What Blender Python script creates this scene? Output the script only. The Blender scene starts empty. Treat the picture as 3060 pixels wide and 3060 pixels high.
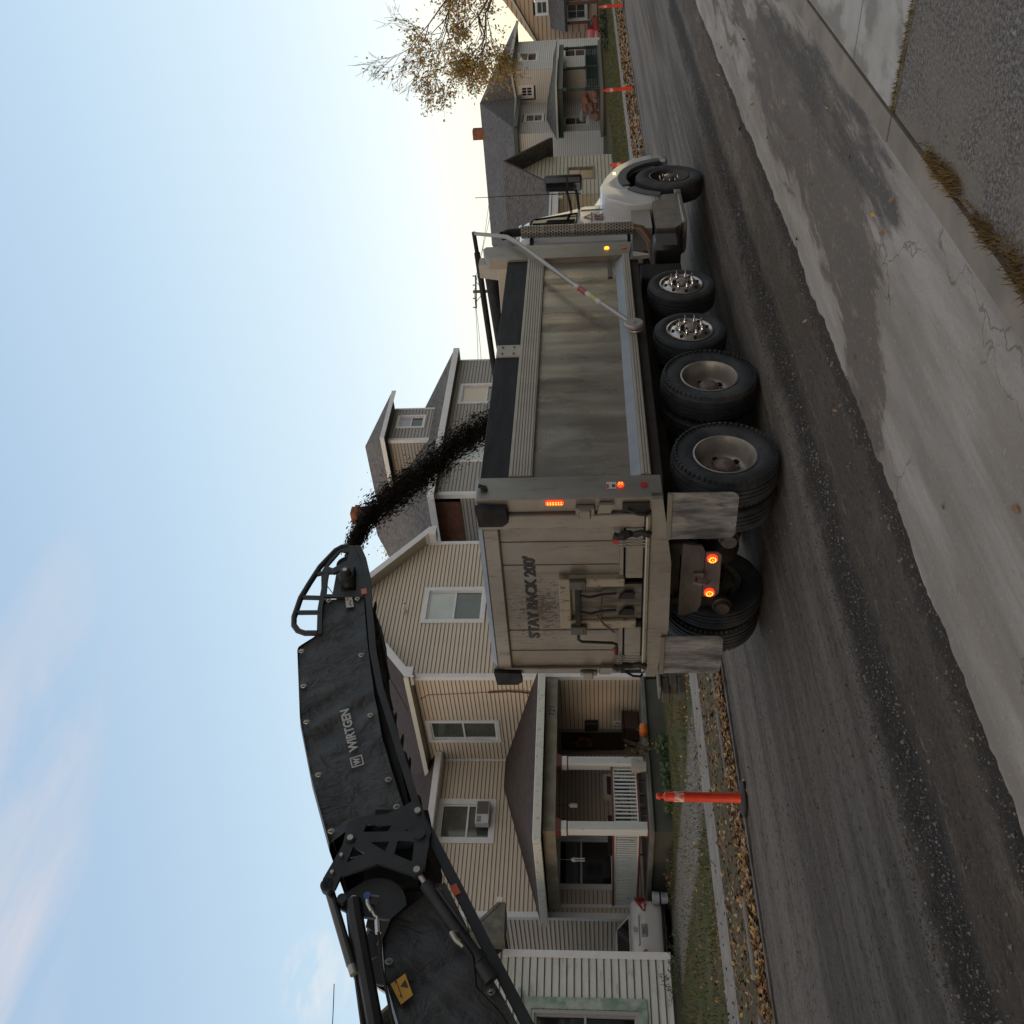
import bpy, math, random
from mathutils import Vector, Matrix
random.seed(7)
C = bpy.context.scene.collection
R = math.radians
# ------------------------------------------------------------ camera
# phone held on its side: the photo lies rotated a quarter turn, world-up points to the left
cam_d = bpy.data.cameras.new('camera'); cam_d.lens = 33.28; cam_d.sensor_width = 36; cam_d.clip_end = 3000; cam_d.clip_start = .05
cam = bpy.data.objects.new('camera', cam_d); C.objects.link(cam)
right = Vector((.6569, -.7538, -.0174)).normalized()
back = Vector((-.7523, -.6537, -.0817)); back = (back - right*back.dot(right)).normalized()
up = back.cross(right)
Mx = Matrix((-up, right, back)).transposed().to_4x4()
Mx.translation = (0, 0, 1.85)
cam.matrix_world = Mx
bpy.context.scene.camera = cam
sc = bpy.context.scene
sc.render.resolution_x = 1024; sc.render.resolution_y = 1024
sc.view_settings.view_transform = 'Standard'; sc.view_settings.look = 'None'
sc.view_settings.exposure = 0.0; sc.view_settings.gamma = 1
# ------------------------------------------------------------ sky
SUN_EL = 5.0
wd = bpy.data.worlds.new('World'); sc.world = wd; wd.use_nodes = True
nt = wd.node_tree; nt.nodes.clear()
def N(t, **k):
    n = nt.nodes.new(t)
    for a, b in k.items(): setattr(n, a, b)
    return n
def L(a, b): nt.links.new(a, b)
def val(x): return x
def mth(op, a, b=None, clamp=False):
    n = N('ShaderNodeMath', operation=op); n.use_clamp = clamp
    for i, x in enumerate((a, b)):
        if x is None: continue
        if isinstance(x, (int, float)): n.inputs[i].default_value = x
        else: L(x, n.inputs[i])
    return n.outputs[0]
geo = N('ShaderNodeTexCoord'); sep = N('ShaderNodeSeparateXYZ'); L(geo.outputs['Generated'], sep.inputs[0])
X, Y, Z = sep.outputs
hl = mth('SQRT', mth('ADD', mth('MULTIPLY', X, X), mth('ADD', mth('MULTIPLY', Y, Y), 1e-5)))
cosaz = mth('DIVIDE', X, hl)
zc = mth('MAXIMUM', Z, 0.0)
f = mth('ADD', zc, mth('MULTIPLY', mth('SUBTRACT', 1.0, cosaz), .33))
rmp = N('ShaderNodeValToRGB'); cr = rmp.color_ramp
stops = [(0, (1.0, .82, .52)), (.055, (1.0, .90, .66)), (.11, (.98, .93, .80)), (.2, (.83, .90, .92)), (.32, (.66, .80, .90)), (.48, (.51, .67, .83)), (.62, (.42, .57, .75)), (1.0, (.33, .46, .68))]
cr.elements[0].position = 0; cr.elements[0].color = (*stops[0][1], 1)
cr.elements[1].position = 1; cr.elements[1].color = (*stops[-1][1], 1)
for p, c in stops[1:-1]:
    e = cr.elements.new(p); e.color = (*c, 1)
L(f, rmp.inputs[0])
# warm band low in the sky on the side the low sun stands
wm = N('ShaderNodeMixRGB'); wm.blend_type = 'MIX'
wfac = mth('MULTIPLY', mth('POWER', mth('SUBTRACT', 1.0, mth('MINIMUM', mth('MULTIPLY', zc, 2.2), 1.0)), 2.0), mth('MULTIPLY', mth('MAXIMUM', mth('MULTIPLY', cosaz, -1.0), 0.0), .9), True)
L(wfac, wm.inputs[0]); L(rmp.outputs[0], wm.inputs[1]); wm.inputs[2].default_value = (1.0, .66, .38, 1)
# unseen warm-grey veil added overhead and behind the photographer to cut blue light
dv = N('ShaderNodeVectorMath', operation='DOT_PRODUCT'); L(geo.outputs['Generated'], dv.inputs[0]); dv.inputs[1].default_value = (.76, .65, 0)
def srng(o_, a_, b_):
    r_ = N('ShaderNodeMapRange'); r_.interpolation_type = 'SMOOTHSTEP'; r_.inputs['From Min'].default_value = a_; r_.inputs['From Max'].default_value = b_; L(o_, r_.inputs[0]); return r_.outputs[0]
veil = mth('MAXIMUM', srng(Z, .60, .85), srng(mth('MULTIPLY', dv.outputs['Value'], -1.0), -.25, .3))
vm = N('ShaderNodeMixRGB'); L(mth('MULTIPLY', veil, .92), vm.inputs[0]); L(wm.outputs[0], vm.inputs[1]); vm.inputs[2].default_value = (.62, .555, .49, 1)
wm = vm
# wisps of cloud
def cloud(prev, centre, size, sc_, col, amt, seed, stretch):
    c = Vector(centre).normalized(); side = Vector((0, 0, 1)).cross(c).normalized(); upv = c.cross(side)
    d1 = N('ShaderNodeVectorMath', operation='DOT_PRODUCT'); L(geo.outputs['Generated'], d1.inputs[0]); d1.inputs[1].default_value = side
    d2 = N('ShaderNodeVectorMath', operation='DOT_PRODUCT'); L(geo.outputs['Generated'], d2.inputs[0]); d2.inputs[1].default_value = upv
    mp = N('ShaderNodeCombineXYZ'); L(mth('MULTIPLY', d1.outputs['Value'], stretch[0]), mp.inputs[0]); L(mth('MULTIPLY', mth('ADD', d2.outputs['Value'], mth('MULTIPLY', d1.outputs['Value'], stretch[2])), stretch[1]), mp.inputs[1]); mp.inputs[2].default_value = seed
    no = N('ShaderNodeTexNoise'); no.inputs['Scale'].default_value = sc_; no.inputs['Detail'].default_value = 5; no.inputs['Roughness'].default_value = .55
    no.inputs['Distortion'].default_value = .4
    L(mp.outputs[0], no.inputs[0])
    mr = N('ShaderNodeMapRange'); mr.inputs['From Min'].default_value = .40; mr.inputs['From Max'].default_value = .68; L(no.outputs[0], mr.inputs[0])
    # mask: inside an ellipse on the dome
    total = None
    c = Vector(centre).normalized()
    side = Vector((0, 0, 1)).cross(c).normalized(); upv = c.cross(side)
    for ax, s in ((side, size[0]), (upv, size[1])):
        d = N('ShaderNodeVectorMath', operation='DOT_PRODUCT'); L(geo.outputs['Generated'], d.inputs[0]); d.inputs[1].default_value = ax
        q = mth('DIVIDE', d.outputs['Value'], s); q = mth('MULTIPLY', q, q)
        total = q if total is None else mth('ADD', total, q)
    d = N('ShaderNodeVectorMath', operation='DOT_PRODUCT'); L(geo.outputs['Generated'], d.inputs[0]); d.inputs[1].default_value = c
    front = mth('GREATER_THAN', d.outputs['Value'], 0.0)
    mk = mth('MULTIPLY', mth('SUBTRACT', 1.0, mth('MINIMUM', total, 1.0)), front)
    fac = mth('MULTIPLY', mth('MULTIPLY', mk, mr.outputs[0]), amt, True)
    m = N('ShaderNodeMixRGB'); L(fac, m.inputs[0]); L(prev, m.inputs[1]); m.inputs[2].default_value = (*col, 1)
    return m.outputs[0]
o = cloud(wm.outputs[0], (.36, .775, .52), (.36, .075), 1.0, (.76, .70, .71), 1.05, 3.1, (2.2, 11., -.16))
o = cloud(o, (.368, .893, .262), (.045, .035), 1.0, (1.0, .88, .78), .8, 1.7, (12, 40, -.1))
o = cloud(o, (.72, .64, .20), (.12, .06), 1.0, (1.0, .93, .84), .35, 5.2, (7, 34, 0))
sky = N('ShaderNodeTexSky'); sky.sky_type = 'NISHITA'; sky.sun_disc = False; sky.sun_elevation = R(SUN_EL); sky.sun_rotation = R(-80)
b1 = N('ShaderNodeBackground'); L(o, b1.inputs[0]); b1.inputs[1].default_value = .96
b2 = N('ShaderNodeBackground'); L(sky.outputs[0], b2.inputs[0]); b2.inputs[1].default_value = .05
ad = N('ShaderNodeAddShader'); L(b1.outputs[0], ad.inputs[0]); L(b2.outputs[0], ad.inputs[1])
ow = N('ShaderNodeOutputWorld'); L(ad.outputs[0], ow.inputs[0])
# ------------------------------------------------------------ sun: low, veiled by thin cloud, behind the photographer's left
sd = bpy.data.lights.new('sun', 'SUN'); sd.energy = .5; sd.angle = R(14); sd.color = (1, .74, .5)
sun = bpy.data.objects.new('sun', sd); C.objects.link(sun)
az = R(190); el = R(SUN_EL + 3)
to_sun = Vector((math.cos(az)*math.cos(el), -math.sin(az)*math.cos(el)*-1*-1, math.sin(el)))
to_sun = Vector((-math.cos(R(10))*math.cos(el), math.sin(R(10))*math.cos(el)*-.3, math.sin(el)))
sun.rotation_euler = to_sun.to_track_quat('Z', 'Y').to_euler()

# ------------------------------------------------------------ materials
MAT = {}
def mat(name, col, rough=.6, metal=0., col2=None, nscale=5., stretch=(1, 1, 1), contrast=(.35, .65), bump=0., bscale=40., bstretch=None, emit=None, spec=None, detail=6, col3=None, n3=.8, c3=(.5, .62), coat=0., alpha=None, trans=0., rough2=None):
    if name in MAT: return MAT[name]
    m = bpy.data.materials.new(name); m.use_nodes = True; t = m.node_tree; p = t.nodes['Principled BSDF']
    ln = t.links.new
    p.inputs['Base Color'].default_value = (*col, 1); p.inputs['Roughness'].default_value = rough; p.inputs['Metallic'].default_value = metal
    if spec is not None: p.inputs['Specular IOR Level'].default_value = spec
    if coat: p.inputs['Coat Weight'].default_value = coat; p.inputs['Coat Roughness'].default_value = .08
    if trans: p.inputs['Transmission Weight'].default_value = trans
    tc = t.nodes.new('ShaderNodeTexCoord')
    def noise(scale, stretch, det=detail):
        mp = t.nodes.new('ShaderNodeMapping'); mp.inputs['Scale'].default_value = stretch; ln(tc.outputs['Object'], mp.inputs[0])
        n = t.nodes.new('ShaderNodeTexNoise'); n.inputs['Scale'].default_value = scale; n.inputs['Detail'].default_value = det; n.inputs['Roughness'].default_value = .6
        ln(mp.outputs[0], n.inputs[0]); return n.outputs[0]
    def rng(o, a, b):
        r = t.nodes.new('ShaderNodeMapRange'); r.inputs['From Min'].default_value = a; r.inputs['From Max'].default_value = b; ln(o, r.inputs[0]); return r.outputs[0]
    if col2 is not None:
        f_ = rng(noise(nscale, stretch), *contrast)
        mx = t.nodes.new('ShaderNodeMixRGB'); ln(f_, mx.inputs[0]); mx.inputs[1].default_value = (*col, 1); mx.inputs[2].default_value = (*col2, 1)
        out = mx.outputs[0]
        if rough2 is not None:
            rr = t.nodes.new('ShaderNodeMapRange'); rr.inputs['To Min'].default_value = rough; rr.inputs['To Max'].default_value = rough2; ln(f_, rr.inputs[0]); ln(rr.outputs[0], p.inputs['Roughness'])
        if col3 is not None:
            f3 = rng(noise(n3, (1, 1, 1) if stretch == (1, 1, 1) else stretch), *c3)
            m3 = t.nodes.new('ShaderNodeMixRGB'); ln(f3, m3.inputs[0]); ln(out, m3.inputs[1]); m3.inputs[2].default_value = (*col3, 1); out = m3.outputs[0]
        ln(out, p.inputs['Base Color'])
    if bump:
        b = t.nodes.new('ShaderNodeBump'); b.inputs['Strength'].default_value = bump; b.inputs['Distance'].default_value = .02
        ln(noise(bscale, bstretch or (1, 1, 1)), b.inputs['Height']); ln(b.outputs[0], p.inputs['Normal'])
    if emit:
        p.inputs['Emission Color'].default_value = (*emit[0], 1); p.inputs['Emission Strength'].default_value = emit[1]
    MAT[name] = m; return m

# ------------------------------------------------------------ mesh helpers
OFF = Vector((0, 0, 0))
class MB:
    def __init__(s): s.v = []; s.f = []; s.m = []
    def _a(s, vs, fs, mi=0):
        b = len(s.v); s.v += [tuple(v) for v in vs]
        for f in fs: s.f.append([i+b for i in f]); s.m.append(mi)
    def quad(s, a, b, c, d, mi=0): s._a([a, b, c, d], [(0, 1, 2, 3)], mi)
    def poly(s, pts, mi=0): s._a(pts, [tuple(range(len(pts)))], mi)
    def box(s, x0, y0, z0, x1, y1, z1, mi=0):
        s._a([(x0, y0, z0), (x1, y0, z0), (x1, y1, z0), (x0, y1, z0), (x0, y0, z1), (x1, y0, z1), (x1, y1, z1), (x0, y1, z1)],
             [(0, 3, 2, 1), (4, 5, 6, 7), (0, 1, 5, 4), (1, 2, 6, 5), (2, 3, 7, 6), (3, 0, 4, 7)], mi)
    def bbox(s, x0, y0, z0, x1, y1, z1, b=.01, mi=0):
        # box with chamfered edges
        cx, cy, cz = (x0+x1)/2, (y0+y1)/2, (z0+z1)/2; hx, hy, hz = abs(x1-x0)/2, abs(y1-y0)/2, abs(z1-z0)/2
        b = min(b, hx*.9, hy*.9, hz*.9); base = len(s.v); idx = {}
        for sx in (-1, 1):
            for sy in (-1, 1):
                for sz in (-1, 1):
                    for k in range(3):
                        d = [b, b, b]; d[k] = 0
                        s.v.append((cx+sx*(hx-d[0]), cy+sy*(hy-d[1]), cz+sz*(hz-d[2]))); idx[sx, sy, sz, k] = len(s.v)-1
        def F(l): s.f.append(l); s.m.append(mi)
        for a in (-1, 1):
            F([idx[a, y, z, 0] for y, z in ((-1, -1), (1, -1), (1, 1), (-1, 1))])
            F([idx[x, a, z, 1] for x, z in ((-1, -1), (1, -1), (1, 1), (-1, 1))])
            F([idx[x, y, a, 2] for x, y in ((-1, -1), (1, -1), (1, 1), (-1, 1))])
        for a in (-1, 1):
            for c in (-1, 1):
                F([idx[-1, a, c, 1], idx[1, a, c, 1], idx[1, a, c, 2], idx[-1, a, c, 2]])
                F([idx[a, -1, c, 0], idx[a, 1, c, 0], idx[a, 1, c, 2], idx[a, -1, c, 2]])
                F([idx[a, c, -1, 0], idx[a, c, 1, 0], idx[a, c, 1, 1], idx[a, c, -1, 1]])
                for e in (-1, 1): pass
        for sx in (-1, 1):
            for sy in (-1, 1):
                for sz in (-1, 1): F([idx[sx, sy, sz, k] for k in range(3)])
    def prism(s, pts, vec, mi=0, mi_side=None):
        # closed polygon extruded along vec
        n = len(pts); P = [Vector(p) for p in pts]; V = Vector(vec)
        s._a(P + [p+V for p in P], [tuple(range(n-1, -1, -1)), tuple(range(n, 2*n))], mi)
        b = len(s.v) - 2*n
        for i in range(n):
            j = (i+1) % n; s.f.append([b+i, b+j, b+n+j, b+n+i]); s.m.append(mi if mi_side is None else mi_side)
    def bar(s, a, b, w, h, mi=0, upv=(0, 0, 1)):
        a, b = Vector(a), Vector(b); d = (b-a).normalized(); u = Vector(upv)
        if abs(d.dot(u)) > .99: u = Vector((1, 0, 0))
        sd_ = d.cross(u).normalized(); u = sd_.cross(d)
        q = [sd_*w/2+u*h/2, -sd_*w/2+u*h/2, -sd_*w/2-u*h/2, sd_*w/2-u*h/2]
        s._a([a+k for k in q]+[b+k for k in q], [(0, 1, 2, 3), (7, 6, 5, 4), (0, 4, 5, 1), (1, 5, 6, 2), (2, 6, 7, 3), (3, 7, 4, 0)], mi)
    def tube(s, pts, r, n=8, mi=0, cap=True):
        P = [Vector(p) for p in pts]; rs = r if isinstance(r, (list, tuple)) else [r]*len(P); base = len(s.v); prev = None
        for i, p in enumerate(P):
            d = (P[min(i+1, len(P)-1)] - P[max(i-1, 0)]).normalized()
            if prev is None: u = d.orthogonal().normalized()
            else: u = (prev - d*prev.dot(d)).normalized()
            prev = u; w = d.cross(u)
            for k in range(n):
                a = 2*math.pi*k/n; s.v.append(tuple(p + (u*math.cos(a)+w*math.sin(a))*rs[i]))
        for i in range(len(P)-1):
            for k in range(n):
                s.f.append([base+i*n+k, base+i*n+(k+1) % n, base+(i+1)*n+(k+1) % n, base+(i+1)*n+k]); s.m.append(mi)
        if cap:
            s.f.append([base+k for k in range(n-1, -1, -1)]); s.m.append(mi)
            s.f.append([base+(len(P)-1)*n+k for k in range(n)]); s.m.append(mi)
    def cyl(s, a, b, r, n=16, mi=0, r2=None): s.tube([a, b], [r, r if r2 is None else r2], n, mi)
    def lathe(s, prof, o, ax, n=48, mi=0, mf=None, close=False):
        # prof: list of (dist along axis, radius)
        o = Vector(o); ax = Vector(ax).normalized(); u = ax.orthogonal().normalized(); w = ax.cross(u); base = len(s.v)
        for (t_, r_) in prof:
            for k in range(n):
                a = 2*math.pi*k/n; s.v.append(tuple(o + ax*t_ + (u*math.cos(a)+w*math.sin(a))*r_))
        for i in range(len(prof)-1):
            for k in range(n):
                s.f.append([base+i*n+k, base+i*n+(k+1) % n, base+(i+1)*n+(k+1) % n, base+(i+1)*n+k]); s.m.append(mi if mf is None else mf[i])
    def blob(s, c, rx, ry, rz, nu=10, nv=6, mi=0, jit=0):
        c = Vector(c); base = len(s.v)
        s.v.append(tuple(c+Vector((0, 0, rz))))
        for i in range(1, nv):
            ph = math.pi*i/nv
            for k in range(nu):
                a = 2*math.pi*k/nu; j = 1+random.uniform(-jit, jit)
                s.v.append((c.x+rx*math.sin(ph)*math.cos(a)*j, c.y+ry*math.sin(ph)*math.sin(a)*j, c.z+rz*math.cos(ph)*j))
        s.v.append(tuple(c-Vector((0, 0, rz)))); e = len(s.v)-1
        for k in range(nu):
            s.f.append([base, base+1+k, base+1+(k+1) % nu]); s.m.append(mi)
            s.f.append([e, base+1+(nv-2)*nu+(k+1) % nu, base+1+(nv-2)*nu+k]); s.m.append(mi)
        for i in range(nv-2):
            for k in range(nu):
                a = base+1+i*nu; s.f.append([a+k, a+nu+k, a+nu+(k+1) % nu, a+(k+1) % nu]); s.m.append(mi)
    def build(s, name, mats, parent=None, smooth=False, off=None, fix=True, autos=None):
        o_ = OFF if off is None else off
        me = bpy.data.meshes.new(name); me.from_pydata([(a-o_[0], b-o_[1], c-o_[2]) for a, b, c in s.v], [], s.f)
        if not isinstance(mats, (list, tuple)): mats = [mats]
        for m in mats: me.materials.append(m)
        me.polygons.foreach_set('material_index', s.m)
        if fix:
            import bmesh
            bm = bmesh.new(); bm.from_mesh(me); bmesh.ops.recalc_face_normals(bm, faces=bm.faces); bm.to_mesh(me); bm.free()
        if smooth:
            me.polygons.foreach_set('use_smooth', [True]*len(me.polygons))
            try: me.set_sharp_from_angle(angle=R(autos or 40))
            except Exception: pass
        me.update()
        ob = bpy.data.objects.new(name, me); C.objects.link(ob)
        if parent is not None: ob.parent = parent
        return ob
def tag(o, label=None, cat=None, group=None, kind=None):
    if label: o['label'] = label
    if cat: o['category'] = cat
    if group: o['group'] = group
    if kind: o['kind'] = kind
    return o
def thing(name, label, cat, loc=(0, 0, 0), rz=0, group=None, local=False):
    """Empty at the thing's base; following parts are given in world coordinates unless local"""
    global OFF
    e = bpy.data.objects.new(name, None); C.objects.link(e); e.location = loc; e.rotation_euler = (0, 0, rz); e.empty_display_size = .2
    OFF = Vector((0, 0, 0)) if local else Vector(loc)
    return tag(e, label, cat, group)
def world():
    global OFF
    OFF = Vector((0, 0, 0))
def copy_tree(o, parent=None):
    c = o.copy(); C.objects.link(c)
    if parent is not None: c.parent = parent
    for ch in list(o.children): copy_tree(ch, c)
    return c
def text_mesh(s, size, embolden=0., sx=1., depth=.004, shear=0.):
    cu = bpy.data.curves.new('lettering', 'FONT'); cu.body = s; cu.size = size; cu.offset = embolden; cu.extrude = depth; cu.align_x = 'LEFT'; cu.resolution_u = 3; cu.shear = shear
    ob = bpy.data.objects.new('lettering', cu); C.objects.link(ob)
    dg = bpy.context.evaluated_depsgraph_get(); me = bpy.data.meshes.new_from_object(ob.evaluated_get(dg))
    bpy.data.objects.remove(ob)
    xs = [v.co.x for v in me.vertices]; x0, x1 = min(xs), max(xs)
    return me, x0, x1
def text_on(name, s, height, width, origin, xdir, ydir, m, parent=None, embolden=0., depth=.003, off=None):
    """letters fitted into width x height, lower left corner at origin, running along xdir"""
    me, x0, x1 = text_mesh(s, 1.0, embolden, 1., .5)
    ys = [v.co.y for v in me.vertices]; y0, y1 = min(ys), max(ys)
    xd = Vector(xdir).normalized(); yd = Vector(ydir).normalized(); nd = xd.cross(yd); o_ = Vector(origin) - (OFF if off is None else off)
    for v in me.vertices:
        c = v.co.copy(); v.co = o_ + xd*((c.x-x0)/(x1-x0)*width) + yd*((c.y-y0)/(y1-y0)*height) + nd*((c.z+.5)*depth)
    me.materials.clear(); me.materials.append(m); me.update()
    ob = bpy.data.objects.new(name, me); C.objects.link(ob)
    if parent is not None: ob.parent = parent
    return ob
def grid(name, x0, x1, y0, y1, nx, ny, hf, m, kind='structure', smooth=True):
    vs = []; fs = []
    for j in range(ny+1):
        for i in range(nx+1):
            x = x0+(x1-x0)*i/nx; y = y0+(y1-y0)*j/ny; vs.append((x, y, hf(x, y)))
    for j in range(ny):
        for i in range(nx):
            a = j*(nx+1)+i; fs.append((a, a+1, a+nx+2, a+nx+1))
    me = bpy.data.meshes.new(name); me.from_pydata(vs, [], fs); me.materials.append(m)
    if smooth: me.polygons.foreach_set('use_smooth', [True]*len(fs))
    o = bpy.data.objects.new(name, me); C.objects.link(o); o['kind'] = kind; return o
from mathutils import noise as NZ
def nz(x, y, s=1., o=0.): return NZ.noise(Vector((x*s+o, y*s-o, o)))
# ============================================================ GROUND
def nodes_mat(name, fn, rough=.9):
    m = bpy.data.materials.new(name); m.use_nodes = True; t = m.node_tree; p = t.nodes['Principled BSDF']; p.inputs['Roughness'].default_value = rough
    class K: pass
    k = K(); k.t = t; k.p = p
    tc = t.nodes.new('ShaderNodeTexCoord'); k.co = tc.outputs['Object']
    sx = t.nodes.new('ShaderNodeSeparateXYZ'); t.links.new(k.co, sx.inputs[0]); k.x, k.y, k.z = sx.outputs
    def math_(op, a, b=None, clamp=False):
        n = t.nodes.new('ShaderNodeMath'); n.operation = op; n.use_clamp = clamp
        for i, x in enumerate((a, b)):
            if x is None: continue
            if isinstance(x, (int, float)): n.inputs[i].default_value = x
            else: t.links.new(x, n.inputs[i])
        return n.outputs[0]
    k.m = math_
    def noise(scale, stretch=(1, 1, 1), loc=(0, 0, 0), det=6, rgh=.6, dist=0.):
        mp = t.nodes.new('ShaderNodeMapping'); mp.inputs['Scale'].default_value = stretch; mp.inputs['Location'].default_value = loc; t.links.new(k.co, mp.inputs[0])
        n = t.nodes.new('ShaderNodeTexNoise'); n.inputs['Scale'].default_value = scale; n.inputs['Detail'].default_value = det; n.inputs['Roughness'].default_value = rgh; n.inputs['Distortion'].default_value = dist
        t.links.new(mp.outputs[0], n.inputs[0]); return n.outputs[0]
    k.noise = noise
    def rng(o, a, b, c=0., d=1.):
        r = t.nodes.new('ShaderNodeMapRange'); r.interpolation_type = 'SMOOTHSTEP'
        for n_, v_ in (('From Min', a), ('From Max', b), ('To Min', c), ('To Max', d)): r.inputs[n_].default_value = v_
        t.links.new(o, r.inputs[0]); return r.outputs[0]
    k.rng = rng
    def mix(f, a, b):
        n = t.nodes.new('ShaderNodeMixRGB')
        for i, x in enumerate((f, a, b)):
            if isinstance(x, (int, float)): n.inputs[i].default_value = x
            elif isinstance(x, tuple): n.inputs[i].default_value = (*x, 1)
            else: t.links.new(x, n.inputs[i])
        return n.outputs[0]
    k.mix = mix
    def bump(h, s, d=.02, prev=None):
        b = t.nodes.new('ShaderNodeBump'); b.inputs['Strength'].default_value = s; b.inputs['Distance'].default_value = d; t.links.new(h, b.inputs['Height'])
        if prev is not None: t.links.new(prev, b.inputs['Normal'])
        return b.outputs[0]
    k.bump = bump
    def vor(scale, stretch=(1, 1, 1), feat='DISTANCE_TO_EDGE', warp=0.):
        mp = t.nodes.new('ShaderNodeMapping'); mp.inputs['Scale'].default_value = stretch
        src = k.co
        if warp:
            n = t.nodes.new('ShaderNodeTexNoise'); n.inputs['Scale'].default_value = 3; n.inputs['Detail'].default_value = 5; t.links.new(k.co, n.inputs[0])
            s_ = t.nodes.new('ShaderNodeVectorMath'); s_.operation = 'SCALE'; s_.inputs['Scale'].default_value = warp; t.links.new(n.outputs['Color'], s_.inputs[0])
            a_ = t.nodes.new('ShaderNodeVectorMath'); a_.operation = 'ADD'; t.links.new(k.co, a_.inputs[0]); t.links.new(s_.outputs[0], a_.inputs[1]); src = a_.outputs[0]
        t.links.new(src, mp.inputs[0]); v = t.nodes.new('ShaderNodeTexVoronoi'); v.feature = feat; v.inputs['Scale'].default_value = scale; t.links.new(mp.outputs[0], v.inputs[0]); return v.outputs[0]
    k.vor = vor
    col = fn(k)
    t.links.new(col, p.inputs['Base Color'])
    MAT[name] = m; return m
def f_milled(k):
    streak = k.rng(k.noise(1.0, (.10, 2.6, 1), det=9, rgh=.68), .38, .62)
    c = k.mix(streak, (.096, .080, .066), (.205, .182, .158))
    near = k.rng(k.y, 4.4, 5.2, 1, 0)
    c = k.mix(k.m('MULTIPLY', near, .85), c, (.130, .102, .079))
    dusty = k.m('MULTIPLY', k.rng(k.noise(2.2, (.5, 1.3, 1), (7, 3, 0), 8, .75), .50, .64), near); c = k.mix(k.m('MULTIPLY', dusty, .6), c, (.26, .235, .205))
    far = k.rng(k.y, 7.4, 9.2); c = k.mix(k.m('MULTIPLY', far, .7), c, (.225, .205, .186))
    mid = k.m('MULTIPLY', k.rng(k.noise(.5, (.15, 1.6, 1), (1, 4, 0), 5), .46, .58), .55); c = k.mix(mid, c, (.050, .041, .034))
    # track of loose fines
    wob = k.m('ADD', k.m('MULTIPLY', k.m('SUBTRACT', k.noise(.5, (1, .0, 0)), .5), .5), k.m('MULTIPLY', k.m('SUBTRACT', k.noise(6, (1, 1, 1), det=6), .5), .30))
    d = k.m('ABSOLUTE', k.m('SUBTRACT', k.m('ADD', k.y, wob), 4.97)); band = k.m('MULTIPLY', k.rng(d, .10, .36, 1, 0), .93)
    c = k.mix(band, c, (.019, .016, .014))
    dr = k.m('ABSOLUTE', k.m('SUBTRACT', k.m('ADD', k.y, wob), 5.42)); c = k.mix(k.m('MULTIPLY', k.rng(dr, .02, .12, 1, 0), .55), c, (.19, .175, .16))
    # dark crumbs along the broken edge
    edge = k.m('ADD', k.y, k.m('MULTIPLY', k.m('SUBTRACT', k.noise(5, det=6), .5), .5)); c = k.mix(k.m('MULTIPLY', k.rng(edge, 3.95, 4.12, 1, 0), .8), c, (.026, .021, .018))
    w = k.noise(1., (.05, 34, 1), det=1); gro = k.m('MULTIPLY', k.rng(w, .28, .42, 1, 0), k.m('MULTIPLY', k.rng(k.y, 8.3, 9.0), .8))
    c = k.mix(gro, c, (.05, .046, .043))
    pits = k.rng(k.noise(16, (.55, 1.3, 1), (5, 2, 0), 6, .8), .53, .62); c = k.mix(k.m('MULTIPLY', pits, .75), c, (.026, .022, .019))
    pits2 = k.rng(k.noise(40, (.8, 1.2, 1), (1, 2, 0), 4, .8), .54, .64); c = k.mix(k.m('MULTIPLY', pits2, .6), c, (.024, .020, .018))
    sp = k.rng(k.noise(30, det=4, rgh=.85), .56, .66); c = k.mix(k.m('MULTIPLY', sp, .65), c, (.21, .195, .178))
    ds = k.m('ABSOLUTE', k.m('SUBTRACT', k.m('ADD', k.y, k.m('MULTIPLY', k.m('SUBTRACT', k.noise(2.5, (1, 0, 0)), .5), .12)), 4.62))
    scr = k.m('MULTIPLY', k.rng(ds, .006, .03, 1, 0), k.rng(k.noise(5, (1, 9, 1), (3, 3, 0), 8, .8), .52, .60)); c = k.mix(k.m('MULTIPLY', scr, .7), c, (.30, .27, .23))
    h = k.noise(42, det=6, rgh=.8); n1 = k.bump(h, 1., .022); n2 = k.bump(k.noise(9, (.4, 1.6, 1), det=6, rgh=.7), .8, .06, n1); k.t.links.new(n2, k.p.inputs['Normal'])
    return c
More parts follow.
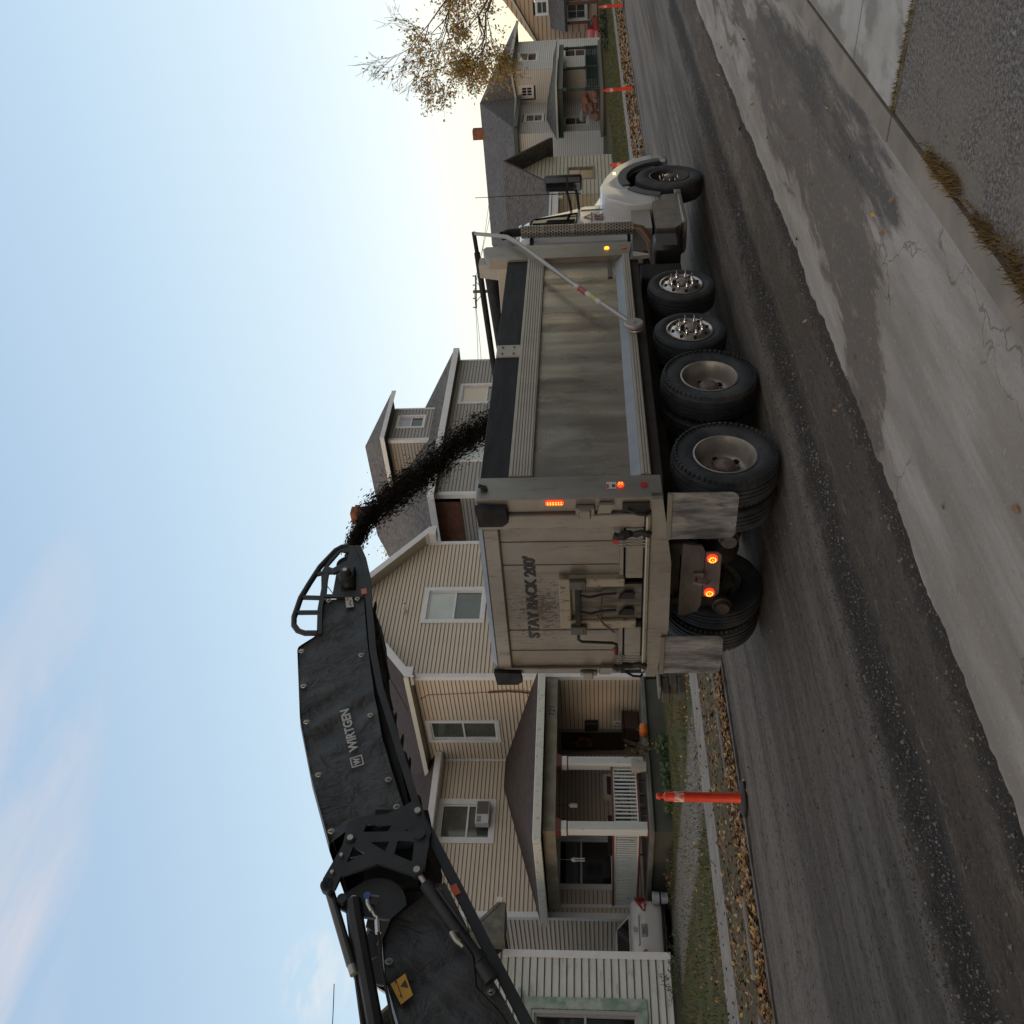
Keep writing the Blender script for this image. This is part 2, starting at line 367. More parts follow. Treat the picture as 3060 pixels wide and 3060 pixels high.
def f_strip(k):
    c = k.mix(k.rng(k.noise(1.6, (.35, 1.8, 1), det=8), .36, .66), (.225, .203, .182), (.345, .322, .30))
    tr = k.rng(k.noise(1.0, (.06, 3.0, 1), (2, 5, 0), 6), .50, .62); c = k.mix(k.m('MULTIPLY', tr, .38), c, (.16, .145, .13))
    # damp, muddy stains drawn out along the street
    yc = k.m('ADD', 2.95, k.m('MULTIPLY', k.rng(k.x, 4.6, 6.6, 1, 0), .85))
    g = k.m('SUBTRACT', 1.0, k.m('MINIMUM', k.m('ABSOLUTE', k.m('MULTIPLY', k.m('SUBTRACT', k.y, yc), 1.3)), 1.0))
    xs = k.m('MULTIPLY', k.rng(k.x, 4.5, 5.2), k.rng(k.x, 8.5, 12, 1, .42))
    n = k.noise(1.15, (.34, 1.7, 1), det=9, rgh=.7, dist=.8)
    a = k.m('ADD', n, k.m('MULTIPLY', k.m('MULTIPLY', g, xs), .46))
    c = k.mix(k.m('MULTIPLY', k.rng(a, .57, .72), .45), c, (.15, .115, .085))
    c = k.mix(k.m('MULTIPLY', k.rng(a, .645, .70), .82), c, (.092, .078, .067))
    isl = k.rng(k.noise(2.6, (.5, 1.6, 1), (8, 3, 0), 9, .75), .54, .62); c = k.mix(k.m('MULTIPLY', k.m('MULTIPLY', isl, k.rng(a, .645, .70)), .8), c, (.21, .18, .155))
    g2 = k.m('SUBTRACT', 1.0, k.m('MINIMUM', k.m('ABSOLUTE', k.m('MULTIPLY', k.m('SUBTRACT', k.y, 2.48), 2.3)), 1.0))
    st2 = k.rng(k.m('ADD', k.noise(1.3, (.26, 1.5, 1), (3, 3, 0), 8, .7), k.m('MULTIPLY', k.m('MULTIPLY', g2, k.rng(k.x, 4.9, 5.6)), .3)), .64, .76)
    c = k.mix(k.m('MULTIPLY', st2, .85), c, (.052, .047, .043))
    # wheel tracks curving off the lane
    w = k.m('ADD', k.y, k.m('MULTIPLY', k.m('SUBTRACT', k.noise(.35, (1, 0, 0), det=3), .5), 1.4))
    for off_, wd, am in ((3.34, .06, .8), (3.12, .03, .6), (2.75, .05, .65), (3.55, .02, .55), (2.5, .03, .5)):
        d = k.m('ABSOLUTE', k.m('SUBTRACT', w, off_)); c = k.mix(k.m('MULTIPLY', k.m('MULTIPLY', k.rng(d, wd*.4, wd*1.6, 1, 0), k.rng(k.x, 6, 8)), k.m('MULTIPLY', k.rng(k.noise(1.5, (.5, 1, 1), (off_, 0, 0), 6), .42, .55), am)), c, (.085, .072, .062))
    cr = k.rng(k.vor(1.0, (.8, 1.5, 1), warp=.55), .0, .012, 1, 0); cr = k.m('MULTIPLY', cr, k.rng(k.noise(.7, loc=(4, 1, 0)), .51, .56)); c = k.mix(k.m('MULTIPLY', cr, .7), c, (.085, .07, .06))
    sp = k.rng(k.noise(34, det=5, rgh=.8), .56, .66); c = k.mix(k.m('MULTIPLY', sp, .6), c, (.13, .112, .095))
    sp3 = k.rng(k.noise(26, loc=(3, 8, 0), det=5, rgh=.85), .57, .66); c = k.mix(k.m('MULTIPLY', sp3, .45), c, (.44, .415, .38))
    n1 = k.bump(k.noise(70, det=5, rgh=.8), .5, .012, k.bump(cr, -.6, .01)); k.t.links.new(k.bump(k.noise(7, det=7), .3, .03, n1), k.p.inputs['Normal'])
    return c
def f_pad(k):
    c = k.mix(k.rng(k.noise(48, det=5, rgh=.85), .42, .60), (.060, .054, .049), (.225, .208, .192))
    c = k.mix(k.m('MULTIPLY', k.rng(k.noise(28, (1, 1, 1), (4, 4, 0), 5, .85), .57, .65), .8), c, (.36, .34, .31))
    c = k.mix(k.m('MULTIPLY', k.rng(k.noise(36, (1, 1, 1), (9, 4, 0), 5, .85), .56, .65), .8), c, (.030, .026, .023))
    c = k.mix(k.m('MULTIPLY', k.rng(k.noise(1.1, det=6), .44, .64), .55), c, (.165, .145, .125))
    band = k.m('MULTIPLY', k.rng(k.y, 1.35, 1.95), k.rng(k.noise(3, det=6), .40, .6)); c = k.mix(k.m('MULTIPLY', band, .7), c, (.19, .165, .14))
    k.t.links.new(k.bump(k.noise(60, det=5, rgh=.8), .8, .014), k.p.inputs['Normal']); return c
def f_conc(k):
    c = k.mix(k.rng(k.noise(3.2), .35, .7), (.31, .295, .27), (.37, .355, .335))
    st = k.m('MULTIPLY', k.rng(k.noise(1.6, (.8, 1.3, 1), (2, 7, 0), 7), .47, .58), .75); c = k.mix(st, c, (.15, .137, .12))
    jt = k.m('ABSOLUTE', k.m('SUBTRACT', k.m('FRACT', k.m('MULTIPLY', k.x, .66)), .5)); c = k.mix(k.m('MULTIPLY', k.rng(jt, .004, .012, 1, 0), .7), c, (.08, .07, .06))
    k.t.links.new(k.bump(k.noise(60, det=4), .25, .01), k.p.inputs['Normal']); return c
def f_walk(k):
    c = k.mix(k.rng(k.noise(2.2), .35, .7), (.185, .175, .165), (.245, .235, .225))
    jt = k.m('ABSOLUTE', k.m('SUBTRACT', k.m('FRACT', k.m('MULTIPLY', k.x, .66)), .5)); c = k.mix(k.m('MULTIPLY', k.rng(jt, .004, .014, 1, 0), .7), c, (.08, .07, .06))
    k.t.links.new(k.bump(k.noise(60, det=4), .25, .01), k.p.inputs['Normal']); return c
def f_verge(k):
    c = k.mix(k.rng(k.noise(3.5, (.5, 1, 1)), .4, .62), (.055, .042, .028), (.075, .082, .034))
    c = k.mix(k.rng(k.noise(25, det=4), .5, .66), c, (.15, .105, .05))
    k.t.links.new(k.bump(k.noise(40, det=5), .8, .03), k.p.inputs['Normal']); return c
def f_lawn(k):
    c = k.mix(k.rng(k.noise(1.1), .38, .62), (.048, .062, .022), (.085, .066, .036))
    c = k.mix(k.m('MULTIPLY', k.rng(k.noise(14, det=5), .45, .65), .7), c, (.045, .075, .02))
    # drive of pale gravel beside the porch
    gx = k.m('ABSOLUTE', k.m('SUBTRACT', k.m('ADD', k.x, k.m('MULTIPLY', k.m('SUBTRACT', k.noise(.8), .5), 1.2)), k.m('ADD', 9.9, k.m('MULTIPLY', k.m('SUBTRACT', k.y, 16), .0))))
    gm = k.m('MULTIPLY', k.rng(gx, .85, 1.35, 1, 0), k.rng(k.y, 13.5, 15)); gm = k.m('MULTIPLY', gm, .85)
    gc = k.mix(k.rng(k.noise(26, det=4), .42, .62), (.09, .088, .082), (.30, .295, .28))
    c = k.mix(gm, c, gc)
    k.t.links.new(k.bump(k.noise(40, det=5), .8, .03), k.p.inputs['Normal']); return c
M_milled = nodes_mat('milled_asphalt', f_milled, .92); M_strip = nodes_mat('old_concrete_strip', f_strip, .9); M_pad = nodes_mat('coarse_asphalt', f_pad, .9)
M_conc = nodes_mat('concrete_slab', f_conc, .85); M_walk = nodes_mat('sidewalk_concrete', f_walk, .85); M_verge = nodes_mat('verge_soil', f_verge, .95); M_lawn = nodes_mat('lawn', f_lawn, .95)
M_dirt = mat('bare_ground', (.07, .06, .045), .95, col2=(.06, .07, .03), nscale=.3)
grid('ground', -700, 900, -700, 900, 8, 8, lambda x, y: -.16, M_dirt)
def h_street(x, y):
    h = -.012 + .012*nz(x*.35, y*2.2, 1) + .010*nz(x, y, 2.5, 3.)
    yy = y + .12*nz(x, 0, .5, 8)
    h += .035*math.exp(-((yy-5.28)/.13)**2) + .02*math.exp(-((yy-4.68)/.1)**2) - .012*math.exp(-((yy-4.97)/.16)**2)
    h += .022*math.exp(-((y-3.95)/.14)**2)*(1+nz(x, y, 3))
    h += .006*math.sin(y*62)*(1 if y > 8.4 else 0)
    h += .014*abs(nz(x, y, 9., 1.)) + .012*abs(nz(x, y, 17., 4.))*(1+1.5*math.exp(-((yy-4.97)/.3)**2))
    return h
grid('street', -2, 22, 3.6, 10.75, 480, 150, h_street, M_milled)
grid('street', 22, 130, 3.6, 10.75, 180, 60, lambda x, y: -.012+.012*nz(x*.35, y*2.2), M_milled)
grid('street', -60, -2, 3.6, 10.75, 60, 20, lambda x, y: -.012, M_milled)
# concrete strip with a ragged broken edge towards the milled lane
def strip():
    vs = []; fs = []; x = -30.; i = 0
    while x < 130:
        w = .035*nz(x, 0, 6, 2)+.06*nz(x, 0, 1.2, 5)+.02*nz(x, 0, 17, 1)
        ye = 3.84+w+(.10*max(0, (x-8))/8 if x < 16 else .10)+(max(0, x-16)*.0); step = .04 if 0 < x < 16 else (.3 if x < 40 else 2.)
        for y, z in ((2.18, .03), (2.9, .03), (3.5, .031), (ye-.03, .03), (ye, .012), (ye+.02, -.06)): vs.append((x, y, z))
        if i:
            for k in range(5):
                a = (i-1)*6+k; fs.append((a, a+6, a+7, a+1))
        x += step; i += 1
    me = bpy.data.meshes.new('gutter_pavement'); me.from_pydata(vs, [], fs); me.materials.append(M_strip); o = bpy.data.objects.new('gutter_pavement', me); C.objects.link(o); o['kind'] = 'structure'
strip()
# near side: kerb strip, concrete slab, coarse asphalt pad
m = MB(); m.box(-30, 2.02, -.1, 5.78, 2.176, .052); m.box(5.80, 2.02, -.1, 130, 2.176, .056); tag(m.build('kerb', mat('kerb_concrete', (.235, .205, .17), .9, col2=(.16, .14, .115), nscale=3, bump=.3, bscale=60)), kind='structure')
m = MB(); m.box(5.83, -6, -.1, 40, 2.0, .05); tag(m.build('apron', M_conc), kind='structure')
m = MB(); m.poly([(5.78, -8, .04), (5.78, 2.0, .04), (-30, 2.0, .04), (-30, -8, .04)]); tag(m.build('driveway', M_pad, fix=False), kind='structure')
# far side
grid('verge', -30, 130, 10.7, 13.1, 320, 12, lambda x, y: .015+.02*nz(x, y, 1.5)+(.02 if y > 11.6 else 0), M_verge)
m = MB(); m.box(-30, 10.62, -.1, 130, 10.76, .018); tag(m.build('kerb', mat('far_kerb', (.085, .078, .07), .9, col2=(.17, .16, .148), nscale=2.5)), kind='structure')
m = MB()
for i in range(60):
    x = -6+i*1.35
    if random.random() < .72: m.bbox(x, 11.28+random.uniform(-.02, .02), -.1, x+random.uniform(.8, 1.3), 11.42, .07, .02)
tag(m.build('kerb', mat('old_kerb', (.2, .195, .185), .9, col2=(.11, .10, .085), nscale=4)), kind='structure')
m = MB(); m.box(-30, 13.1, -.1, 130, 14.15, .045); tag(m.build('sidewalk', M_walk), kind='structure')
def h_yard(x, y): return .03+.02*nz(x, y, .8)+.45*min(1, max(0, (x-40)/20))*min(1, max(0, (y-14.2)/3))
grid('lawn', -40, 130, 14.15, 75, 340, 90, h_yard, M_lawn)
# near side yards beyond the frame
grid('lawn', -60, 5.7, -60, -8, 20, 20, lambda x, y: .02, M_lawn)
grid('lawn', 5.7, 130, -60, -6, 20, 20, lambda x, y: .02, M_lawn)
# grass blades
def blades(name, n, region, hmin, hmax, m, zf, label=None, w=.012):
    vs = []; fs = []
    for i in range(n):
        x, y = region()
        if x is None: continue
        z = zf(x, y); h = random.uniform(hmin, hmax); a = random.uniform(0, 6.28); b = random.uniform(-.6, .6)*h; c = random.uniform(-.6, .6)*h; k = len(vs)
        dx, dy = math.cos(a)*w, math.sin(a)*w
        vs += [(x-dx, y-dy, z), (x+dx, y+dy, z), (x+b, y+c, z+h)]; fs.append((k, k+1, k+2))
    me = bpy.data.meshes.new(name); me.from_pydata(vs, [], fs); me.materials.append(m); o = bpy.data.objects.new(name, me); C.objects.link(o)
    tag(o, label, 'grass', kind='stuff'); return o
M_blade = mat('grass_blade', (.055, .085, .022), .8, col2=(.12, .10, .045), nscale=1.2)
def reg_lawn():
    x = random.uniform(2, 24); y = random.uniform(14.2, 22.5)
    if nz(x, y, .9) + random.uniform(-.3, .5) < 0 or (abs(x-9.9) < 1.1 and y > 14 and random.random() < .85) or (x > 11.8 and y > 20) : return None, None
    return x, y
blades('lawn_grass', 42000, reg_lawn, .03, .09, M_blade, h_yard, 'short green and browned grass of the front yards')
def reg_far():
    return random.uniform(24, 75), random.uniform(14.2, 18.3)
blades('far_lawn_grass', 16000, reg_far, .05, .1, M_blade, h_yard, 'short green grass in front of the white house', .03)
M_dry = mat('dry_grass', (.20, .125, .045), .85, col2=(.09, .065, .028), nscale=6)
tuft_c = [(4.95, 2.0, .10, 300), (4.70, 1.98, .10, 420), (4.15, 2.0, .09, 380), (3.72, 1.98, .14, 600), (3.50, 2.0, .1, 500)]
def reg_tuft(c):
    return lambda: (random.gauss(c[0], c[2]*1.1), random.gauss(c[1]-.03, c[2]*.28))
def multi_tuft():
    c = random.choices(tuft_c, [t[3] for t in tuft_c])[0]; return random.gauss(c[0], c[2]), random.gauss(c[1]-.02, c[2]*.24)
blades('kerb_grass', 1500, multi_tuft, .015, .055, M_dry, lambda x, y: .045, 'dry rust brown grass along the near kerb', .005)
def reg_joint(): return random.gauss(5.81, .018), random.uniform(-1.0, 2.0)
blades('joint_weeds', 1300, reg_joint, .01, .035, mat('weed', (.09, .10, .03), .8, col2=(.16, .11, .04), nscale=4), lambda x, y: .045, 'low weeds growing in the joint between slab and asphalt', .004)
# fallen leaves
def leaves(name, n, region, m, zf, label, s=(.03, .055), cat='leaves'):
    vs = []; fs = []; mi = []
    for i in range(n):
        x, y = region()
        if x is None: continue
        z = zf(x, y)+random.uniform(.004, .03); r = random.uniform(*s); a = random.uniform(0, 6.28); k = len(vs); t1, t2 = random.uniform(-.6, .6), random.uniform(-.6, .6)
        for q, rr in ((0, 1.), (1.3, .6), (2.4, .75), (3.14, .9), (3.9, .7), (5., .6)):
            u, v = math.cos(q+a)*r*rr, math.sin(q+a)*r*rr*.8; vs.append((x+u, y+v, z+u*t1+v*t2+.01*math.cos(q)))
        fs.append(tuple(range(k, k+6))); mi.append(random.choices(range(len(m)), [6, 2, 2.5, 4][:len(m)])[0])
    me = bpy.data.meshes.new(name); me.from_pydata(vs, [], fs)
    for q in m: me.materials.append(q)
    me.polygons.foreach_set('material_index', mi)
    o = bpy.data.objects.new(name, me); C.objects.link(o); tag(o, label, cat, kind='stuff'); return o
ML = [mat('leaf_brown', (.20, .105, .04), .7), mat('leaf_yellow', (.38, .24, .055), .7), mat('leaf_tan', (.33, .235, .125), .7), mat('leaf_dark', (.10, .05, .022), .75)]
def reg_leaf():
    x = random.uniform(1.5, 24)**1.0; y = 10.72+abs(random.gauss(0, .35)) if random.random() < .62 else random.uniform(10.8, 13.05)
    if y > 13.05: return None, None
    return x, y
leaves('gutter_leaves', 13000, reg_leaf, ML, lambda x, y: .02, 'drift of yellow and brown leaves along the far kerb')
leaves('yard_leaves', 2600, lambda: (random.uniform(2, 24), random.choice([random.uniform(14, 20), random.uniform(13.05, 15.5)])), ML, h_yard, 'scattered fallen leaves on the yards and sidewalk', (.02, .045))
leaves('verge_leaves', 5000, lambda: (random.uniform(24, 62), random.uniform(10.7, 13.1)), ML, lambda x, y: .03, 'fallen leaves on the far verge', (.05, .1))
leaves('street_leaves', 90, lambda: (random.uniform(3, 16), random.choice([random.uniform(2.3, 4.4), random.uniform(9.6, 10.6)])), ML, lambda x, y: .03, 'a few single leaves blown onto the street', (.02, .035))
# loose gravel of the milled lane
def gravel():
    vs = []; fs = []; mi = []
    for i in range(26000):
        x = 1.2+random.random()**1.4*15
        t = random.random()
        if t < .30: y = random.gauss(4.97, .10)
        elif t < .5: y = random.gauss(5.25, .12)
        elif t < .62: y = random.gauss(3.95, .08)
        else: y = random.uniform(3.9, 9)
        y += -.12*nz(x, 0, .5, 8) if t < .5 else 0
        r = random.choices([.003, .005, .0075, .012], [6, 5, 1.8, .25])[0]*random.uniform(.8, 1.35); z = h_street(x, y)+r*.5; k = len(vs); a = random.uniform(0, 6.28)
        for q in range(4): vs.append((x+r*math.cos(a+q*1.57)*random.uniform(.7, 1.3), y+r*math.sin(a+q*1.57)*random.uniform(.7, 1.3), z-r*.3))
        vs.append((x+r*.2, y, z+r*.8)); 
        for q in range(4): fs.append((k+q, k+(q+1) % 4, k+4))
        mm = random.choices([0, 1, 2], [6, 4, .4])[0]; mi += [mm]*4
    me = bpy.data.meshes.new('loose_gravel'); me.from_pydata(vs, [], fs)
    for q in (mat('stone_dark', (.045, .04, .036), .8), mat('stone_mid', (.15, .14, .13), .8), mat('stone_pale', (.22, .20, .18), .7)): me.materials.append(q)
    me.polygons.foreach_set('material_index', mi); o = bpy.data.objects.new('loose_gravel', me); C.objects.link(o); tag(o, 'loose chips and fines left on the milled lane', 'gravel', kind='stuff')
gravel()
# ============================================================ HOUSES
M_white = mat('white_trim', (.68, .69, .71), .5, col2=(.60, .60, .60), nscale=3, contrast=(.4, .75))
M_glass = mat('window_glass', (.035, .045, .042), .06, spec=.7, col2=(.09, .11, .10), nscale=1.3, contrast=(.3, .7))
M_glassd = mat('dark_glass', (.012, .013, .014), .05, spec=.6)
M_blind = mat('pale_blind', (.42, .47, .45), .25, spec=.6, col2=(.5, .54, .52), nscale=2)
M_sunpane = mat('sunset_glow_pane', (.62, .50, .38), .25, spec=.6, col2=(.55, .5, .42), nscale=2)  # warm colour painted into the pane for the sunset it reflects
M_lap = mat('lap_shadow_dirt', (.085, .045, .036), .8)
M_lapg = mat('lap_shadow_dirt_grey', (.10, .095, .09), .8)  # dark lap lines: shade under each board, plus dirt, put into the colour
def P3(P0, d, n, a, z, o=0.): return (P0[0]+d[0]*a+n[0]*o, P0[1]+d[1]*a+n[1]*o, z)
def siding(name, P0, d, n, z0, z1, ext, holes, e, mats, parent, prot=.014):
    m = MB(); z = z0
    if not callable(ext): A = ext; ext = lambda z: A
    while z < z1-1e-4:
        zt = min(z+e, z1); a0, a1 = ext(z); b0, b1 = ext(zt)
        if a1-a0 < .02: break
        segs = [(a0, a1, b0, b1)]
        for (h0, hz0, h1, hz1) in holes:
            if zt > hz0+.01 and z < hz1-.01:
                ns = []
                for s in segs:
                    if s[0] < h0: ns.append((s[0], min(s[1], h0), s[2], min(s[3], h0)))
                    if s[1] > h1: ns.append((max(s[0], h1), s[1], max(s[2], h1), s[3]))
                segs = [q for q in ns if q[1]-q[0] > .005]
        for s in segs:
            m.quad(P3(P0, d, n, s[0], z, prot), P3(P0, d, n, s[1], z, prot), P3(P0, d, n, s[3], zt, 0), P3(P0, d, n, s[2], zt, 0), 0)
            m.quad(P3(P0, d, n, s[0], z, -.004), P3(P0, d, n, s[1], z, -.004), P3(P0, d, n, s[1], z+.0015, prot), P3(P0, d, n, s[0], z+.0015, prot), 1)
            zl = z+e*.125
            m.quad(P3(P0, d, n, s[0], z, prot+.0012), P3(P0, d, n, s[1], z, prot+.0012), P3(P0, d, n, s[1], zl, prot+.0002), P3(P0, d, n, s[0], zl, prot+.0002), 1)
        z = zt
    return m.build(name, mats, parent, fix=False)
def flat_box(m, P0, d, n, a0, z0, a1, z1, o0, o1, mi=0):
    """box on a wall: along d from a0 to a1, out along n from o0 to o1"""
    q = [P3(P0, d, n, a, z, o) for o in (o0, o1) for (a, z) in ((a0, z0), (a1, z0), (a1, z1), (a0, z1))]
    m._a(q, [(0, 1, 2, 3), (7, 6, 5, 4), (0, 4, 5, 1), (1, 5, 6, 2), (2, 6, 7, 3), (3, 7, 4, 0)], mi)
def window(parent, P0, d, n, a0, z0, a1, z1, cas=.11, glass=None, mid=.5, deep=.07, mats=None, mull=0, sill=False, low=None):
    m = MB(); c = cas
    flat_box(m, P0, d, n, a0, z0, a0+c, z1, -deep, .035); flat_box(m, P0, d, n, a1-c, z0, a1, z1, -deep, .035)
    flat_box(m, P0, d, n, a0+c, z1-c, a1-c, z1, -deep, .033); flat_box(m, P0, d, n, a0+c, z0, a1-c, z0+c*.8, -deep, .037 if not sill else .07)
    s = .045; i0, i1, j0, j1 = a0+c, a1-c, z0+c*.8, z1-c
    for q in ((i0, j0, i0+s, j1), (i1-s, j0, i1, j1), (i0+s, j1-s, i1-s, j1), (i0+s, j0, i1-s, j0+s)): flat_box(m, P0, d, n, *q, -deep+.005, -.015)
    zm = j0+(j1-j0)*mid; flat_box(m, P0, d, n, i0+s, zm-.025, i1-s, zm+.025, -deep+.005, -.010)
    for k in range(mull):
        a = i0+(i1-i0)*(k+1)/(mull+1); flat_box(m, P0, d, n, a-.015, j0+s, a+.015, j1-s, -deep+.012, -.02)
    w = m.build('window', mats or M_white, parent)
    g = MB(); g.poly([P3(P0, d, n, i0+s, zm+.02, -deep+.03), P3(P0, d, n, i1-s, zm+.02, -deep+.03), P3(P0, d, n, i1-s, j1-s, -deep+.03), P3(P0, d, n, i0+s, j1-s, -deep+.03)]); g.build('pane', glass or M_glass, w)
    g = MB(); g.poly([P3(P0, d, n, i0+s, j0+s, -deep+.02), P3(P0, d, n, i1-s, j0+s, -deep+.02), P3(P0, d, n, i1-s, zm-.02, -deep+.02), P3(P0, d, n, i0+s, zm-.02, -deep+.02)]); g.build('pane', low or glass or M_glass, w)
    return w
def hole(a0, z0, a1, z1, c=.05): return (a0+c, z0+c, a1-c, z1-c)
def roof_slab(m, pts, th=.14, mi=0, ms=1): m.prism([(p[0], p[1], p[2]) for p in pts], (0, 0, -th), mi, ms)
def shingle(name, c1, c2):
    def fn(k):
        row = k.m('FRACT', k.m('MULTIPLY', k.z, 11.)); lines = k.rng(row, .0, .22, 1, 0)
        c = k.mix(k.rng(k.noise(4.5, (1, 1, 6), det=5, rgh=.75), .40, .60), (c1[0]*.72, c1[1]*.72, c1[2]*.72), (c2[0]*1.15, c2[1]*1.15, c2[2]*1.15))
        c = k.mix(k.m('MULTIPLY', k.rng(k.noise(.7), .45, .7), .35), c, (c2[0]*1.3, c2[1]*1.3, c2[2]*1.3))
        c = k.mix(k.m('MULTIPLY', lines, .45), c, (c1[0]*.4, c1[1]*.4, c1[2]*.4))
        k.t.links.new(k.bump(row, .5, .03, k.bump(k.noise(30, det=4), .5, .02)), k.p.inputs['Normal']); return c
    return nodes_mat(name, fn, .85)
DX = (1., 0.); DY = (0., 1.); NS = (0., -1.); NW = (-1., 0.)
# ---------------------------------------------------------------- tan house behind the truck
M_tan = mat('tan_siding', (.60, .515, .415), .6, col2=(.55, .475, .385), nscale=.7, stretch=(1, 1, 2))
M_roofb = shingle('brown_shingles', (.030, .021, .019), (.046, .032, .028))
tan = thing('tan_house', 'two storey tan clapboard house with white trim and a brown roofed front porch', 'house', (16.5, 24, 0))
Xg, Yg, Ya = 16.5, 20.3, 24.2
# gable front
apx, apz = 19.22, 9.17; ez = 7.05
def gext(z):
    if z <= ez: return (0., 5.44)
    t_ = (z-ez)/(apz-ez); return (t_*2.72, 5.44-t_*2.72)
gw = (1.98, 4.95, 3.42, 6.83)   # upper window outer casing, along the wall
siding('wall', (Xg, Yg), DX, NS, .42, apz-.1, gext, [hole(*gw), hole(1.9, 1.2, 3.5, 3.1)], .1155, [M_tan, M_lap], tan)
window(tan, (Xg, Yg), DX, NS, *gw, cas=.14, glass=M_blind, low=M_glass)
window(tan, (Xg, Yg), DX, NS, 1.9, 1.2, 3.5, 3.1, cas=.12)
# side wall of the gable block
w1 = (1.92, 4.55, 2.98, 6.70)
door = (2.35, .62, 3.55, 2.92)
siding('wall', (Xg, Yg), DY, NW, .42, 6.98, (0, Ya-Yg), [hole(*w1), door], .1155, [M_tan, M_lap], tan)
window(tan, (Xg, Yg), DY, NW, *w1, cas=.13)
# bay wall with the air conditioner
w2 = (2.05, 4.68, 3.45, 6.42); pw = (.75, 1.28, 2.35, 3.0)
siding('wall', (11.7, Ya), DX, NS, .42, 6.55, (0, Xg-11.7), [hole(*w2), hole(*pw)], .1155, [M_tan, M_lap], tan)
wa = window(tan, (11.7, Ya), DX, NS, *w2, cas=.17, mid=.46, mull=0)
window(tan, (11.7, Ya), DX, NS, *pw, cas=.14, glass=M_glassd, mid=.58)
siding('wall', (11.7, Ya), DY, NW, .42, 6.55, (0, 6.5), [], .1155, [M_tan, M_lap], tan)
# far sides so that the block is closed
m = MB(); m.box(Xg+5.41, Yg+.02, .2, Xg+5.44, 31, 7); m.box(11.72, 30.9, .2, Xg+5.42, 31, 6.9); m.build('wall', M_tan, tan)
m = MB(); m.box(Xg+.03, Yg+.02, -.1, Xg+5.4, 31, .43); m.box(11.73, Ya+.02, -.1, Xg, 30.9, .43); m.build('foundation', mat('foundation_block', (.10, .10, .09), .9, col2=(.15, .15, .13), nscale=4), tan)
# corner boards
m = MB()
m.box(Xg-.03, Yg-.03, .42, Xg+.10, Yg+.0, 6.95); m.box(Xg-.03, Yg+.0, .42, Xg-.0, Yg+.11, 6.95)
m.box(Xg+5.33, Yg-.03, .42, Xg+5.46, Yg, 6.95)
m.box(Xg-.05, Ya-.05, 3.9, Xg, Ya, 6.4)
m.box(11.67, Ya-.03, .42, 11.82, Ya, 6.5); m.box(11.67, Ya, .42, 11.70, Ya+.12, 6.5)
m.box(11.95, Ya-.07, .5, 12.03, Ya-.01, 3.1)
m.build('corner_board', M_white, tan)
# roof of the gable block
sl = (apz-ez)/2.72
m = MB()
for s in (-1, 1):
    xe = apx+s*3.02; ze = apz+.12-3.02*sl
    roof_slab(m, [(apx, Yg-.42, apz+.12), (xe, Yg-.42, ze), (xe, 31.3, ze), (apx, 31.3, apz+.12)], .10)
m.build('roof', [M_roofb, M_white], tan)
m = MB()   # rake boards, soffit and eave returns
for s in (-1, 1):
    a = Vector((apx, Yg-.43, apz+.03)); b = Vector((apx+s*3.04, Yg-.43, apz+.03-3.04*sl))
    m.prism([a, b, b+Vector((0, 0, -.17)), a+Vector((0, 0, -.17))], (0, .025, 0))
    xr = apx+s*2.72; zr = ez-.10
    m.prism([(xr-s*.30, Yg-.425, zr+.24), (xr+s*.30, Yg-.425, zr-.17), (xr+s*.28, Yg-.425, zr-.24), (xr-s*.02, Yg-.425, zr-.24), (xr-s*.02, Yg-.425, zr-.02)], (0, .42, 0))
m.build('rake_board', M_white, tan)
m = MB(); m.box(Xg-.32, Yg+.0, 6.80, Xg-.0, 25.0, 6.83)
for s in (-1, 1):
    a = Vector((apx, Yg-.40, apz-.10)); b = Vector((apx+s*3.0, Yg-.40, apz-.10-3.0*sl)); m.prism([a, b, b+Vector((0, 0, -.02)), a+Vector((0, 0, -.02))], (0, .385, 0))
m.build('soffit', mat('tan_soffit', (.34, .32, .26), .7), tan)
m = MB(); m.box(Xg-.40, Yg-.42, 6.80, Xg-.29, 25.1, 6.93); m.build('gutter', mat('cream_gutter', (.55, .53, .46), .5), tan)
# small roof over the bay wall
m = MB()
roof_slab(m, [(11.3, Ya-.42, 6.50), (Xg-.02, Ya-.42, 6.50), (Xg-.02, Ya+3.0, 8.6), (11.3, Ya+3.0, 8.6)], .10)
roof_slab(m, [(11.3, Ya+3.0, 8.6), (Xg-.02, Ya+3.0, 8.6), (Xg-.02, Ya+7, 6.4), (11.3, Ya+7, 6.4)], .10)
m.build('roof', [M_roofb, M_white], tan)
m = MB(); m.box(11.25, Ya-.45, 6.38, Xg-.02, Ya-.425, 6.56); m.box(11.3, Ya-.42, 6.36, Xg-.02, Ya-.02, 6.39); m.build('fascia', M_white, tan)
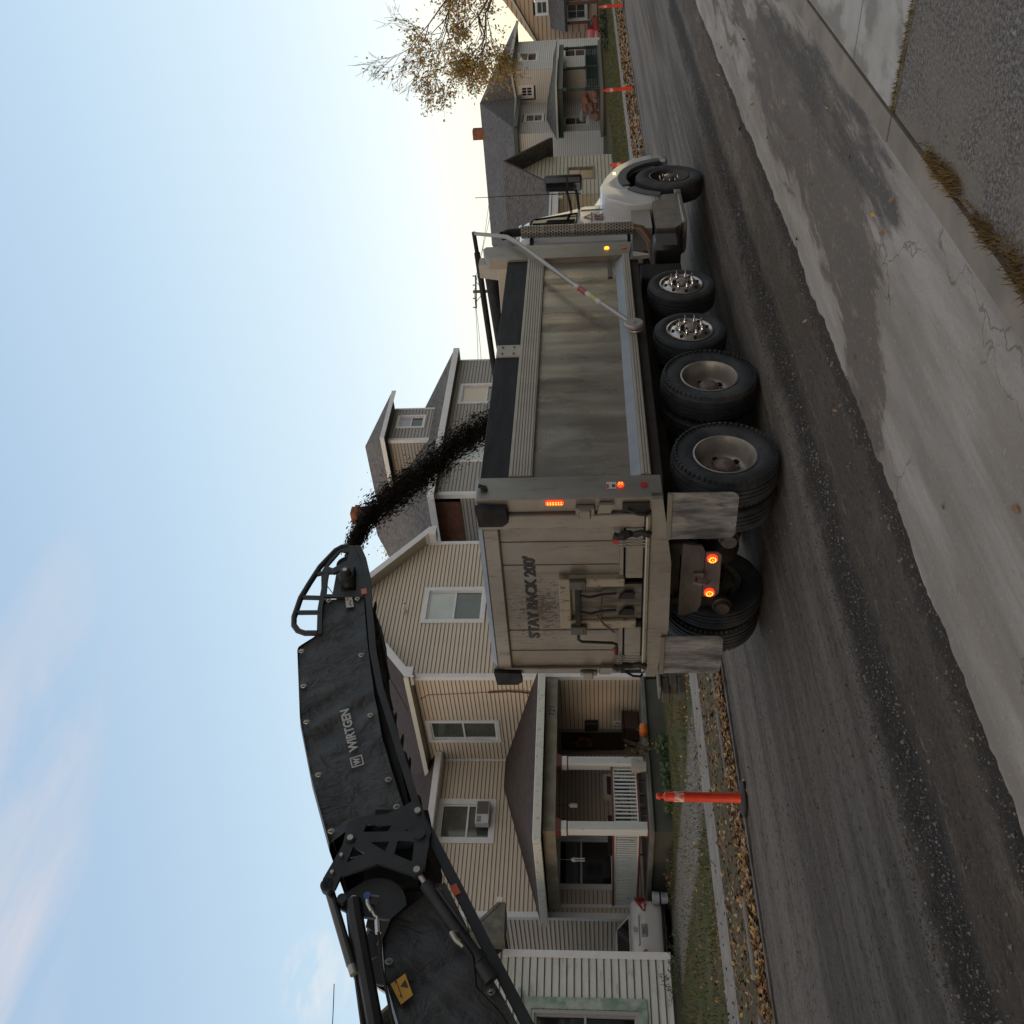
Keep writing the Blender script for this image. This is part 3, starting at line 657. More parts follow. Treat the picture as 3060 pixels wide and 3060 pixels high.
# porch
PX0, PX1, PY0 = 11.9, 16.46, 20.3
m = MB()
r_ = [(11.5, 19.93, 3.30), (16.46, 19.93, 3.30), (16.46, Ya-.01, 4.50), (15.55, Ya-.01, 4.50)]
roof_slab(m, [r_[0], r_[1], r_[2], r_[3]], .07)
roof_slab(m, [(11.5, 19.93, 3.30), (15.55, Ya-.01, 4.50), (11.5, Ya-.01, 3.30)], .07)
m.build('porch_roof', [M_roofb, M_white], tan)
m = MB(); m.box(11.42, 19.86, 3.10, 16.5, 19.925, 3.28); m.box(11.42, 19.93, 3.10, 11.49, Ya-.03, 3.28); m.box(11.5, 19.94, 3.12, 16.45, 20.2, 3.14); m.box(11.5, 20.2, 3.12, 11.8, Ya-.03, 3.14)
m.build('porch_gutter', mat('porch_gutter_white', (.55, .55, .50), .5, col2=(.30, .28, .24), nscale=9, contrast=(.55, .7)), tan)
M_beam = mat('porch_beam_cream', (.33, .31, .25), .7, col2=(.22, .20, .16), nscale=2.4)
m = MB(); m.box(PX0-.02, PY0, 2.79, 16.46, PY0+.24, 3.09); m.box(PX0-.02, PY0+.24, 2.79, PX0+.22, Ya-.02, 3.09); m.build('porch_beam', M_beam, tan)
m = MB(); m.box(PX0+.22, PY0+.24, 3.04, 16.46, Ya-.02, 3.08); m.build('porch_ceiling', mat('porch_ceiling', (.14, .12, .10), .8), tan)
M_deck = mat('porch_stone', (.17, .165, .15), .85, col2=(.11, .105, .095), nscale=3)
m = MB(); m.bbox(PX0-.1, PY0-.1, .46, 16.45, Ya-.02, .58, .02); m.build('porch_floor', M_deck, tan)
m = MB(); m.box(PX0, PY0, -.1, 16.4, Ya-.05, .455); m.build('porch_foundation', mat('porch_found', (.075, .075, .066), .9, col2=(.055, .06, .045), nscale=2), tan)
M_post = mat('worn_white_paint', (.58, .60, .60), .6, col2=(.14, .12, .10), nscale=9, contrast=(.66, .72), stretch=(1, 1, .6), bump=.2, bscale=30)
M_red = mat('barn_red_paint', (.16, .035, .03), .6, col2=(.10, .03, .025), nscale=6)
for px in (11.92, 13.72):
    m = MB(); m.bbox(px, PY0+.01, .62, px+.24, PY0+.25, 2.50, .01); m.bbox(px-.01, PY0, 2.52, px+.25, PY0+.26, 2.66, .01)
    for i in range(7): m.box(px+.03+i*.028, PY0+.0, .66, px+.042+i*.028, PY0+.011, 2.46)
    p = m.build('porch_post', M_post, tan)
    m = MB(); m.box(px-.015, PY0-.005, 2.50, px+.255, PY0+.265, 2.522); m.prism([(px-.02, PY0-.02, 2.66), (px+.26, PY0-.02, 2.66), (px+.32, PY0-.02, 2.788), (px-.08, PY0-.02, 2.788)], (0, .30, 0)); m.box(px-.02, PY0-.02, .58, px+.26, PY0+.26, .62)
    m.build('trim', M_red, p)
# railings: front between posts, left side
def railing(a, b, nb, axis):
    m = MB(); a = Vector(a); b = Vector(b)
    m.bar(a+Vector((0, 0, .86-.02)), b+Vector((0, 0, .86-.02)), .09, .045, 0); m.bar(a+Vector((0, 0, .21)), b+Vector((0, 0, .21)), .07, .05, 0)
    r = m.build('railing', M_red, tan)
    m = MB(); m.bar(a+Vector((0, 0, .80)), b+Vector((0, 0, .80)), .05, .03); m.bar(a+Vector((0, 0, .25)), b+Vector((0, 0, .25)), .05, .03)
    m.build('rail_strip', M_post, r)
    for i in range(nb):
        m = MB(); p = a+(b-a)*((i+.5)/nb); m.bar(p+Vector((0, 0, .265)), p+Vector((random.uniform(-.01, .01), 0, .785)), .035, .035); m.build('baluster', M_post, r)
railing((12.17, PY0+.13, .58), (13.71, PY0+.13, .58), 15, 0)
railing((PX0+.13, PY0+.27, .58), (PX0+.13, Ya-.05, .58), 34, 1)
# door with wreath-like dried flowers
m = MB(); flat_box(m, (Xg, Yg), DY, NW, 2.35, .60, 2.47, 2.92, -.08, .035); flat_box(m, (Xg, Yg), DY, NW, 3.43, .60, 3.55, 2.92, -.08, .035); flat_box(m, (Xg, Yg), DY, NW, 2.47, 2.80, 3.43, 2.92, -.08, .03)
dr = m.build('door_frame', mat('door_frame_grey', (.22, .21, .19), .6), tan)
m = MB(); flat_box(m, (Xg, Yg), DY, NW, 2.47, .60, 3.43, 2.8, -.07, -.03)
for (a, z, a2, z2) in ((2.58, 1.75, 2.9, 2.6), (3.0, 1.75, 3.32, 2.6), (2.58, .75, 2.9, 1.6), (3.0, .75, 3.32, 1.6)): flat_box(m, (Xg, Yg), DY, NW, a, z, a2, z2, -.03, -.018)
m.build('door', mat('dark_brown_door', (.035, .016, .012), .5, spec=.3), tan)
# satellite of small fittings on walls
m = MB(); m.cyl((18.95, Yg-.02, 7.32), (18.95, Yg-.10, 7.34), .035); m.cyl((18.93, Yg-.12, 7.37), (19.03, Yg-.26, 7.32), .045, n=12); m.cyl((19.03, Yg-.26, 7.32), (19.035, Yg-.268, 7.317), .036, mi=1)
cam_o = m.build('security_camera', [M_white, M_glassd], tan)
# pipe: brown cable guard on the side wall
m = MB(); m.tube([(Xg-.03, 21.25, 6.70), (Xg-.03, 21.05, 6.45), (Xg-.035, 20.98, 5.4), (Xg-.04, 20.92, 4.7)], .008, 6); m.tube([(Xg-.05, 20.92, 4.75), (Xg-.06, 20.86, 4.2), (Xg-.07, 20.88, 3.8), (Xg-.07, 20.98, 3.42)], .025, 8)
m.build('conduit', mat('rust_brown', (.12, .045, .025), .6), tan)
# number on the porch beam
text_on('house_number', '721', .15, .30, (15.2, PY0-.004, 2.86), (1, 0, 0), (0, 0, 1), mat('black_plastic', (.02, .02, .02), .5), tan)
text_on('house_number', '121', .13, .24, (PX0-.024, 22.1, 2.88), (0, -1, 0), (0, 0, 1), MAT['black_plastic'], tan) if False else None
world()
# -------- things at the tan house
def small(name, m, mats, label, cat, smooth=False, group=None):
    o = m.build(name, mats, smooth=smooth); return tag(o, label, cat, group)
t = thing('air_conditioner', 'white window air conditioner sitting in the upstairs window of the tan house', 'air conditioner', (14.6, Ya-.1, 4.85))
m = MB(); m.bbox(14.22, Ya-.30, 4.83, 14.93, Ya-.05, 5.22, .015); m.build('housing', mat('ac_white', (.5, .51, .53), .5), t)
m = MB(); m.box(14.50, Ya-.308, 4.86, 14.90, Ya-.300, 5.19); 
for i in range(9): m.box(14.51, Ya-.313, 4.88+i*.034, 14.89, Ya-.307, 4.893+i*.034)
m.build('grille', mat('ac_grille', (.12, .11, .11), .6), t)
m = MB(); 
for i in range(5): m.box(14.25, Ya-.308, 5.06+i*.025, 14.44, Ya-.299, 5.072+i*.025)
m.build('vent', MAT['ac_grille'], t); world()
m = MB(); m.bbox(Xg-.16, 22.2, 1.72, Xg-.02, 22.58, 2.1, .02); small('mailbox', m, mat('black_metal', (.012, .012, .012), .4), 'black wall mailbox beside the brown front door', 'mailbox')
m = MB(); m.box(Xg-.03, 22.25, 1.05, Xg-.016, 22.42, 1.28); m.box(Xg-.034, 22.31, 1.10, Xg-.030, 22.36, 1.23, 1); small('outlet_cover', m, [M_white, MAT['ac_grille']], 'white outlet cover on the tan wall below the mailbox', 'outlet')
m = MB(); m.lathe([(0, .19), (.1, .21), (.16, .20), (.2, .12), (.2, 0)], (Xg-.05, 23.15, 2.2), (-1, 0, 0), 8)
t = thing('door_wreath', 'wreath of dried orange and brown flowers hung on the front door', 'wreath', (Xg-.06, 23.2, 2.15))
m = MB()
for i in range(46):
    a = random.uniform(0, 6.28); r = .2+random.uniform(-.05, .06); m.blob((Xg-.05-random.uniform(0, .06), 23.2+r*math.cos(a), 2.15+r*math.sin(a)), .03, .045, .04, 6, 4, random.choice([0, 0, 1]), .3)
m.build('flowers', [mat('dried_flower', (.16, .06, .025), .8), mat('dried_leaf', (.07, .05, .03), .8)], t); world()
# porch furniture: chest, black chairs, box
t = thing('storage_chest', 'dark brown chest standing on the porch beside the front door', 'chest', (16.1, 22.0, .58))
m = MB(); m.bbox(15.85, 21.7, .59, 16.4, 22.3, 1.0, .015); m.build('body', mat('dark_wood', (.05, .025, .018), .5), t)
m = MB(); m.bbox(15.83, 21.68, 1.005, 16.42, 22.32, 1.06, .015); m.build('lid', MAT['dark_wood'], t); world()
def garden_chair(x, y, rz, label):
    t = thing('porch_chair', label, 'chair', (x, y, .585), rz, 'dark chairs on the porch', local=True)
    M_ = mat('black_iron', (.014, .013, .013), .45)
    m = MB(); m.bbox(-.25, -.25, .40, .25, .25, .45, .015); m.build('seat', M_, t)
    m = MB(); m.prism([(-.24, .23, .45), (.24, .23, .45), (.28, .36, .95), (-.28, .36, .95)], (0, .04, .01)); m.build('backrest', M_, t)
    for sx in (-1, 1):
        for sy in (-1, 1):
            m = MB(); m.tube([(sx*.22, sy*.22, .41), (sx*.26, sy*.27, .0)], .018, 6); m.build('leg', M_, t)
        m = MB(); m.tube([(sx*.25, .28, .68), (sx*.29, 0, .70), (sx*.28, -.25, .66), (sx*.24, -.25, .44)], .018, 6); m.build('armrest', M_, t)
    world(); return t
garden_chair(12.6, 22.1, 2.6, 'black iron chair on the porch behind the left side railing')
garden_chair(12.55, 21.0, 2.3, 'black iron chair on the porch just behind the corner post')
garden_chair(13.25, 20.95, 3.3, 'black iron chair behind the middle of the front railing')
t = thing('porch_table', 'small grey table with a pale box standing on the porch behind the front railing', 'table', (13.9, 21.6, .585))
m = MB(); m.bbox(13.5, 21.3, 1.18, 14.3, 21.9, 1.23, .01); m.build('table_top', mat('grey_cover', (.16, .15, .14), .8), t)
for sx in (13.55, 14.25):
    for sy in (21.35, 21.85):
        m = MB(); m.bar((sx, sy, .585), (sx, sy, 1.18), .04, .04); m.build('leg', MAT['grey_cover'], t)
world()
m = MB(); m.bbox(13.6, 21.35, 1.235, 14.15, 21.75, 1.62, .02); small('cardboard_box', m, mat('grey_box', (.20, .19, .175), .8), 'pale grey box standing on the small porch table', 'box')
t = thing('hanging_lantern', 'small glass lantern hanging from the porch ceiling between the two posts', 'lantern', (13.0, 21.0, 2.4))
m = MB(); m.lathe([(0, .0), (.0, .045), (.02, .055), (.17, .06), (.2, .03), (.22, .012), (.22, 0)], (13.0, 21.0, 2.28), (0, 0, 1), 12); m.build('glass_body', mat('lantern_glass', (.42, .42, .40), .15, spec=.8), t, True)
m = MB(); m.tube([(13.0, 21.0, 2.5), (13.0, 21.0, 3.04)], .004, 5); m.build('chain', MAT['black_metal'], t); world()
t = thing('wind_chime', 'small white wind chime hanging above the left railing', 'wind chime', (12.05, 21.9, 2.3))
m = MB(); m.lathe([(0, .06), (.05, .055), (.10, .02), (.10, 0)], (12.05, 21.9, 2.36), (0, 0, 1), 10); m.build('cap', M_white, t, True)
for i in range(4):
    a = i*1.57; m = MB(); m.cyl((12.05+.04*math.cos(a), 21.9+.04*math.sin(a), 2.12), (12.05+.04*math.cos(a), 21.9+.04*math.sin(a), 2.36), .008, 6); m.build('tube', M_white, t)
m = MB(); m.tube([(12.05, 21.9, 2.46), (12.05, 21.9, 3.04)], .003, 4); m.build('cord', M_white, t); world()
# pumpkin
t = thing('pumpkin', 'orange pumpkin standing on the stone edge of the porch floor', 'pumpkin', (14.62, 20.12, .46), local=True)
m = MB(); n_ = 40; rows = 12; base = 0
for i in range(rows+1):
    ph = math.pi*i/rows
    for k_ in range(n_):
        a = 2*math.pi*k_/n_; rr = .175*math.sin(ph)**.8*(1+.05*math.cos(a*10)); m.v.append((rr*math.cos(a), rr*math.sin(a), .13+.125*math.cos(ph)*(1-.25*math.exp(-(ph/.5)**2))))
for i in range(rows):
    for k_ in range(n_): m.f.append([i*n_+k_, i*n_+(k_+1) % n_, (i+1)*n_+(k_+1) % n_, (i+1)*n_+k_]); m.m.append(0)
m.build('fruit', mat('pumpkin_orange', (.50, .13, .015), .5), t, True, autos=80)
m = MB(); m.tube([(0, 0, .22), (.01, 0, .27), (.03, .01, .30)], [.025, .018, .015], 6); m.build('stem', mat('stem', (.06, .06, .02), .8), t); world()
# pale planter hanging on the railing
t = thing('planter', 'pale grey tapered pot standing at the railing foot on the porch edge', 'planter', (13.55, 20.15, .58))
m = MB(); m.lathe([(0, .0), (0, .12), (.33, .19), (.35, .19), (.35, .16), (.3, .15), (.3, 0)], (13.5, 20.05, .585), (0, 0, 1), 20); m.build('pot', mat('pale_pot', (.36, .36, .34), .8, col2=(.27, .27, .25), nscale=8), t, True); world()
# stepping stone wall
t = thing('stone_retaining_wall', 'low dry stacked block wall of dark grey stones in the front yard', 'wall', (12.4, 15.3, 0))
M_st = mat('block_dark', (.055, .052, .045), .95, col2=(.085, .08, .068), nscale=6, bump=.6, bscale=14); M_stt = mat('block_cap', (.16, .155, .14), .9, col2=(.11, .105, .09), nscale=4)
m = MB()
for r in range(3):
    y0 = 14.95+r*.02; nb = 7
    for i in range(nb):
        x0 = 11.75+i*.42+(.2 if r % 2 else 0); m.bbox(x0, y0+random.uniform(-.02, .02), .02+r*.16, x0+.41, y0+.30, .175+r*.16, .02)
m.build('blocks', M_st, t); m = MB()
for i in range(6): m.bbox(11.85+i*.47, 14.93, .505, 12.31+i*.47, 15.3, .56, .015)
m.build('capstones', M_stt, t); world()
# garden ornament on a stake
t = thing('garden_spinner', 'thin metal stake with a dark blue bird ornament in front of the porch', 'garden ornament', (14.4, 16.9, 0))
m = MB(); m.tube([(14.4, 16.9, 0), (14.4, 16.9, 1.25)], .007, 6); m.build('stake', mat('galv', (.4, .4, .36), .5, .6), t)
m = MB(); m.blob((14.4, 16.9, 1.02), .05, .07, .06, 8, 6, 0, .3); m.blob((14.4, 16.98, 1.12), .02, .05, .02, 8, 5); m.prism([(14.4, 16.86, 1.0), (14.4, 17.05, .93), (14.4, 16.98, 1.06)], (.01, 0, 0)); m.build('bird', mat('blue_metal', (.03, .06, .11), .4), t, True); world()
# hostas and dry shrub against the porch
def bush(name, label, c, r, n, leaf, mm, group=None, cat='bush', stems=6):
    t = thing(name, label, cat, c, group=group)
    m = MB()
    for i in range(n):
        a = random.uniform(0, 6.28); rr = random.random()**.6; p = Vector((c[0]+r[0]*rr*math.cos(a), c[1]+r[1]*rr*math.sin(a), c[2]+r[2]*random.random()*(1.1-rr*.5))); l = leaf*random.uniform(.6, 1.3)
        d = Vector((random.gauss(0, 1), random.gauss(0, 1), random.uniform(-.2, .9))).normalized(); w = d.orthogonal().normalized()*l*.35
        m.poly([p-d*l*.1, p+d*l*.5+w, p+d*l, p+d*l*.5-w], random.choice([0, 0, 1]))
    m.build('foliage', mm, t, fix=False)
    m = MB()
    for i in range(stems):
        a = random.uniform(0, 6.28); m.tube([(c[0], c[1], c[2]), (c[0]+r[0]*.5*math.cos(a), c[1]+r[1]*.5*math.sin(a), c[2]+r[2]*.6), (c[0]+r[0]*.9*math.cos(a+.3), c[1]+r[1]*.9*math.sin(a+.3), c[2]+r[2])], [.008, .005, .002], 5)
    m.build('stems', mat('twig', (.09, .065, .04), .8), t); world()
MG = [mat('hosta_green', (.05, .09, .028), .6), mat('hosta_dark', (.025, .05, .016), .6)]
bush('hosta', 'broad leaved green plant in front of the white post by the pumpkin', (14.0, 19.95, 0.02), (.3, .25, .3), 110, .13, MG, 'green plants along the porch', 'plant')
bush('hosta', 'broad leaved green plant below the grey planter', (13.2, 19.95, 0.02), (.34, .25, .24), 100, .12, MG, 'green plants along the porch', 'plant')
bush('hosta', 'low green plant under the front railing beside the porch corner', (12.6, 20.0, 0.02), (.35, .25, .22), 90, .13, MG, 'green plants along the porch', 'plant')
bush('dry_shrub', 'bare twiggy shrub with few yellow leaves in front of the right porch post', (14.05, 20.1, .35), (.3, .2, .75), 70, .05, [mat('sparse_leaf', (.14, .13, .05), .8), ML[1]], None, 'shrub', 22)
# bucket by the car
t = thing('paint_bucket', 'white plastic bucket with blue band standing between the porch and the white car', 'bucket', (11.35, 22.3, 0))
m = MB(); m.lathe([(0, 0), (0, .13), (.34, .15), (.34, .16), (.37, .16), (.37, .145), (.1, .13), (.1, 0)], (11.35, 22.4, .12), (0, 0, 1), 24); m.build('body', mat('bucket_white', (.45, .46, .48), .5), t, True)
m = MB(); m.lathe([(0, .1455), (.05, .1475)], (11.35, 22.4, .28), (0, 0, 1), 24); m.build('band', mat('bucket_blue', (.02, .04, .13), .5), t, True)
text_on('lettering', 'ASTI', .05, .14, (11.28, 22.245, .20), (1, 0, 0), (0, 0, 1), MAT['black_plastic'], t); world()
# ---------------------------------------------------------------- white house, left edge
M_old = mat('weathered_white_siding', (.56, .57, .55), .65, col2=(.46, .48, .43), nscale=1.2, stretch=(1, 1, 4), contrast=(.4, .7), col3=(.24, .27, .16), n3=1.3, c3=(.55, .72))
wh = thing('white_house', 'weathered white clapboard house with peeling green window trim at the left edge', 'house', (6, 21.6, 0))
siding('wall', (2.0, 21.6), DX, NS, .22, 8.0, lambda z: (0, 7.64) if z < 4.0 else ((z-4.0)*.95, 7.64-(z-4.0)*.95), [(4.3, .98, 6.38, 3.30)], .165, [M_old, M_lap], wh, prot=.018)
siding('wall', (9.64, 21.6), DY, (1., 0.), .22, 4.0, (0, 8), [], .165, [M_old, M_lap], wh)
M_green = mat('peeling_green_trim', (.16, .25, .20), .7, col2=(.40, .43, .40), nscale=3, contrast=(.40, .62), detail=12, stretch=(1, 1, 1))
m = MB()
P0 = (2.0, 21.6)
flat_box(m, P0, DX, NS, 6.40, .80, 6.64, 3.52, -.05, .05); flat_box(m, P0, DX, NS, 4.0, 3.30, 6.40, 3.52, -.05, .05); flat_box(m, P0, DX, NS, 4.0, .80, 6.40, .98, -.05, .07); flat_box(m, P0, DX, NS, 4.0, .98, 4.3, 3.3, -.05, .05)
flat_box(m, P0, DX, NS, 3.9, 3.53, 6.78, 3.60, -.05, .16)
gf = m.build('window_trim', M_green, wh)
window(wh, P0, DX, NS, 4.3, .98, 6.38, 3.30, cas=.07, glass=M_glassd, deep=.1, mats=mat('old_window_frame', (.30, .31, .31), .6), mid=.5)
m = MB(); m.box(9.50, 21.555, .22, 9.66, 21.60, 3.98); m.box(9.642, 21.6, .22, 9.67, 21.74, 3.98); m.build('corner_board', M_white, wh)
m = MB(); m.box(2.1, 21.62, -.1, 9.6, 29, .23); m.build('foundation', mat('mossy_foundation', (.07, .07, .055), .9), wh)
m = MB(); roof_slab(m, [(10.45, 20.95, 4.12), (5.8, 20.95, 8.6), (5.8, 29.5, 8.6), (10.45, 29.5, 4.12)], .09); roof_slab(m, [(5.8, 20.95, 8.6), (1.2, 20.95, 4.12), (1.2, 29.5, 4.12), (5.8, 29.5, 8.6)], .09); m.build('roof', [shingle('dark_shingles', (.04, .038, .036), (.07, .068, .066)), mat('weathered_eave', (.16, .16, .14), .8, col2=(.08, .075, .065), nscale=3)], wh)
m = MB(); m.prism([(9.66, 20.97, 3.92), (10.47, 20.97, 3.94), (10.47, 20.97, 4.10), (9.66, 20.97, 4.78)], (0, .6, 0)); m.build('eave_return', MAT['weathered_eave'], wh)
m = MB(); m.box(10.46, 20.9, 4.0, 10.56, 29.5, 4.13); m.build('gutter', MAT['cream_gutter'], wh)
world()
def vine(c, label):
    t = thing('vine', label, 'vine', c); m = MB(); pts = [Vector(c)]
    for i in range(14): pts.append(pts[-1]+Vector((random.uniform(-.02, .1), random.uniform(-.02, .0), random.uniform(-.06, .07))))
    m.tube(pts, [.006]*15, 5); m.build('stem', MAT['twig'], t)
    m = MB()
    for p in pts:
        for _ in range(3):
            q = p+Vector((random.uniform(-.06, .06), -.02, random.uniform(-.06, .06))); m.poly([q, q+Vector((.03, -.01, .01)), q+Vector((.02, 0, .045))])
    m.build('leaves', MG[1], t, fix=False); world()
vine((8.55, 21.5, .28), 'small dark vine creeping over the corner of the white house foundation')
bush('weeds', 'dark weeds growing at the foot of the white house corner', (9.3, 21.3, .0), (.8, .25, .32), 160, .06, [MG[1], MG[0]], 'weeds along the foundations', 'weeds', 5)
bush('weeds', 'brown weeds and dead stems between the white car and the porch', (11.3, 21.3, .0), (.6, .5, .25), 160, .06, [MG[1], ML[0]], 'weeds along the foundations', 'weeds', 9)
# ---------------------------------------------------------------- grey house with hipped roof and dormer
M_grey = mat('grey_siding', (.36, .34, .315), .6, col2=(.32, .305, .285), nscale=.8)
M_roofg = shingle('grey_shingles', (.085, .080, .078), (.15, .142, .138))
gh = thing('grey_house', 'tall grey sided house with hipped shingle roof, dormer and brick chimney', 'house', (28, 24, 0))
GX0, GX1, GY0, GY1 = 24.3, 32.75, 20.3, 29.4; GE = 7.14
g1 = (5.35, 4.9, 6.72, 6.78); g2 = (1.75, 4.9, 2.9, 6.78)
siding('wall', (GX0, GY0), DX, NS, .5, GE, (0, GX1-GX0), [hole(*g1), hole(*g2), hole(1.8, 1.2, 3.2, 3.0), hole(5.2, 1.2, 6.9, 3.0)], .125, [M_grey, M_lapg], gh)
window(gh, (GX0, GY0), DX, NS, *g1, cas=.13, glass=M_sunpane, mid=.42, low=M_glass); window(gh, (GX0, GY0), DX, NS, *g2, cas=.12, glass=M_blind, mid=.3, low=M_blind)
window(gh, (GX0, GY0), DX, NS, 1.8, 1.2, 3.2, 3.0); window(gh, (GX0, GY0), DX, NS, 5.2, 1.2, 6.9, 3.0)
siding('wall', (GX0, GY0), DY, NW, .5, 6.2, (0, GY1-GY0), [], .125, [M_grey, M_lapg], gh)
M_brick = mat('old_brown_brick', (.16, .065, .035), .9, col2=(.09, .04, .028), nscale=5, bump=.4, bscale=20)
m = MB(); m.box(GX0-.03, GY0+.3, 6.2, GX0, GY1, GE); m.build('wall', M_brick, gh)
m = MB(); m.box(GX1-.02, GY0+.02, .2, GX1, GY1, GE); m.box(GX0+.01, GY1-.03, .2, GX1, GY1, GE); m.build('wall', M_grey, gh)
m = MB(); m.box(GX0-.03, GY0-.03, .5, GX0+.14, GY0, GE-.05); m.box(GX0-.035, GY0, .5, GX0, GY0+.14, GE-.05); m.box(GX1-.05, GY0-.03, .5, GX1+.03, GY0, GE-.05); m.build('corner_board', M_white, gh)
e = .35; RZ = 10.6; rx = 28.5
A_ = (GX0-.4, GY0-e, GE+.06); B_ = (GX1+e, GY0-e, GE+.06); C_ = (GX1+e, GY1+e, GE+.06); D_ = (GX0-.4, GY1+e, GE+.06); R1_ = (rx, 24.7, RZ); R2_ = (rx, 25.9, RZ)
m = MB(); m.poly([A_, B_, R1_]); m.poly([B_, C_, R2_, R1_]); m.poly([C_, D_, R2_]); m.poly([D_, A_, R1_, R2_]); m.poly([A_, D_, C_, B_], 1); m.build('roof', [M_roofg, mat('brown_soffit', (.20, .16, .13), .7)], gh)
m = MB()
m.box(A_[0]-.02, A_[1]-.03, GE-.14, B_[0]+.02, A_[1], GE+.09); m.box(A_[0]-.03, A_[1], GE-.14, A_[0], D_[1], GE+.09); m.box(B_[0], B_[1], GE-.14, B_[0]+.03, C_[1], GE+.09); m.build('fascia', M_white, gh)
# dormer
dx0, dx1, dy = 28.05, 30.08, 20.75; dz0, dz1 = 7.70, 9.30
dw = (.75, 8.02, 1.58, 9.12)
siding('dormer_wall', (dx0, dy), DX, NS, dz0, dz1, (0, dx1-dx0), [hole(*dw)], .125, [M_grey, M_lapg], gh)
siding('dormer_wall', (dx0, dy), DY, NW, dz0, dz1, lambda z: (0, max(.05, (z-7.62)*1.4+.1)), [], .125, [M_grey, M_lapg], gh)
window(gh, (dx0, dy), DX, NS, *dw, cas=.09, glass=mat('mauve_blind', (.36, .36, .46), .3, spec=.5), low=M_glassd)
m = MB(); m.box(dx0-.03, dy-.03, dz0, dx0+.10, dy, dz1); m.box(dx0-.035, dy, dz0, dx0, dy+.1, dz1); m.box(dx1-.06, dy-.03, dz0, dx1+.02, dy, dz1); m.box(dx0, dy-.032, dz0-.02, dx1, dy-.002, dz0+.05); m.build('dormer_trim', M_white, gh)
q = .5; a = (dx0-q, dy-q, 9.44); b = (dx1+q, dy-q, 9.44); c = (dx1+q, 24.2, 9.44); d = (dx0-q, 24.2, 9.44); r1 = ((dx0+dx1)/2, dy+1.0, 10.5); r2 = ((dx0+dx1)/2, 24.6, 10.5)
m = MB(); m.poly([a, b, r1]); m.poly([b, c, r2, r1]); m.poly([d, a, r1, r2]); m.poly([a, d, c, b], 1); m.build('dormer_roof', [M_roofg, MAT['brown_soffit']], gh)
m = MB(); m.box(a[0]-.02, a[1]-.03, 9.28, b[0]+.02, a[1], 9.44); m.box(a[0]-.03, a[1], 9.28, a[0], 23.4, 9.44); m.build('dormer_fascia', M_white, gh)
m = MB(); m.bbox(30.0, 26.0, 8.2, 30.47, 26.62, 12.05, .01); m.bbox(29.95, 25.95, 11.72, 30.52, 26.67, 11.9, .01); m.build('chimney', nodes_mat('chimney_brick', lambda k: k.mix(k.rng(k.noise(6), .4, .6), (.27, .085, .045), (.16, .065, .04)), .9), gh)
world()
# ---------------------------------------------------------------- yellowish house right of the truck cab
M_cream = mat('cream_siding', (.50, .46, .36), .6, col2=(.44, .41, .33), nscale=.8)
M_dkroof = shingle('charcoal_shingles', (.062, .060, .060), (.115, .112, .112))
yh = thing('cream_house', 'small cream sided house with brown edged gable and dark shingle roof beyond the truck cab', 'house', (49, 21, 0))
yx0, yx1, ya_, yz, yap = 46.9, 52.2, 19.5, 3.95, 6.0; yc = (yx0+yx1)/2
siding('wall', (yx0, ya_), DX, NS, .1, yap-.15, lambda z: (0, yx1-yx0) if z < yz else ((z-yz)/(yap-yz)*2.65, 5.3-(z-yz)/(yap-yz)*2.65), [hole(1.95, 1.25, 3.65, 2.75)], .2, [M_cream, M_lapg], yh, prot=.02)
window(yh, (yx0, ya_), DX, NS, 1.95, 1.25, 3.65, 2.75, cas=.1, glass=mat('amber_reflection', (.22, .15, .08), .2), mats=mat('brown_frame', (.2, .17, .15), .6), mid=.55)
siding('wall', (yx0, ya_), DY, NW, .1, yz, (0, 7), [], .2, [M_cream, M_lapg], yh)
m = MB(); m.box(yx1-.03, ya_+.02, -.1, yx1, 27, yz); m.box(yx0, 26.9, 0, yx1, 27, yz); m.build('wall', M_cream, yh)
m = MB()
for s in (-1, 1): roof_slab(m, [(yc, 18.6, yap+.1), (yc+s*3.1, 18.6, yap+.1-3.1*.78), (yc+s*3.1, 27.3, yap+.1-3.1*.78), (yc, 27.3, yap+.1)], .16)
m.build('roof', [M_dkroof, mat('dark_brown_edge', (.055, .035, .028), .7)], yh)
m = MB(); roof_slab(m, [(43.0, 18.9, 3.55), (46.7, 18.9, 3.55), (46.9, 22.0, 4.5), (43.0, 22.0, 4.5)], .1); m.build('porch_roof', [M_dkroof, M_white], yh)
m = MB(); m.box(43.0, 18.95, 3.12, 46.85, 19.15, 3.42); m.box(43.1, 18.95, .1, 43.25, 19.1, 3.12); m.box(45.5, 18.97, 2.9, 45.6, 19.1, 3.12); m.build('porch_beam', M_white, yh)
m = MB(); m.box(43.0, 21.0, .1, 46.88, 21.1, 3.5); m.build('porch_wall', mat('brown_wall', (.20, .14, .09), .7), yh)
m = MB(); m.box(44.6, 20.97, .2, 45.5, 21.0, 2.5); m.build('door', mat('brown_door', (.09, .05, .04), .6), yh)
m = MB(); m.box(42.9, 18.9, -.1, 46.88, 21.1, .25); m.build('porch_floor', M_deck, yh)
world()
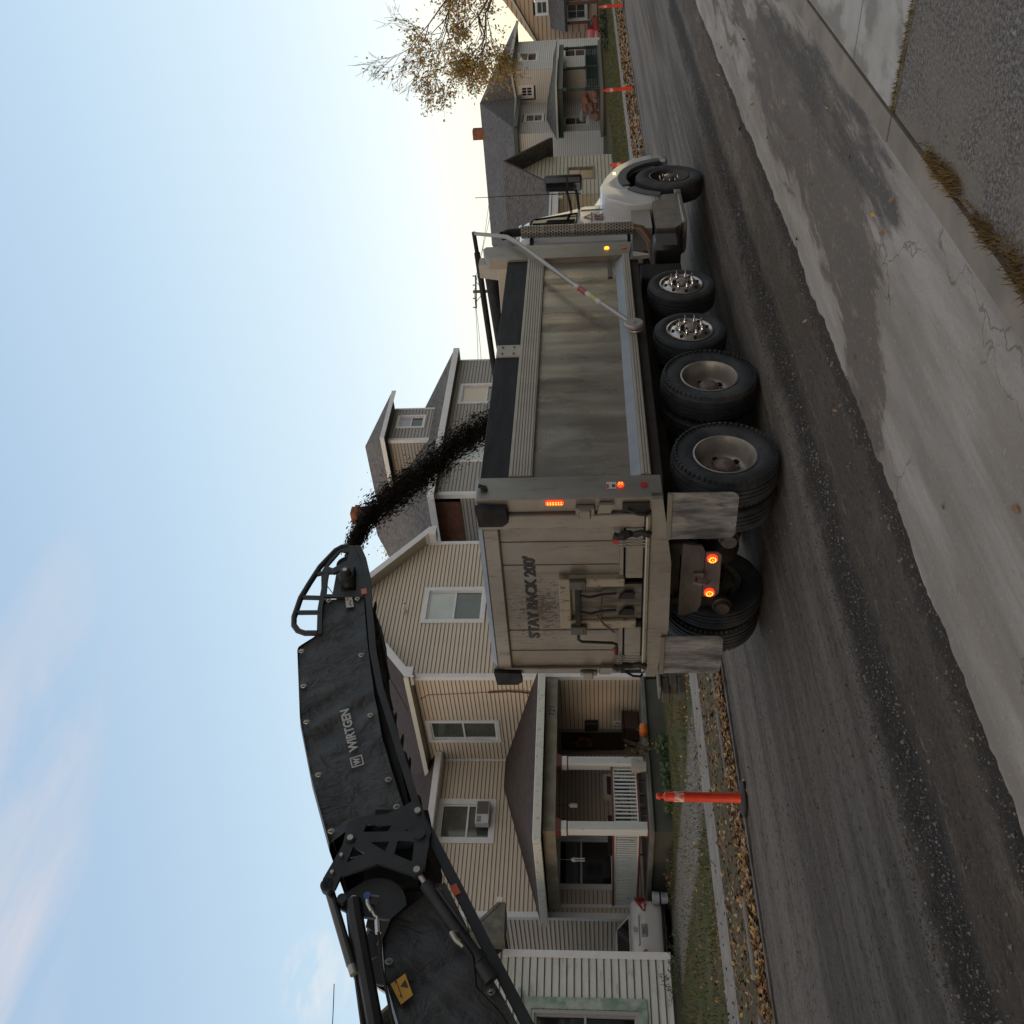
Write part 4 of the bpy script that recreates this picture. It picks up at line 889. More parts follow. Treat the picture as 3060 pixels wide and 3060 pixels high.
# ---------------------------------------------------------------- far white house with green porch
M_wht = mat('white_siding', (.62, .61, .585), .6, col2=(.55, .54, .52), nscale=.5)
fw = thing('white_porch_house', 'large white sided house with dark roof and green posted corner porch', 'house', (64, 24, .4))
FXL, FYW = 59.2, 20.6; FX0, FY0, FX1 = 64.7, 18.5, 72.0
siding('wall', (FX0, FY0), DX, NS, .6, 6.5, (0, 6.6), [hole(1.9, 4.75, 3.9, 6.15), hole(2.3, 1.5, 4.2, 3.1)], .13, [M_wht, M_lapg], fw)
window(fw, (FX0, FY0), DX, NS, 1.9, 4.75, 3.9, 6.15, cas=.14, glass=M_glassd, mull=0); window(fw, (FX0, FY0), DX, NS, 2.3, 1.5, 4.2, 3.1, cas=.14, glass=M_glassd)
bd = Vector((2.2, .9, 0)).normalized(); BD = (bd.x, bd.y); BN = (bd.y, -bd.x)
siding('wall', (FX0+6.6, FY0), BD, BN, .6, 6.4, (0, 2.5), [hole(.7, 4.7, 1.8, 6.1), hole(.7, 1.6, 1.8, 3.1)], .13, [M_wht, M_lapg], fw)
window(fw, (FX0+6.6, FY0), BD, BN, .7, 4.7, 1.8, 6.1, cas=.14, glass=mat('red_curtain', (.14, .05, .045), .3)); window(fw, (FX0+6.6, FY0), BD, BN, .7, 1.6, 1.8, 3.1, cas=.14)
siding('wall', (FX0, FY0), DY, NW, .6, 6.5, (0, FYW-FY0), [hole(.9, 4.9, 1.9, 5.9)], .13, [M_wht, M_lapg], fw)
window(fw, (FX0, FY0), DY, NW, .9, 5.0, 1.75, 5.95, cas=.14, glass=M_glassd, mull=2)
siding('wall', (FXL, FYW), DX, NS, .6, 5.95, (0, FX0-FXL), [hole(2.0, 4.3, 3.5, 5.6), hole(1.0, 1.5, 2.6, 3.1)], .13, [M_wht, M_lapg], fw)
window(fw, (FXL, FYW), DX, NS, 2.0, 4.3, 3.5, 5.6, cas=.14, glass=M_glass); window(fw, (FXL, FYW), DX, NS, 1.0, 1.5, 2.6, 3.1, cas=.14, glass=M_glassd)
siding('wall', (FXL, FYW), DY, NW, .6, 5.95, (0, 9), [], .13, [M_wht, M_lapg], fw)
m = MB(); m.box(FXL, FYW, 0, FX0, FYW+.05, .62); m.box(FX0, FY0+.03, 0, FX1, FY0+2, .62); m.box(FXL+.02, FYW+.06, 0, FXL+.3, 29, .62); m.box(73.4, 19.5, 0, 73.5, 29, 6.4); m.build('foundation', mat('grey_foundation', (.17, .16, .15), .9), fw)
m = MB(); ze = 6.05; Aa = (66, 20.8, 8.75); Bb = (66, 31, 8.75); Cc = (58.6, 20.0, ze); Dd = (58.6, 31, ze); Ee = (64.2, 17.9, 6.5); Ff = (73.9, 17.9, 6.5); Gg = (74.2, 31, 6.5); Hh = (64.2, 20.0, 6.25)
for pl in ([Aa, Bb, Dd, Cc], [Aa, Ff, Gg, Bb], [Aa, Ee, Ff], [Aa, Cc, Hh, Ee]): roof_slab(m, pl, .12)
m.build('roof', [M_dkroof, mat('white_eave', (.42, .42, .36), .6)], fw)
m = MB(); m.box(58.5, 20, ze-.22, 58.58, 31, ze+.02); m.box(58.6, 19.9, ze-.22, 64.1, 19.99, ze+.02); m.build('gutter', mat('green_gutter', (.03, .05, .045), .5), fw)
m = MB(); m.box(64.0, 17.75, 6.3, 73.9, 17.86, 6.48); m.build('gutter', MAT['white_eave'], fw)
m = MB(); m.bbox(65.7, 22.5, 8.4, 66.3, 23.15, 9.4, .02); m.build('chimney', MAT['chimney_brick'], fw)
# its porch
gx, gy = 58.0, 17.7
m = MB(); roof_slab(m, [(gx-.35, gy-.35, 3.42), (67.3, gy-.35, 3.42), (66.9, 18.5, 3.75), (64.7, 20.55, 4.15), (61.5, 20.55, 4.15)], .1); roof_slab(m, [(gx-.35, gy-.35, 3.42), (61.5, 20.55, 4.15), (gx-.35, 20.55, 3.42)], .1); m.build('porch_roof', [M_dkroof, MAT['white_eave']], fw)
M_gp = mat('dark_green_paint', (.018, .035, .03), .5)
m = MB(); m.box(gx, gy, 3.0, 67, gy+.2, 3.30); m.box(gx, gy+.2, 3.0, gx+.2, 20.55, 3.30); m.build('porch_beam', M_gp, fw)
for (px, py) in ((gx+.02, gy+.02), (62.1, gy+.02), (66.4, gy+.02)):
    m = MB(); m.lathe([(0, .11), (.8, .11), (.85, .13), (.9, .09), (1.9, .08), (1.95, .12), (2.05, .12), (2.1, .09), (2.25, .09)], (px+.1, py+.1, .8), (0, 0, 1), 10); m.build('porch_post', M_gp, fw, True)
m = MB(); m.box(gx-.1, gy-.1, .62, 67.2, FYW-.02, .80); m.build('porch_floor', mat('worn_deck', (.15, .13, .11), .8), fw)
m = MB(); m.box(gx, gy, 0, 67.1, FYW-.05, .61); m.build('porch_foundation', mat('dark_crawl', (.07, .06, .05), .9), fw)
m = MB()
for i in range(44):
    x = 58.3+i*.185
    if x > 66.2: break
    m.bar((x, gy+.12, .85), (x+.55, gy+.14, 1.6), .03, .01); m.bar((x+.55, gy+.12, .85), (x, gy+.10, 1.6), .03, .01)
m.box(58.2, gy+.09, 1.58, 66.8, gy+.16, 1.64); m.box(58.2, gy+.09, .82, 66.8, gy+.16, .87)
m.build('lattice', mat('green_lattice', (.025, .055, .05), .6), fw)
m = MB(); m.box(60.2, gy+.17, .86, 65, gy+.19, 1.6); m.build('screen', mat('green_screen', (.03, .06, .055), .8), fw)
world()
m = MB()
t = thing('porch_clutter', 'heap of bags and boxes piled on the white house porch', 'pile of bags', (58.9, 19.2, .8))
for i in range(16): m.blob((58.6+random.uniform(-.1, .5), 19.0+random.uniform(-.7, .7), 1.0+random.random()*.9), .3, .3, .22, 8, 6, random.choice([0, 1, 2]), .25)
m.build('bags', [mat('bag_red', (.22, .10, .08), .7), mat('bag_grey', (.26, .27, .28), .5), mat('bag_brown', (.16, .11, .08), .8)], t, True); world()
# ---------------------------------------------------------------- farthest tan house
M_peach = mat('peach_siding', (.46, .34, .24), .7, col2=(.42, .32, .23), nscale=.6)
ft = thing('peach_house', 'tall peach coloured house with dark porch roof at the far end of the street', 'house', (86, 18, .4))
siding('wall', (86, 12), DY, NW, .5, 8.4, lambda z: (0, 10.6) if z < 5.6 else ((z-5.6)*1.1, 10.6-(z-5.6)*1.35), [hole(7.2, 4.5, 8.4, 5.6)], .35, [M_peach, M_lapg], ft, prot=.03)
window(ft, (86, 12), DY, NW, 7.2, 4.5, 8.4, 5.6, cas=.16)
m = MB(); m.box(86.1, 12, 0, 95, 22.6, 5.6); m.build('wall', M_peach, ft)
m = MB(); roof_slab(m, [(85.6, 17.2, 8.55), (95, 17.2, 8.55), (95, 22.9, 5.4), (85.6, 22.9, 5.4)], .2); roof_slab(m, [(85.6, 17.2, 8.55), (85.6, 11.6, 5.4), (95, 11.6, 5.4), (95, 17.2, 8.55)], .2); m.build('roof', [M_dkroof, MAT['white_eave']], ft)
siding('wall', (83.5, 13), DY, NW, .5, 3.2, (0, 8.2), [hole(5.9, 1.4, 7.3, 3.0)], .5, [M_peach, M_lapg], ft)
window(ft, (83.5, 13), DY, NW, 5.9, 1.35, 7.35, 3.1, cas=.2, mull=1)
m = MB(); roof_slab(m, [(81.5, 12.5, 3.35), (81.5, 20.6, 3.1), (86, 21.4, 4.4), (86, 12.5, 4.6)], .2); m.build('porch_roof', [M_dkroof, M_gp], ft)
for yy in (15.2, 18.6, 20.0):
    m = MB(); m.box(81.8, yy, .3, 82.0, yy+.18, 3.2); m.build('porch_post', mat('maroon_post', (.12, .05, .04), .6), ft)
world()
# ============================================================ DUMP TRUCK (own frame: x forward, y to its left, z up)
def f_alu(k):
    c = k.mix(k.rng(k.noise(1.6, (1, 1, .25)), .35, .68), (.42, .385, .345), (.31, .285, .255))
    c = k.mix(k.m('MULTIPLY', k.rng(k.noise(5, (1, 1, .4), (3, 0, 2), 7), .52, .7), .5), c, (.16, .145, .125))
    k.p.inputs['Metallic'].default_value = .85
    k.t.links.new(k.rng(k.noise(2.0, (1, 1, .3)), .3, .7, .20, .36), k.p.inputs['Roughness'])
    k.t.links.new(k.bump(k.noise(1.6, (2.6, 1, .28), det=1, rgh=.4), .22, .04, k.bump(k.noise(70, (1, 1, .05), det=3), .06, .01)), k.p.inputs['Normal']); return c
M_alu = nodes_mat('brushed_aluminium', f_alu, .35)
def f_alud(k):
    c = k.mix(k.rng(k.noise(1.9, (1, .8, .5)), .35, .65), (.27, .255, .235), (.205, .19, .172))
    c = k.mix(k.m('MULTIPLY', k.rng(k.noise(9, (1, 2.2, .35), (0, 3, 2), 7), .55, .72), .55), c, (.085, .07, .055))
    k.p.inputs['Metallic'].default_value = .62
    k.t.links.new(k.bump(k.noise(30, det=4), .12, .01), k.p.inputs['Normal']); return c
M_alud = nodes_mat('dusty_aluminium', f_alud, .42)
M_rail = mat('cream_rail', (.40, .37, .32), .45, .35, col2=(.33, .305, .265), nscale=3)
M_board = mat('black_board', (.012, .013, .015), .65, col2=(.028, .029, .032), nscale=5, stretch=(.3, 1, 2), col3=(.20, .19, .18), n3=9, c3=(.70, .76), bump=.3, bscale=25, spec=.2)
M_blk = mat('black_steel', (.014, .014, .014), .6, col2=(.03, .027, .024), nscale=5, spec=.3)
M_under = mat('greasy_underbody', (.016, .014, .013), .8, col2=(.035, .028, .022), nscale=6)
def f_tyre(k):
    c = k.mix(k.rng(k.noise(4, det=5), .38, .66), (.018, .021, .025), (.042, .047, .053))
    c = k.mix(k.m('MULTIPLY', k.rng(k.noise(2.2, loc=(1, 3, 2)), .52, .7), .7), c, (.075, .073, .070))
    k.t.links.new(k.bump(k.noise(60, det=3), .2, .01), k.p.inputs['Normal']); return c
M_tyre = nodes_mat('tyre_rubber', f_tyre, .75)
M_rim = mat('dull_rim', (.40, .375, .345), .42, .55, col2=(.27, .245, .22), nscale=6, bump=.1, bscale=30)
M_rimp = mat('polished_rim', (.50, .46, .43), .25, .9, col2=(.36, .33, .30), nscale=5)
M_hole = mat('hole_black', (.004, .004, .004), .9)
M_chrome = mat('chrome', (.7, .7, .7), .12, 1.)
M_rust = mat('rusty_hub', (.13, .085, .07), .6, .3, col2=(.22, .18, .17), nscale=14)
M_wpaint = mat('white_truck_paint', (.60, .61, .62), .16, col2=(.55, .55, .55), nscale=1, spec=.5, coat=.5)
def led(name, col, s): return mat(name, col, .3, emit=(col, s))
M_ledr = led('red_lamp_lit', (1, .04, .012), 1.6); M_ledy = led('lamp_bead_lit', (1, .42, .03), 3.0); M_leda = led('amber_lamp_lit', (1, .36, .015), 2.4)
M_refl = mat('red_reflector', (.42, .012, .02), .3); M_reflo = mat('orange_reflector', (.50, .09, .03), .3)
truck = thing('dump_truck', 'white cab dump truck with dirty aluminium box marked STAY BACK 200', 'dump truck', (7.275, 5.62, 0), R(1.3), local=True)
W_ = 2.44
def corr(m, x0, x1, z0, z1, y, n, dirn=-1, mi=0, dep=.012):
    """horizontally ribbed rail"""
    h = (z1-z0)/n
    for i in range(n):
        z = z0+i*h; m.prism([(x0, y, z), (x0, y+dirn*dep, z+h*.14), (x0, y+dirn*dep, z+h*.80), (x0, y, z+h*.94)], (x1-x0, 0, 0), mi)
# near and far side panels
for side_, y, yo in (('n', .075, 0.), ('f', W_-.075, W_)):
    s = 1 if side_ == 'n' else -1
    m = MB(); nx, nz_ = 60, 16
    vs = len(m.v)
    for j in range(nz_+1):
        for i in range(nx+1):
            x = -.30+4.75*i/nx; z = 1.40+1.02*j/nz_; m.v.append((x, y+s*(.010*nz(x, z, .9, 2)+.004*nz(x, z, 3.1, 7))*math.sin(math.pi*j/nz_), z))
    for j in range(nz_):
        for i in range(nx): a = j*(nx+1)+i; m.f.append([a, a+1, a+nx+2, a+nx+1]); m.m.append(0)
    m.build('side_panel', M_alu, truck, True, fix=False)
    m = MB(); m.box(-.30, min(yo, yo+s*.10), 2.39, 4.46, max(yo, yo+s*.10), 2.61); corr(m, -.30, 4.46, 2.40, 2.60, yo+(.001 if s > 0 else -.001), 7, -s)
    m.build('top_rail', M_rail, truck)
    m = MB(); m.box(-.30, min(yo, yo+s*.14), 1.27, 4.47, max(yo, yo+s*.14), 1.36); corr(m, -.30, 4.47, 1.275, 1.355, yo, 3, -s)
    m.build('bottom_rail', M_rail, truck)
    m = MB(); m.prism([(-.30, yo+s*.005, 1.362), (-.30, yo+s*.085, 1.47), (-.30, yo+s*.10, 1.47), (-.30, yo+s*.10, 1.362)], (4.74, 0, 0)); m.build('rail_flange', mat('flange_grey', (.23, .23, .235), .45, .5, col2=(.19, .19, .19), nscale=4), truck)
    for (xa, xb) in ((-.30, 1.95), (2.21, 4.48)):
        m = MB(); m.bbox(xa, min(yo+s*.03, yo+s*.075), 2.612, xb, max(yo+s*.03, yo+s*.075), 2.885, .006); m.build('side_board', M_board, truck)
    m = MB(); m.bbox(1.95, min(yo+s*.015, yo+s*.09), 2.60, 2.21, max(yo+s*.015, yo+s*.09), 2.88, .008)
    for bx in (2.01, 2.15):
        for bz in (2.68, 2.81): m.cyl((bx, yo+s*.016, bz), (bx, yo+s*.004, bz), .013, 8, 1)
    m.build('board_bracket', [M_rail, M_rust], truck)
# front posts, headboard, rear posts
for y0, y1 in ((0, .12), (W_-.12, W_)):
    m = MB(); m.prism([(4.46, y0, 1.27), (4.86, y0, 1.22), (4.87, y0, 3.20), (4.80, y0, 3.24), (4.55, y0, 3.19), (4.43, y0, 3.13)], (0, y1-y0, 0)); p = m.build('front_post', M_alud, truck)
m = MB(); m.bbox(4.55, .12, 1.3, 4.62, W_-.12, 3.02, .01); m.bbox(4.45, .12, 2.88, 4.56, W_-.12, 3.03, .01); m.build('headboard', M_rail, truck)
m = MB(); m.prism([(4.62, .14, 3.02), (4.62, .14, 3.3), (4.66, .35, 3.3), (4.66, .4, 3.02)], (.22, 0, 0)); m.build('headboard_gusset', M_rail, truck)
for y0, y1 in ((0, .165), (W_-.165, W_)):
    m = MB(); m.bbox(-.645, y0, 1.175, -.31, y1, 2.905, .012); p = m.build('rear_post', M_alud, truck)
m = MB(); m.bbox(-.3, .08, 1.15, 4.5, W_-.08, 1.29, .01); m.build('bed_floor', M_under, truck)
# tailgate
XR = -.655
m = MB()
m.bbox(XR-.035, .17, 1.34, XR+.05, .335, 2.90, .01); m.bbox(XR-.035, 2.30, 1.34, XR+.05, W_-.17+.06, 2.90, .01)
m.bbox(XR-.035, .335, 2.705, XR+.05, 2.30, 2.86, .012); m.prism([(XR-.035, .17, 2.86), (XR+.05, .17, 2.915), (XR+.08, .17, 2.915), (XR+.08, .17, 2.86)], (0, 2.15, 0))
m.bbox(XR-.02, .335, 1.53, XR+.05, .97, 1.575, .006); m.bbox(XR-.02, 1.66, 1.53, XR+.05, 2.30, 1.575, .006)
m.bbox(XR-.05, .335, 1.345, XR+.05, .97, 1.515, .01); m.bbox(XR-.05, 1.66, 1.345, XR+.05, 2.30, 1.515, .01)
tg = m.build('tailgate', M_alud, truck)
m = MB(); m.quad((XR+.012, .33, 1.57), (XR+.012, 2.305, 1.57), (XR+.012, 2.305, 2.71), (XR+.012, .33, 2.71))
for yy in (.53, .83, 1.75, 2.06): m.box(XR+.006, yy-.004, 1.57, XR+.013, yy+.004, 2.71, 1)
def f_splash(k):
    c = f_alud(k)
    gy = k.m('SUBTRACT', 1.0, k.m('MINIMUM', k.m('MULTIPLY', k.m('ABSOLUTE', k.m('SUBTRACT', k.y, 1.45)), 1.5), 1.0)); gz = k.m('SUBTRACT', 1.0, k.m('MINIMUM', k.m('MULTIPLY', k.m('ABSOLUTE', k.m('SUBTRACT', k.z, 2.35)), 2.0), 1.0))
    sp = k.rng(k.m('ADD', k.noise(26, (1, 1.8, .6), det=6, rgh=.75), k.m('MULTIPLY', k.m('MULTIPLY', gy, gz), .22)), .62, .70); c = k.mix(k.m('MULTIPLY', sp, .85), c, (.07, .052, .04))
    st = k.rng(k.noise(4, (1, 3.5, .25), (2, 1, 1), 8, .7), .52, .68); c = k.mix(k.m('MULTIPLY', st, .4), c, (.12, .098, .078))
    return c
M_splash = nodes_mat('splashed_panel', f_splash, .5)
m.build('tailgate_panel', [M_splash, mat('seam', (.10, .09, .08), .7)], tg, fix=False)
m = MB(); m.bbox(XR-.06, .17, 1.285, XR+.05, 2.33, 1.335, .01, 0); m.box(XR-.068, .18, 1.318, XR-.058, 2.32, 1.332, 1); m.build('sill_rail', [M_alud, mat('pale_edge', (.48, .46, .36), .5)], tg)
M_let = mat('faded_black_lettering', (.035, .035, .04), .7, col2=(.10, .09, .08), nscale=30, contrast=(.55, .75))
text_on('lettering', "STAY BACK 200'", .125, 1.15, (XR+.008, 1.865, 2.385), (0, -1, 0), (0, 0, 1), M_let, tg, embolden=.042, depth=.002)
# little chute door in the middle
m = MB()
m.bbox(XR-.06, 1.55, 1.40, XR+.03, 1.66, 2.13, .01); m.bbox(XR-.06, .97, 1.52, XR+.03, 1.075, 2.13, .01); m.bbox(XR-.062, .97, 2.05, XR+.03, 1.66, 2.165, .01)
ch = m.build('chute_frame', mat('splashed_cream', (.34, .30, .225), .6, .2, col2=(.12, .09, .07), nscale=22, contrast=(.56, .66), stretch=(1, 1, .5)), tg)
m = MB(); m.box(XR-.02, 1.075, 1.35, XR+.01, 1.55, 1.74); m.box(XR-.035, 1.08, 1.75, XR+.01, 1.545, 2.0); m.build('chute_door', mat('streaky_steel', (.16, .145, .12), .5, .4, col2=(.06, .055, .05), nscale=7, stretch=(1, 3, .6)), ch)
m = MB(); m.bar((XR-.075, 1.02, 1.985), (XR-.075, 1.63, 1.985), .05, .05)
for yy in (1.17, 1.40): m.tube([(XR-.07, yy, 1.98), (XR-.09, yy+.01, 1.86), (XR-.06, yy, 1.74), (XR-.05, yy, 1.60)], .014, 6)
for yy in (1.22, 1.45): m.prism([(XR-.03, yy-.07, 1.52), (XR-.03, yy+.02, 1.58), (XR-.03, yy+.02, 1.42), (XR-.03, yy-.07, 1.44)], (-.03, 0, 0))
m.build('latch_bars', M_blk, ch)
m = MB(); m.tube([(XR-.075, 1.62, 1.985), (XR-.10, 1.78, 1.985), (XR-.11, 1.80, 1.95), (XR-.12, 1.81, 1.64), (XR-.12, 1.83, 1.60), (XR-.12, 1.98, 1.60)], .016, 8); m.build('handle', M_blk, ch, True)
m = MB(); m.tube([(XR-.09, 1.43, 1.80), (XR-.16, 1.50, 1.72), (XR-.2, 1.57, 1.62)], .012, 6); m.build('lever', mat('dull_red_bar', (.12, .05, .045), .6), ch, True)
for yy in (1.0, 1.64):
    m = MB(); m.bbox(XR-.12, yy-.055, 1.90, XR-.055, yy+.055, 2.06, .008); 
    for q in range(3): m.cyl((XR-.121, yy-.03+.03*q, 1.93), (XR-.123, yy-.03+.03*q, 1.93), .006, 6, 1)
    m.build('bearing_block', [mat('oily_block', (.10, .095, .085), .5, .4), M_hole], ch)
# apron plate below the gate, lower sloped sill
m = MB(); m.prism([(XR-.03, .0, 1.285), (XR-.03, .0, 1.185), (XR-.03, .79, 1.08), (XR-.03, 1.70, 1.07), (XR-.03, W_, 1.185), (XR-.03, W_, 1.285)], (.10, 0, 0)); m.build('rear_apron', M_alud, truck)
# lights on posts
def round_lamp(parent, c, n, r, cols, beads=8):
    n = Vector(n).normalized(); u = n.orthogonal().normalized(); w = n.cross(u); c = Vector(c)
    m = MB(); m.lathe([(-.01, r*1.0), (.012, r*1.0), (.02, r*.8), (.022, 0)], c, n, 20); l = m.build('lamp', cols[0], parent, True)
    m = MB()
    for i in range(beads):
        a = 6.283*i/beads; q = c+(u*math.cos(a)+w*math.sin(a))*r*.6+n*.02; m.blob(q, r*.17, r*.17, r*.17, 6, 4)
    m.blob(c+n*.022, r*.12, r*.12, r*.12, 6, 4)
    m.build('led', cols[1], l, True); return l
def oval_lamp(y):
    m = MB(); pts = []
    for i in range(24):
        a = 6.283*i/24; yy = .026*math.cos(a); zz = .026*math.sin(a)+(.058 if math.sin(a) > 0 else -.058); pts.append((-.648, y+yy, 2.17+zz))
    m.prism(pts, (-.018, 0, 0)); l = m.build('tail_lamp', M_ledr, truck)
    m = MB()
    for a in range(6):
        for b_ in (-1, 1): m.blob((-.667, y+b_*.010, 2.17-.062+a*.025), .004, .006, .008, 6, 4)
    m.build('led', M_ledy, l)
oval_lamp(.045)
l = round_lamp(truck, (-.47, -.002, 1.56), (0, -1, 0), .032, (M_ledr, M_ledy), 4); l.name = 'side_lamp'
l = round_lamp(truck, (4.67, -.002, 1.56), (0, -1, 0), .034, (M_leda, M_ledy), 5); l.name = 'side_lamp'
for c_, n_, mm in (((-.47, -.002, 1.345), (0, -1, 0), M_refl), ((4.67, -.002, 1.33), (0, -1, 0), M_reflo), ((XR-.001, .53, 1.60), (-1, 0, 0), M_refl), ((XR-.001, 2.06, 1.60), (-1, 0, 0), M_refl)):
    m = MB(); m.cyl(c_, Vector(c_)+Vector(n_)*.006, .036, 20); m.build('reflector', mm, truck)
m = MB(); m.box(-.52, -.004, 1.60, -.42, -.001, 1.69); m.box(-.515, -.006, 1.67, -.455, -.004, 1.687, 1); m.box(-.50, -.006, 1.61, -.46, -.004, 1.64, 2); m.build('warning_sticker', [mat('sticker_white', (.5, .49, .47), .5), M_refl, M_let], truck)
for y in (.0, W_): m = MB()
m = MB(); m.cyl((-.5, -.03, 2.83), (-.5, .01, 2.83), .035, 10); m.tube([(-.5, -.03, 2.83), (-.5, -.05, 2.88)], .02, 6); m.build('tie_hook', M_blk, truck)
# black rubber hinge covers
for (ya, yb) in ((.03, .25), (2.30, 2.50)):
    m = MB(); m.prism([(XR-.03, ya, 2.90), (XR-.03, yb, 2.88), (XR-.03, yb, 2.66), (XR-.03, yb-.05, 2.60), (XR-.03, ya+.02, 2.62)], (-.06, 0, 0)); m.build('hinge_cover', M_board, truck)
for yy, s in ((.10, 1), (W_-.10, -1)):
    m = MB(); m.bbox(XR-.07, yy-.01*s-.02, 1.80, XR-.0, yy+.05, 1.98, .01); m.bbox(XR-.10, yy+.02-.05, 1.84, XR-.06, yy+.07, 1.95, .01); m.build('latch_bracket', M_alud, truck)
    m = MB(); m.prism([(XR-.01, yy-.06, 1.62), (XR-.01, yy+.04, 1.66), (XR-.01, yy+.04, 1.80-.02), (XR-.01, yy-.06, 1.76)], (-.04, 0, 0)); m.build('keyhole_bracket', M_alud, truck)
    m = MB(); m.bbox(XR-.02, yy-.05, 1.30, XR-.0, yy+.06, 1.55, .005); m.tube([(XR-.03, yy+.02, 1.50), (XR-.08, yy+.03, 1.42), (XR-.07, yy+.05, 1.34), (XR-.03, yy+.06, 1.32)], .014, 6); m.build('gate_latch', M_blk, truck)
# chains with rubber guards
for y0, s in ((.40, 1), (2.24, -1)):
    m = MB(); p = []
    for i in range(9): p.append((XR-.06-.02*math.sin(i), y0+.012*math.sin(i*1.7)-.01*i*.3, 1.63-i*.043))
    m.tube(p, [.02+.018*abs(nz(i*3.1, y0, 1)) + .012 for i in range(9)], 8); m.build('rubber_guard', M_blk, truck)
    m = MB()
    for c in range(3):
        for i in range(8):
            cz = 1.57-i*.036; cy = y0+s*(.075+.035*c)+.004*math.sin(i*2+c); pts = [(XR-.055+.004*(i % 2), cy+.011*math.cos(a*.785)*(1 if i % 2 else .4), cz+.024*math.sin(a*.785)) for a in range(9)]; m.tube(pts, .0045, 5, cap=False)
    m.build('chain', mat('galvanised_chain', (.36, .35, .32), .4, .7), truck)
# mud flaps
M_flap = mat('dusty_mud_flap', (.055, .058, .064), .5, .25, col2=(.30, .295, .285), nscale=2.6, stretch=(1, 3.2, .8), contrast=(.36, .64), detail=14, col3=(.075, .078, .082), n3=7, c3=(.5, .7), bump=.15, bscale=12)
for y0, y1 in ((-.075, .47), (1.80, 2.37)):
    pts = []
    for i in range(5):
        a = math.pi/2*i/4; pts.append((-.70, y0+.07-.07*math.sin(a+0)*1, .58-.07*math.cos(a)))
    outline = [(y0, 1.14), (y0, .58)] + [(y0+.07-.07*math.cos(a*math.pi/8), .58-.07*math.sin(a*math.pi/8)) for a in range(1, 5)] + [(y1-.07+.07*math.sin(a*math.pi/8), .58-.07*math.cos(a*math.pi/8)) for a in range(0, 5)] + [(y1, 1.14)]
    m = MB(); m.prism([(-.70, a, b) for a, b in outline], (.012, 0, 0)); m.cyl((-.701, (y0+y1)/2+.1, .545), (-.7025, (y0+y1)/2+.1, .545), .006, 8, 1); f_ = m.build('mud_flap', [M_flap, M_hole], truck)
    m = MB(); m.bbox(-.715, y0, 1.10, -.70+.02, y1, 1.145, .004); m.build('flap_bracket', mat('tan_bracket', (.17, .155, .12), .6), f_)
# bumper plate with tow hook and two lamps
XB = -.45
m = MB(); m.prism([(XB, .76, .95), (XB, .79, .76), (XB, .86, .73), (XB, 1.60, .73), (XB, 1.69, .76), (XB, 1.75, .90), (XB, 1.75, .955)], (.03, 0, 0)); bp = m.build('bumper_plate', mat('dirty_plate', (.115, .10, .09), .7, col2=(.07, .06, .052), nscale=4, stretch=(1, 1, 3), bump=.2, bscale=20), truck)
m = MB(); m.prism([(XB+.02, .89, .72), (XB+.02, .89, .60), (XB+.02, .93, .565), (XB+.02, 1.45, .555), (XB+.02, 1.50, .59), (XB+.02, 1.50, .72)], (.02, 0, 0)); lp = m.build('lamp_plate', mat('dirty_lamp_plate', (.14, .115, .105), .6, col2=(.09, .075, .07), nscale=5), truck)
for yy in (.965, 1.43): round_lamp(lp, (XB+.01, yy, .652), (-1, 0, 0), .052, (M_ledr, M_ledy), 9)
m = MB(); m.tube([(XB-.02, 1.21, .80), (XB-.07, 1.21, .81), (XB-.09, 1.21, .77), (XB-.09, 1.21, .71), (XB-.06, 1.21, .68), (XB-.04, 1.21, .71)], .018, 8); m.bbox(XB-.03, 1.13, .72, XB, 1.29, .83, .01); m.build('tow_hook', M_rust, bp, True)
# chassis
m = MB()
for y in (.80, 1.56): m.bbox(-.4, y, .88, 8.3, y+.08, 1.13, .01)
for x in (-.3, 1., 2., 3.2, 4.4, 6.3): m.box(x, .88, .95, x+.08, 1.56, 1.08)
m.build('chassis_frame', M_under, truck)
m = MB(); m.box(-.35, .55, 1.0, 4.6, 1.9, 1.15); m.box(2.9, .75, .6, 5.4, 1.7, .95); m.build('subframe', M_under, truck)
for x in (.13, 1.57):
    m = MB(); m.tube([(x, .45, .52), (x, .9, .52), (x, 1.22, .52), (x, 1.55, .52), (x, 2.0, .52)], [.09, .10, .12, .10, .09], 12); m.blob((x-.02, 1.25, .52), .27, .21, .22, 14, 10); m.build('axle', mat('oily_axle', (.06, .05, .042), .45, .2, col2=(.03, .026, .022), nscale=9), truck, True)
    for yy in (.75, 1.69):
        m = MB(); m.lathe([(0, 0), (0, .12), (.06, .13), (.1, .12), (.14, .13), (.2, .12), (.2, 0)], (x-.34, yy, .55), (0, 0, 1), 16); m.build('air_spring', M_under, truck, True)
for yy in (.78, 1.7):
    m = MB(); m.lathe([(0, 0), (0, .075), (.05, .085), (.06, .10), (.10, .10), (.11, .075), (.17, .07), (.17, 0)], (-.42, yy, .50), (1, 0, 0), 16); m.build('brake_chamber', mat('brake_grey', (.10, .09, .08), .5, .3, col2=(.05, .04, .035), nscale=12), truck, True)
for x in (3.81, 2.63, 7.40):
    m = MB(); m.tube([(x, .3, .62 if x < 7 else .5), (x, 2.14, .62 if x < 7 else .5)], .06, 10); m.build('axle', M_under, truck, True)
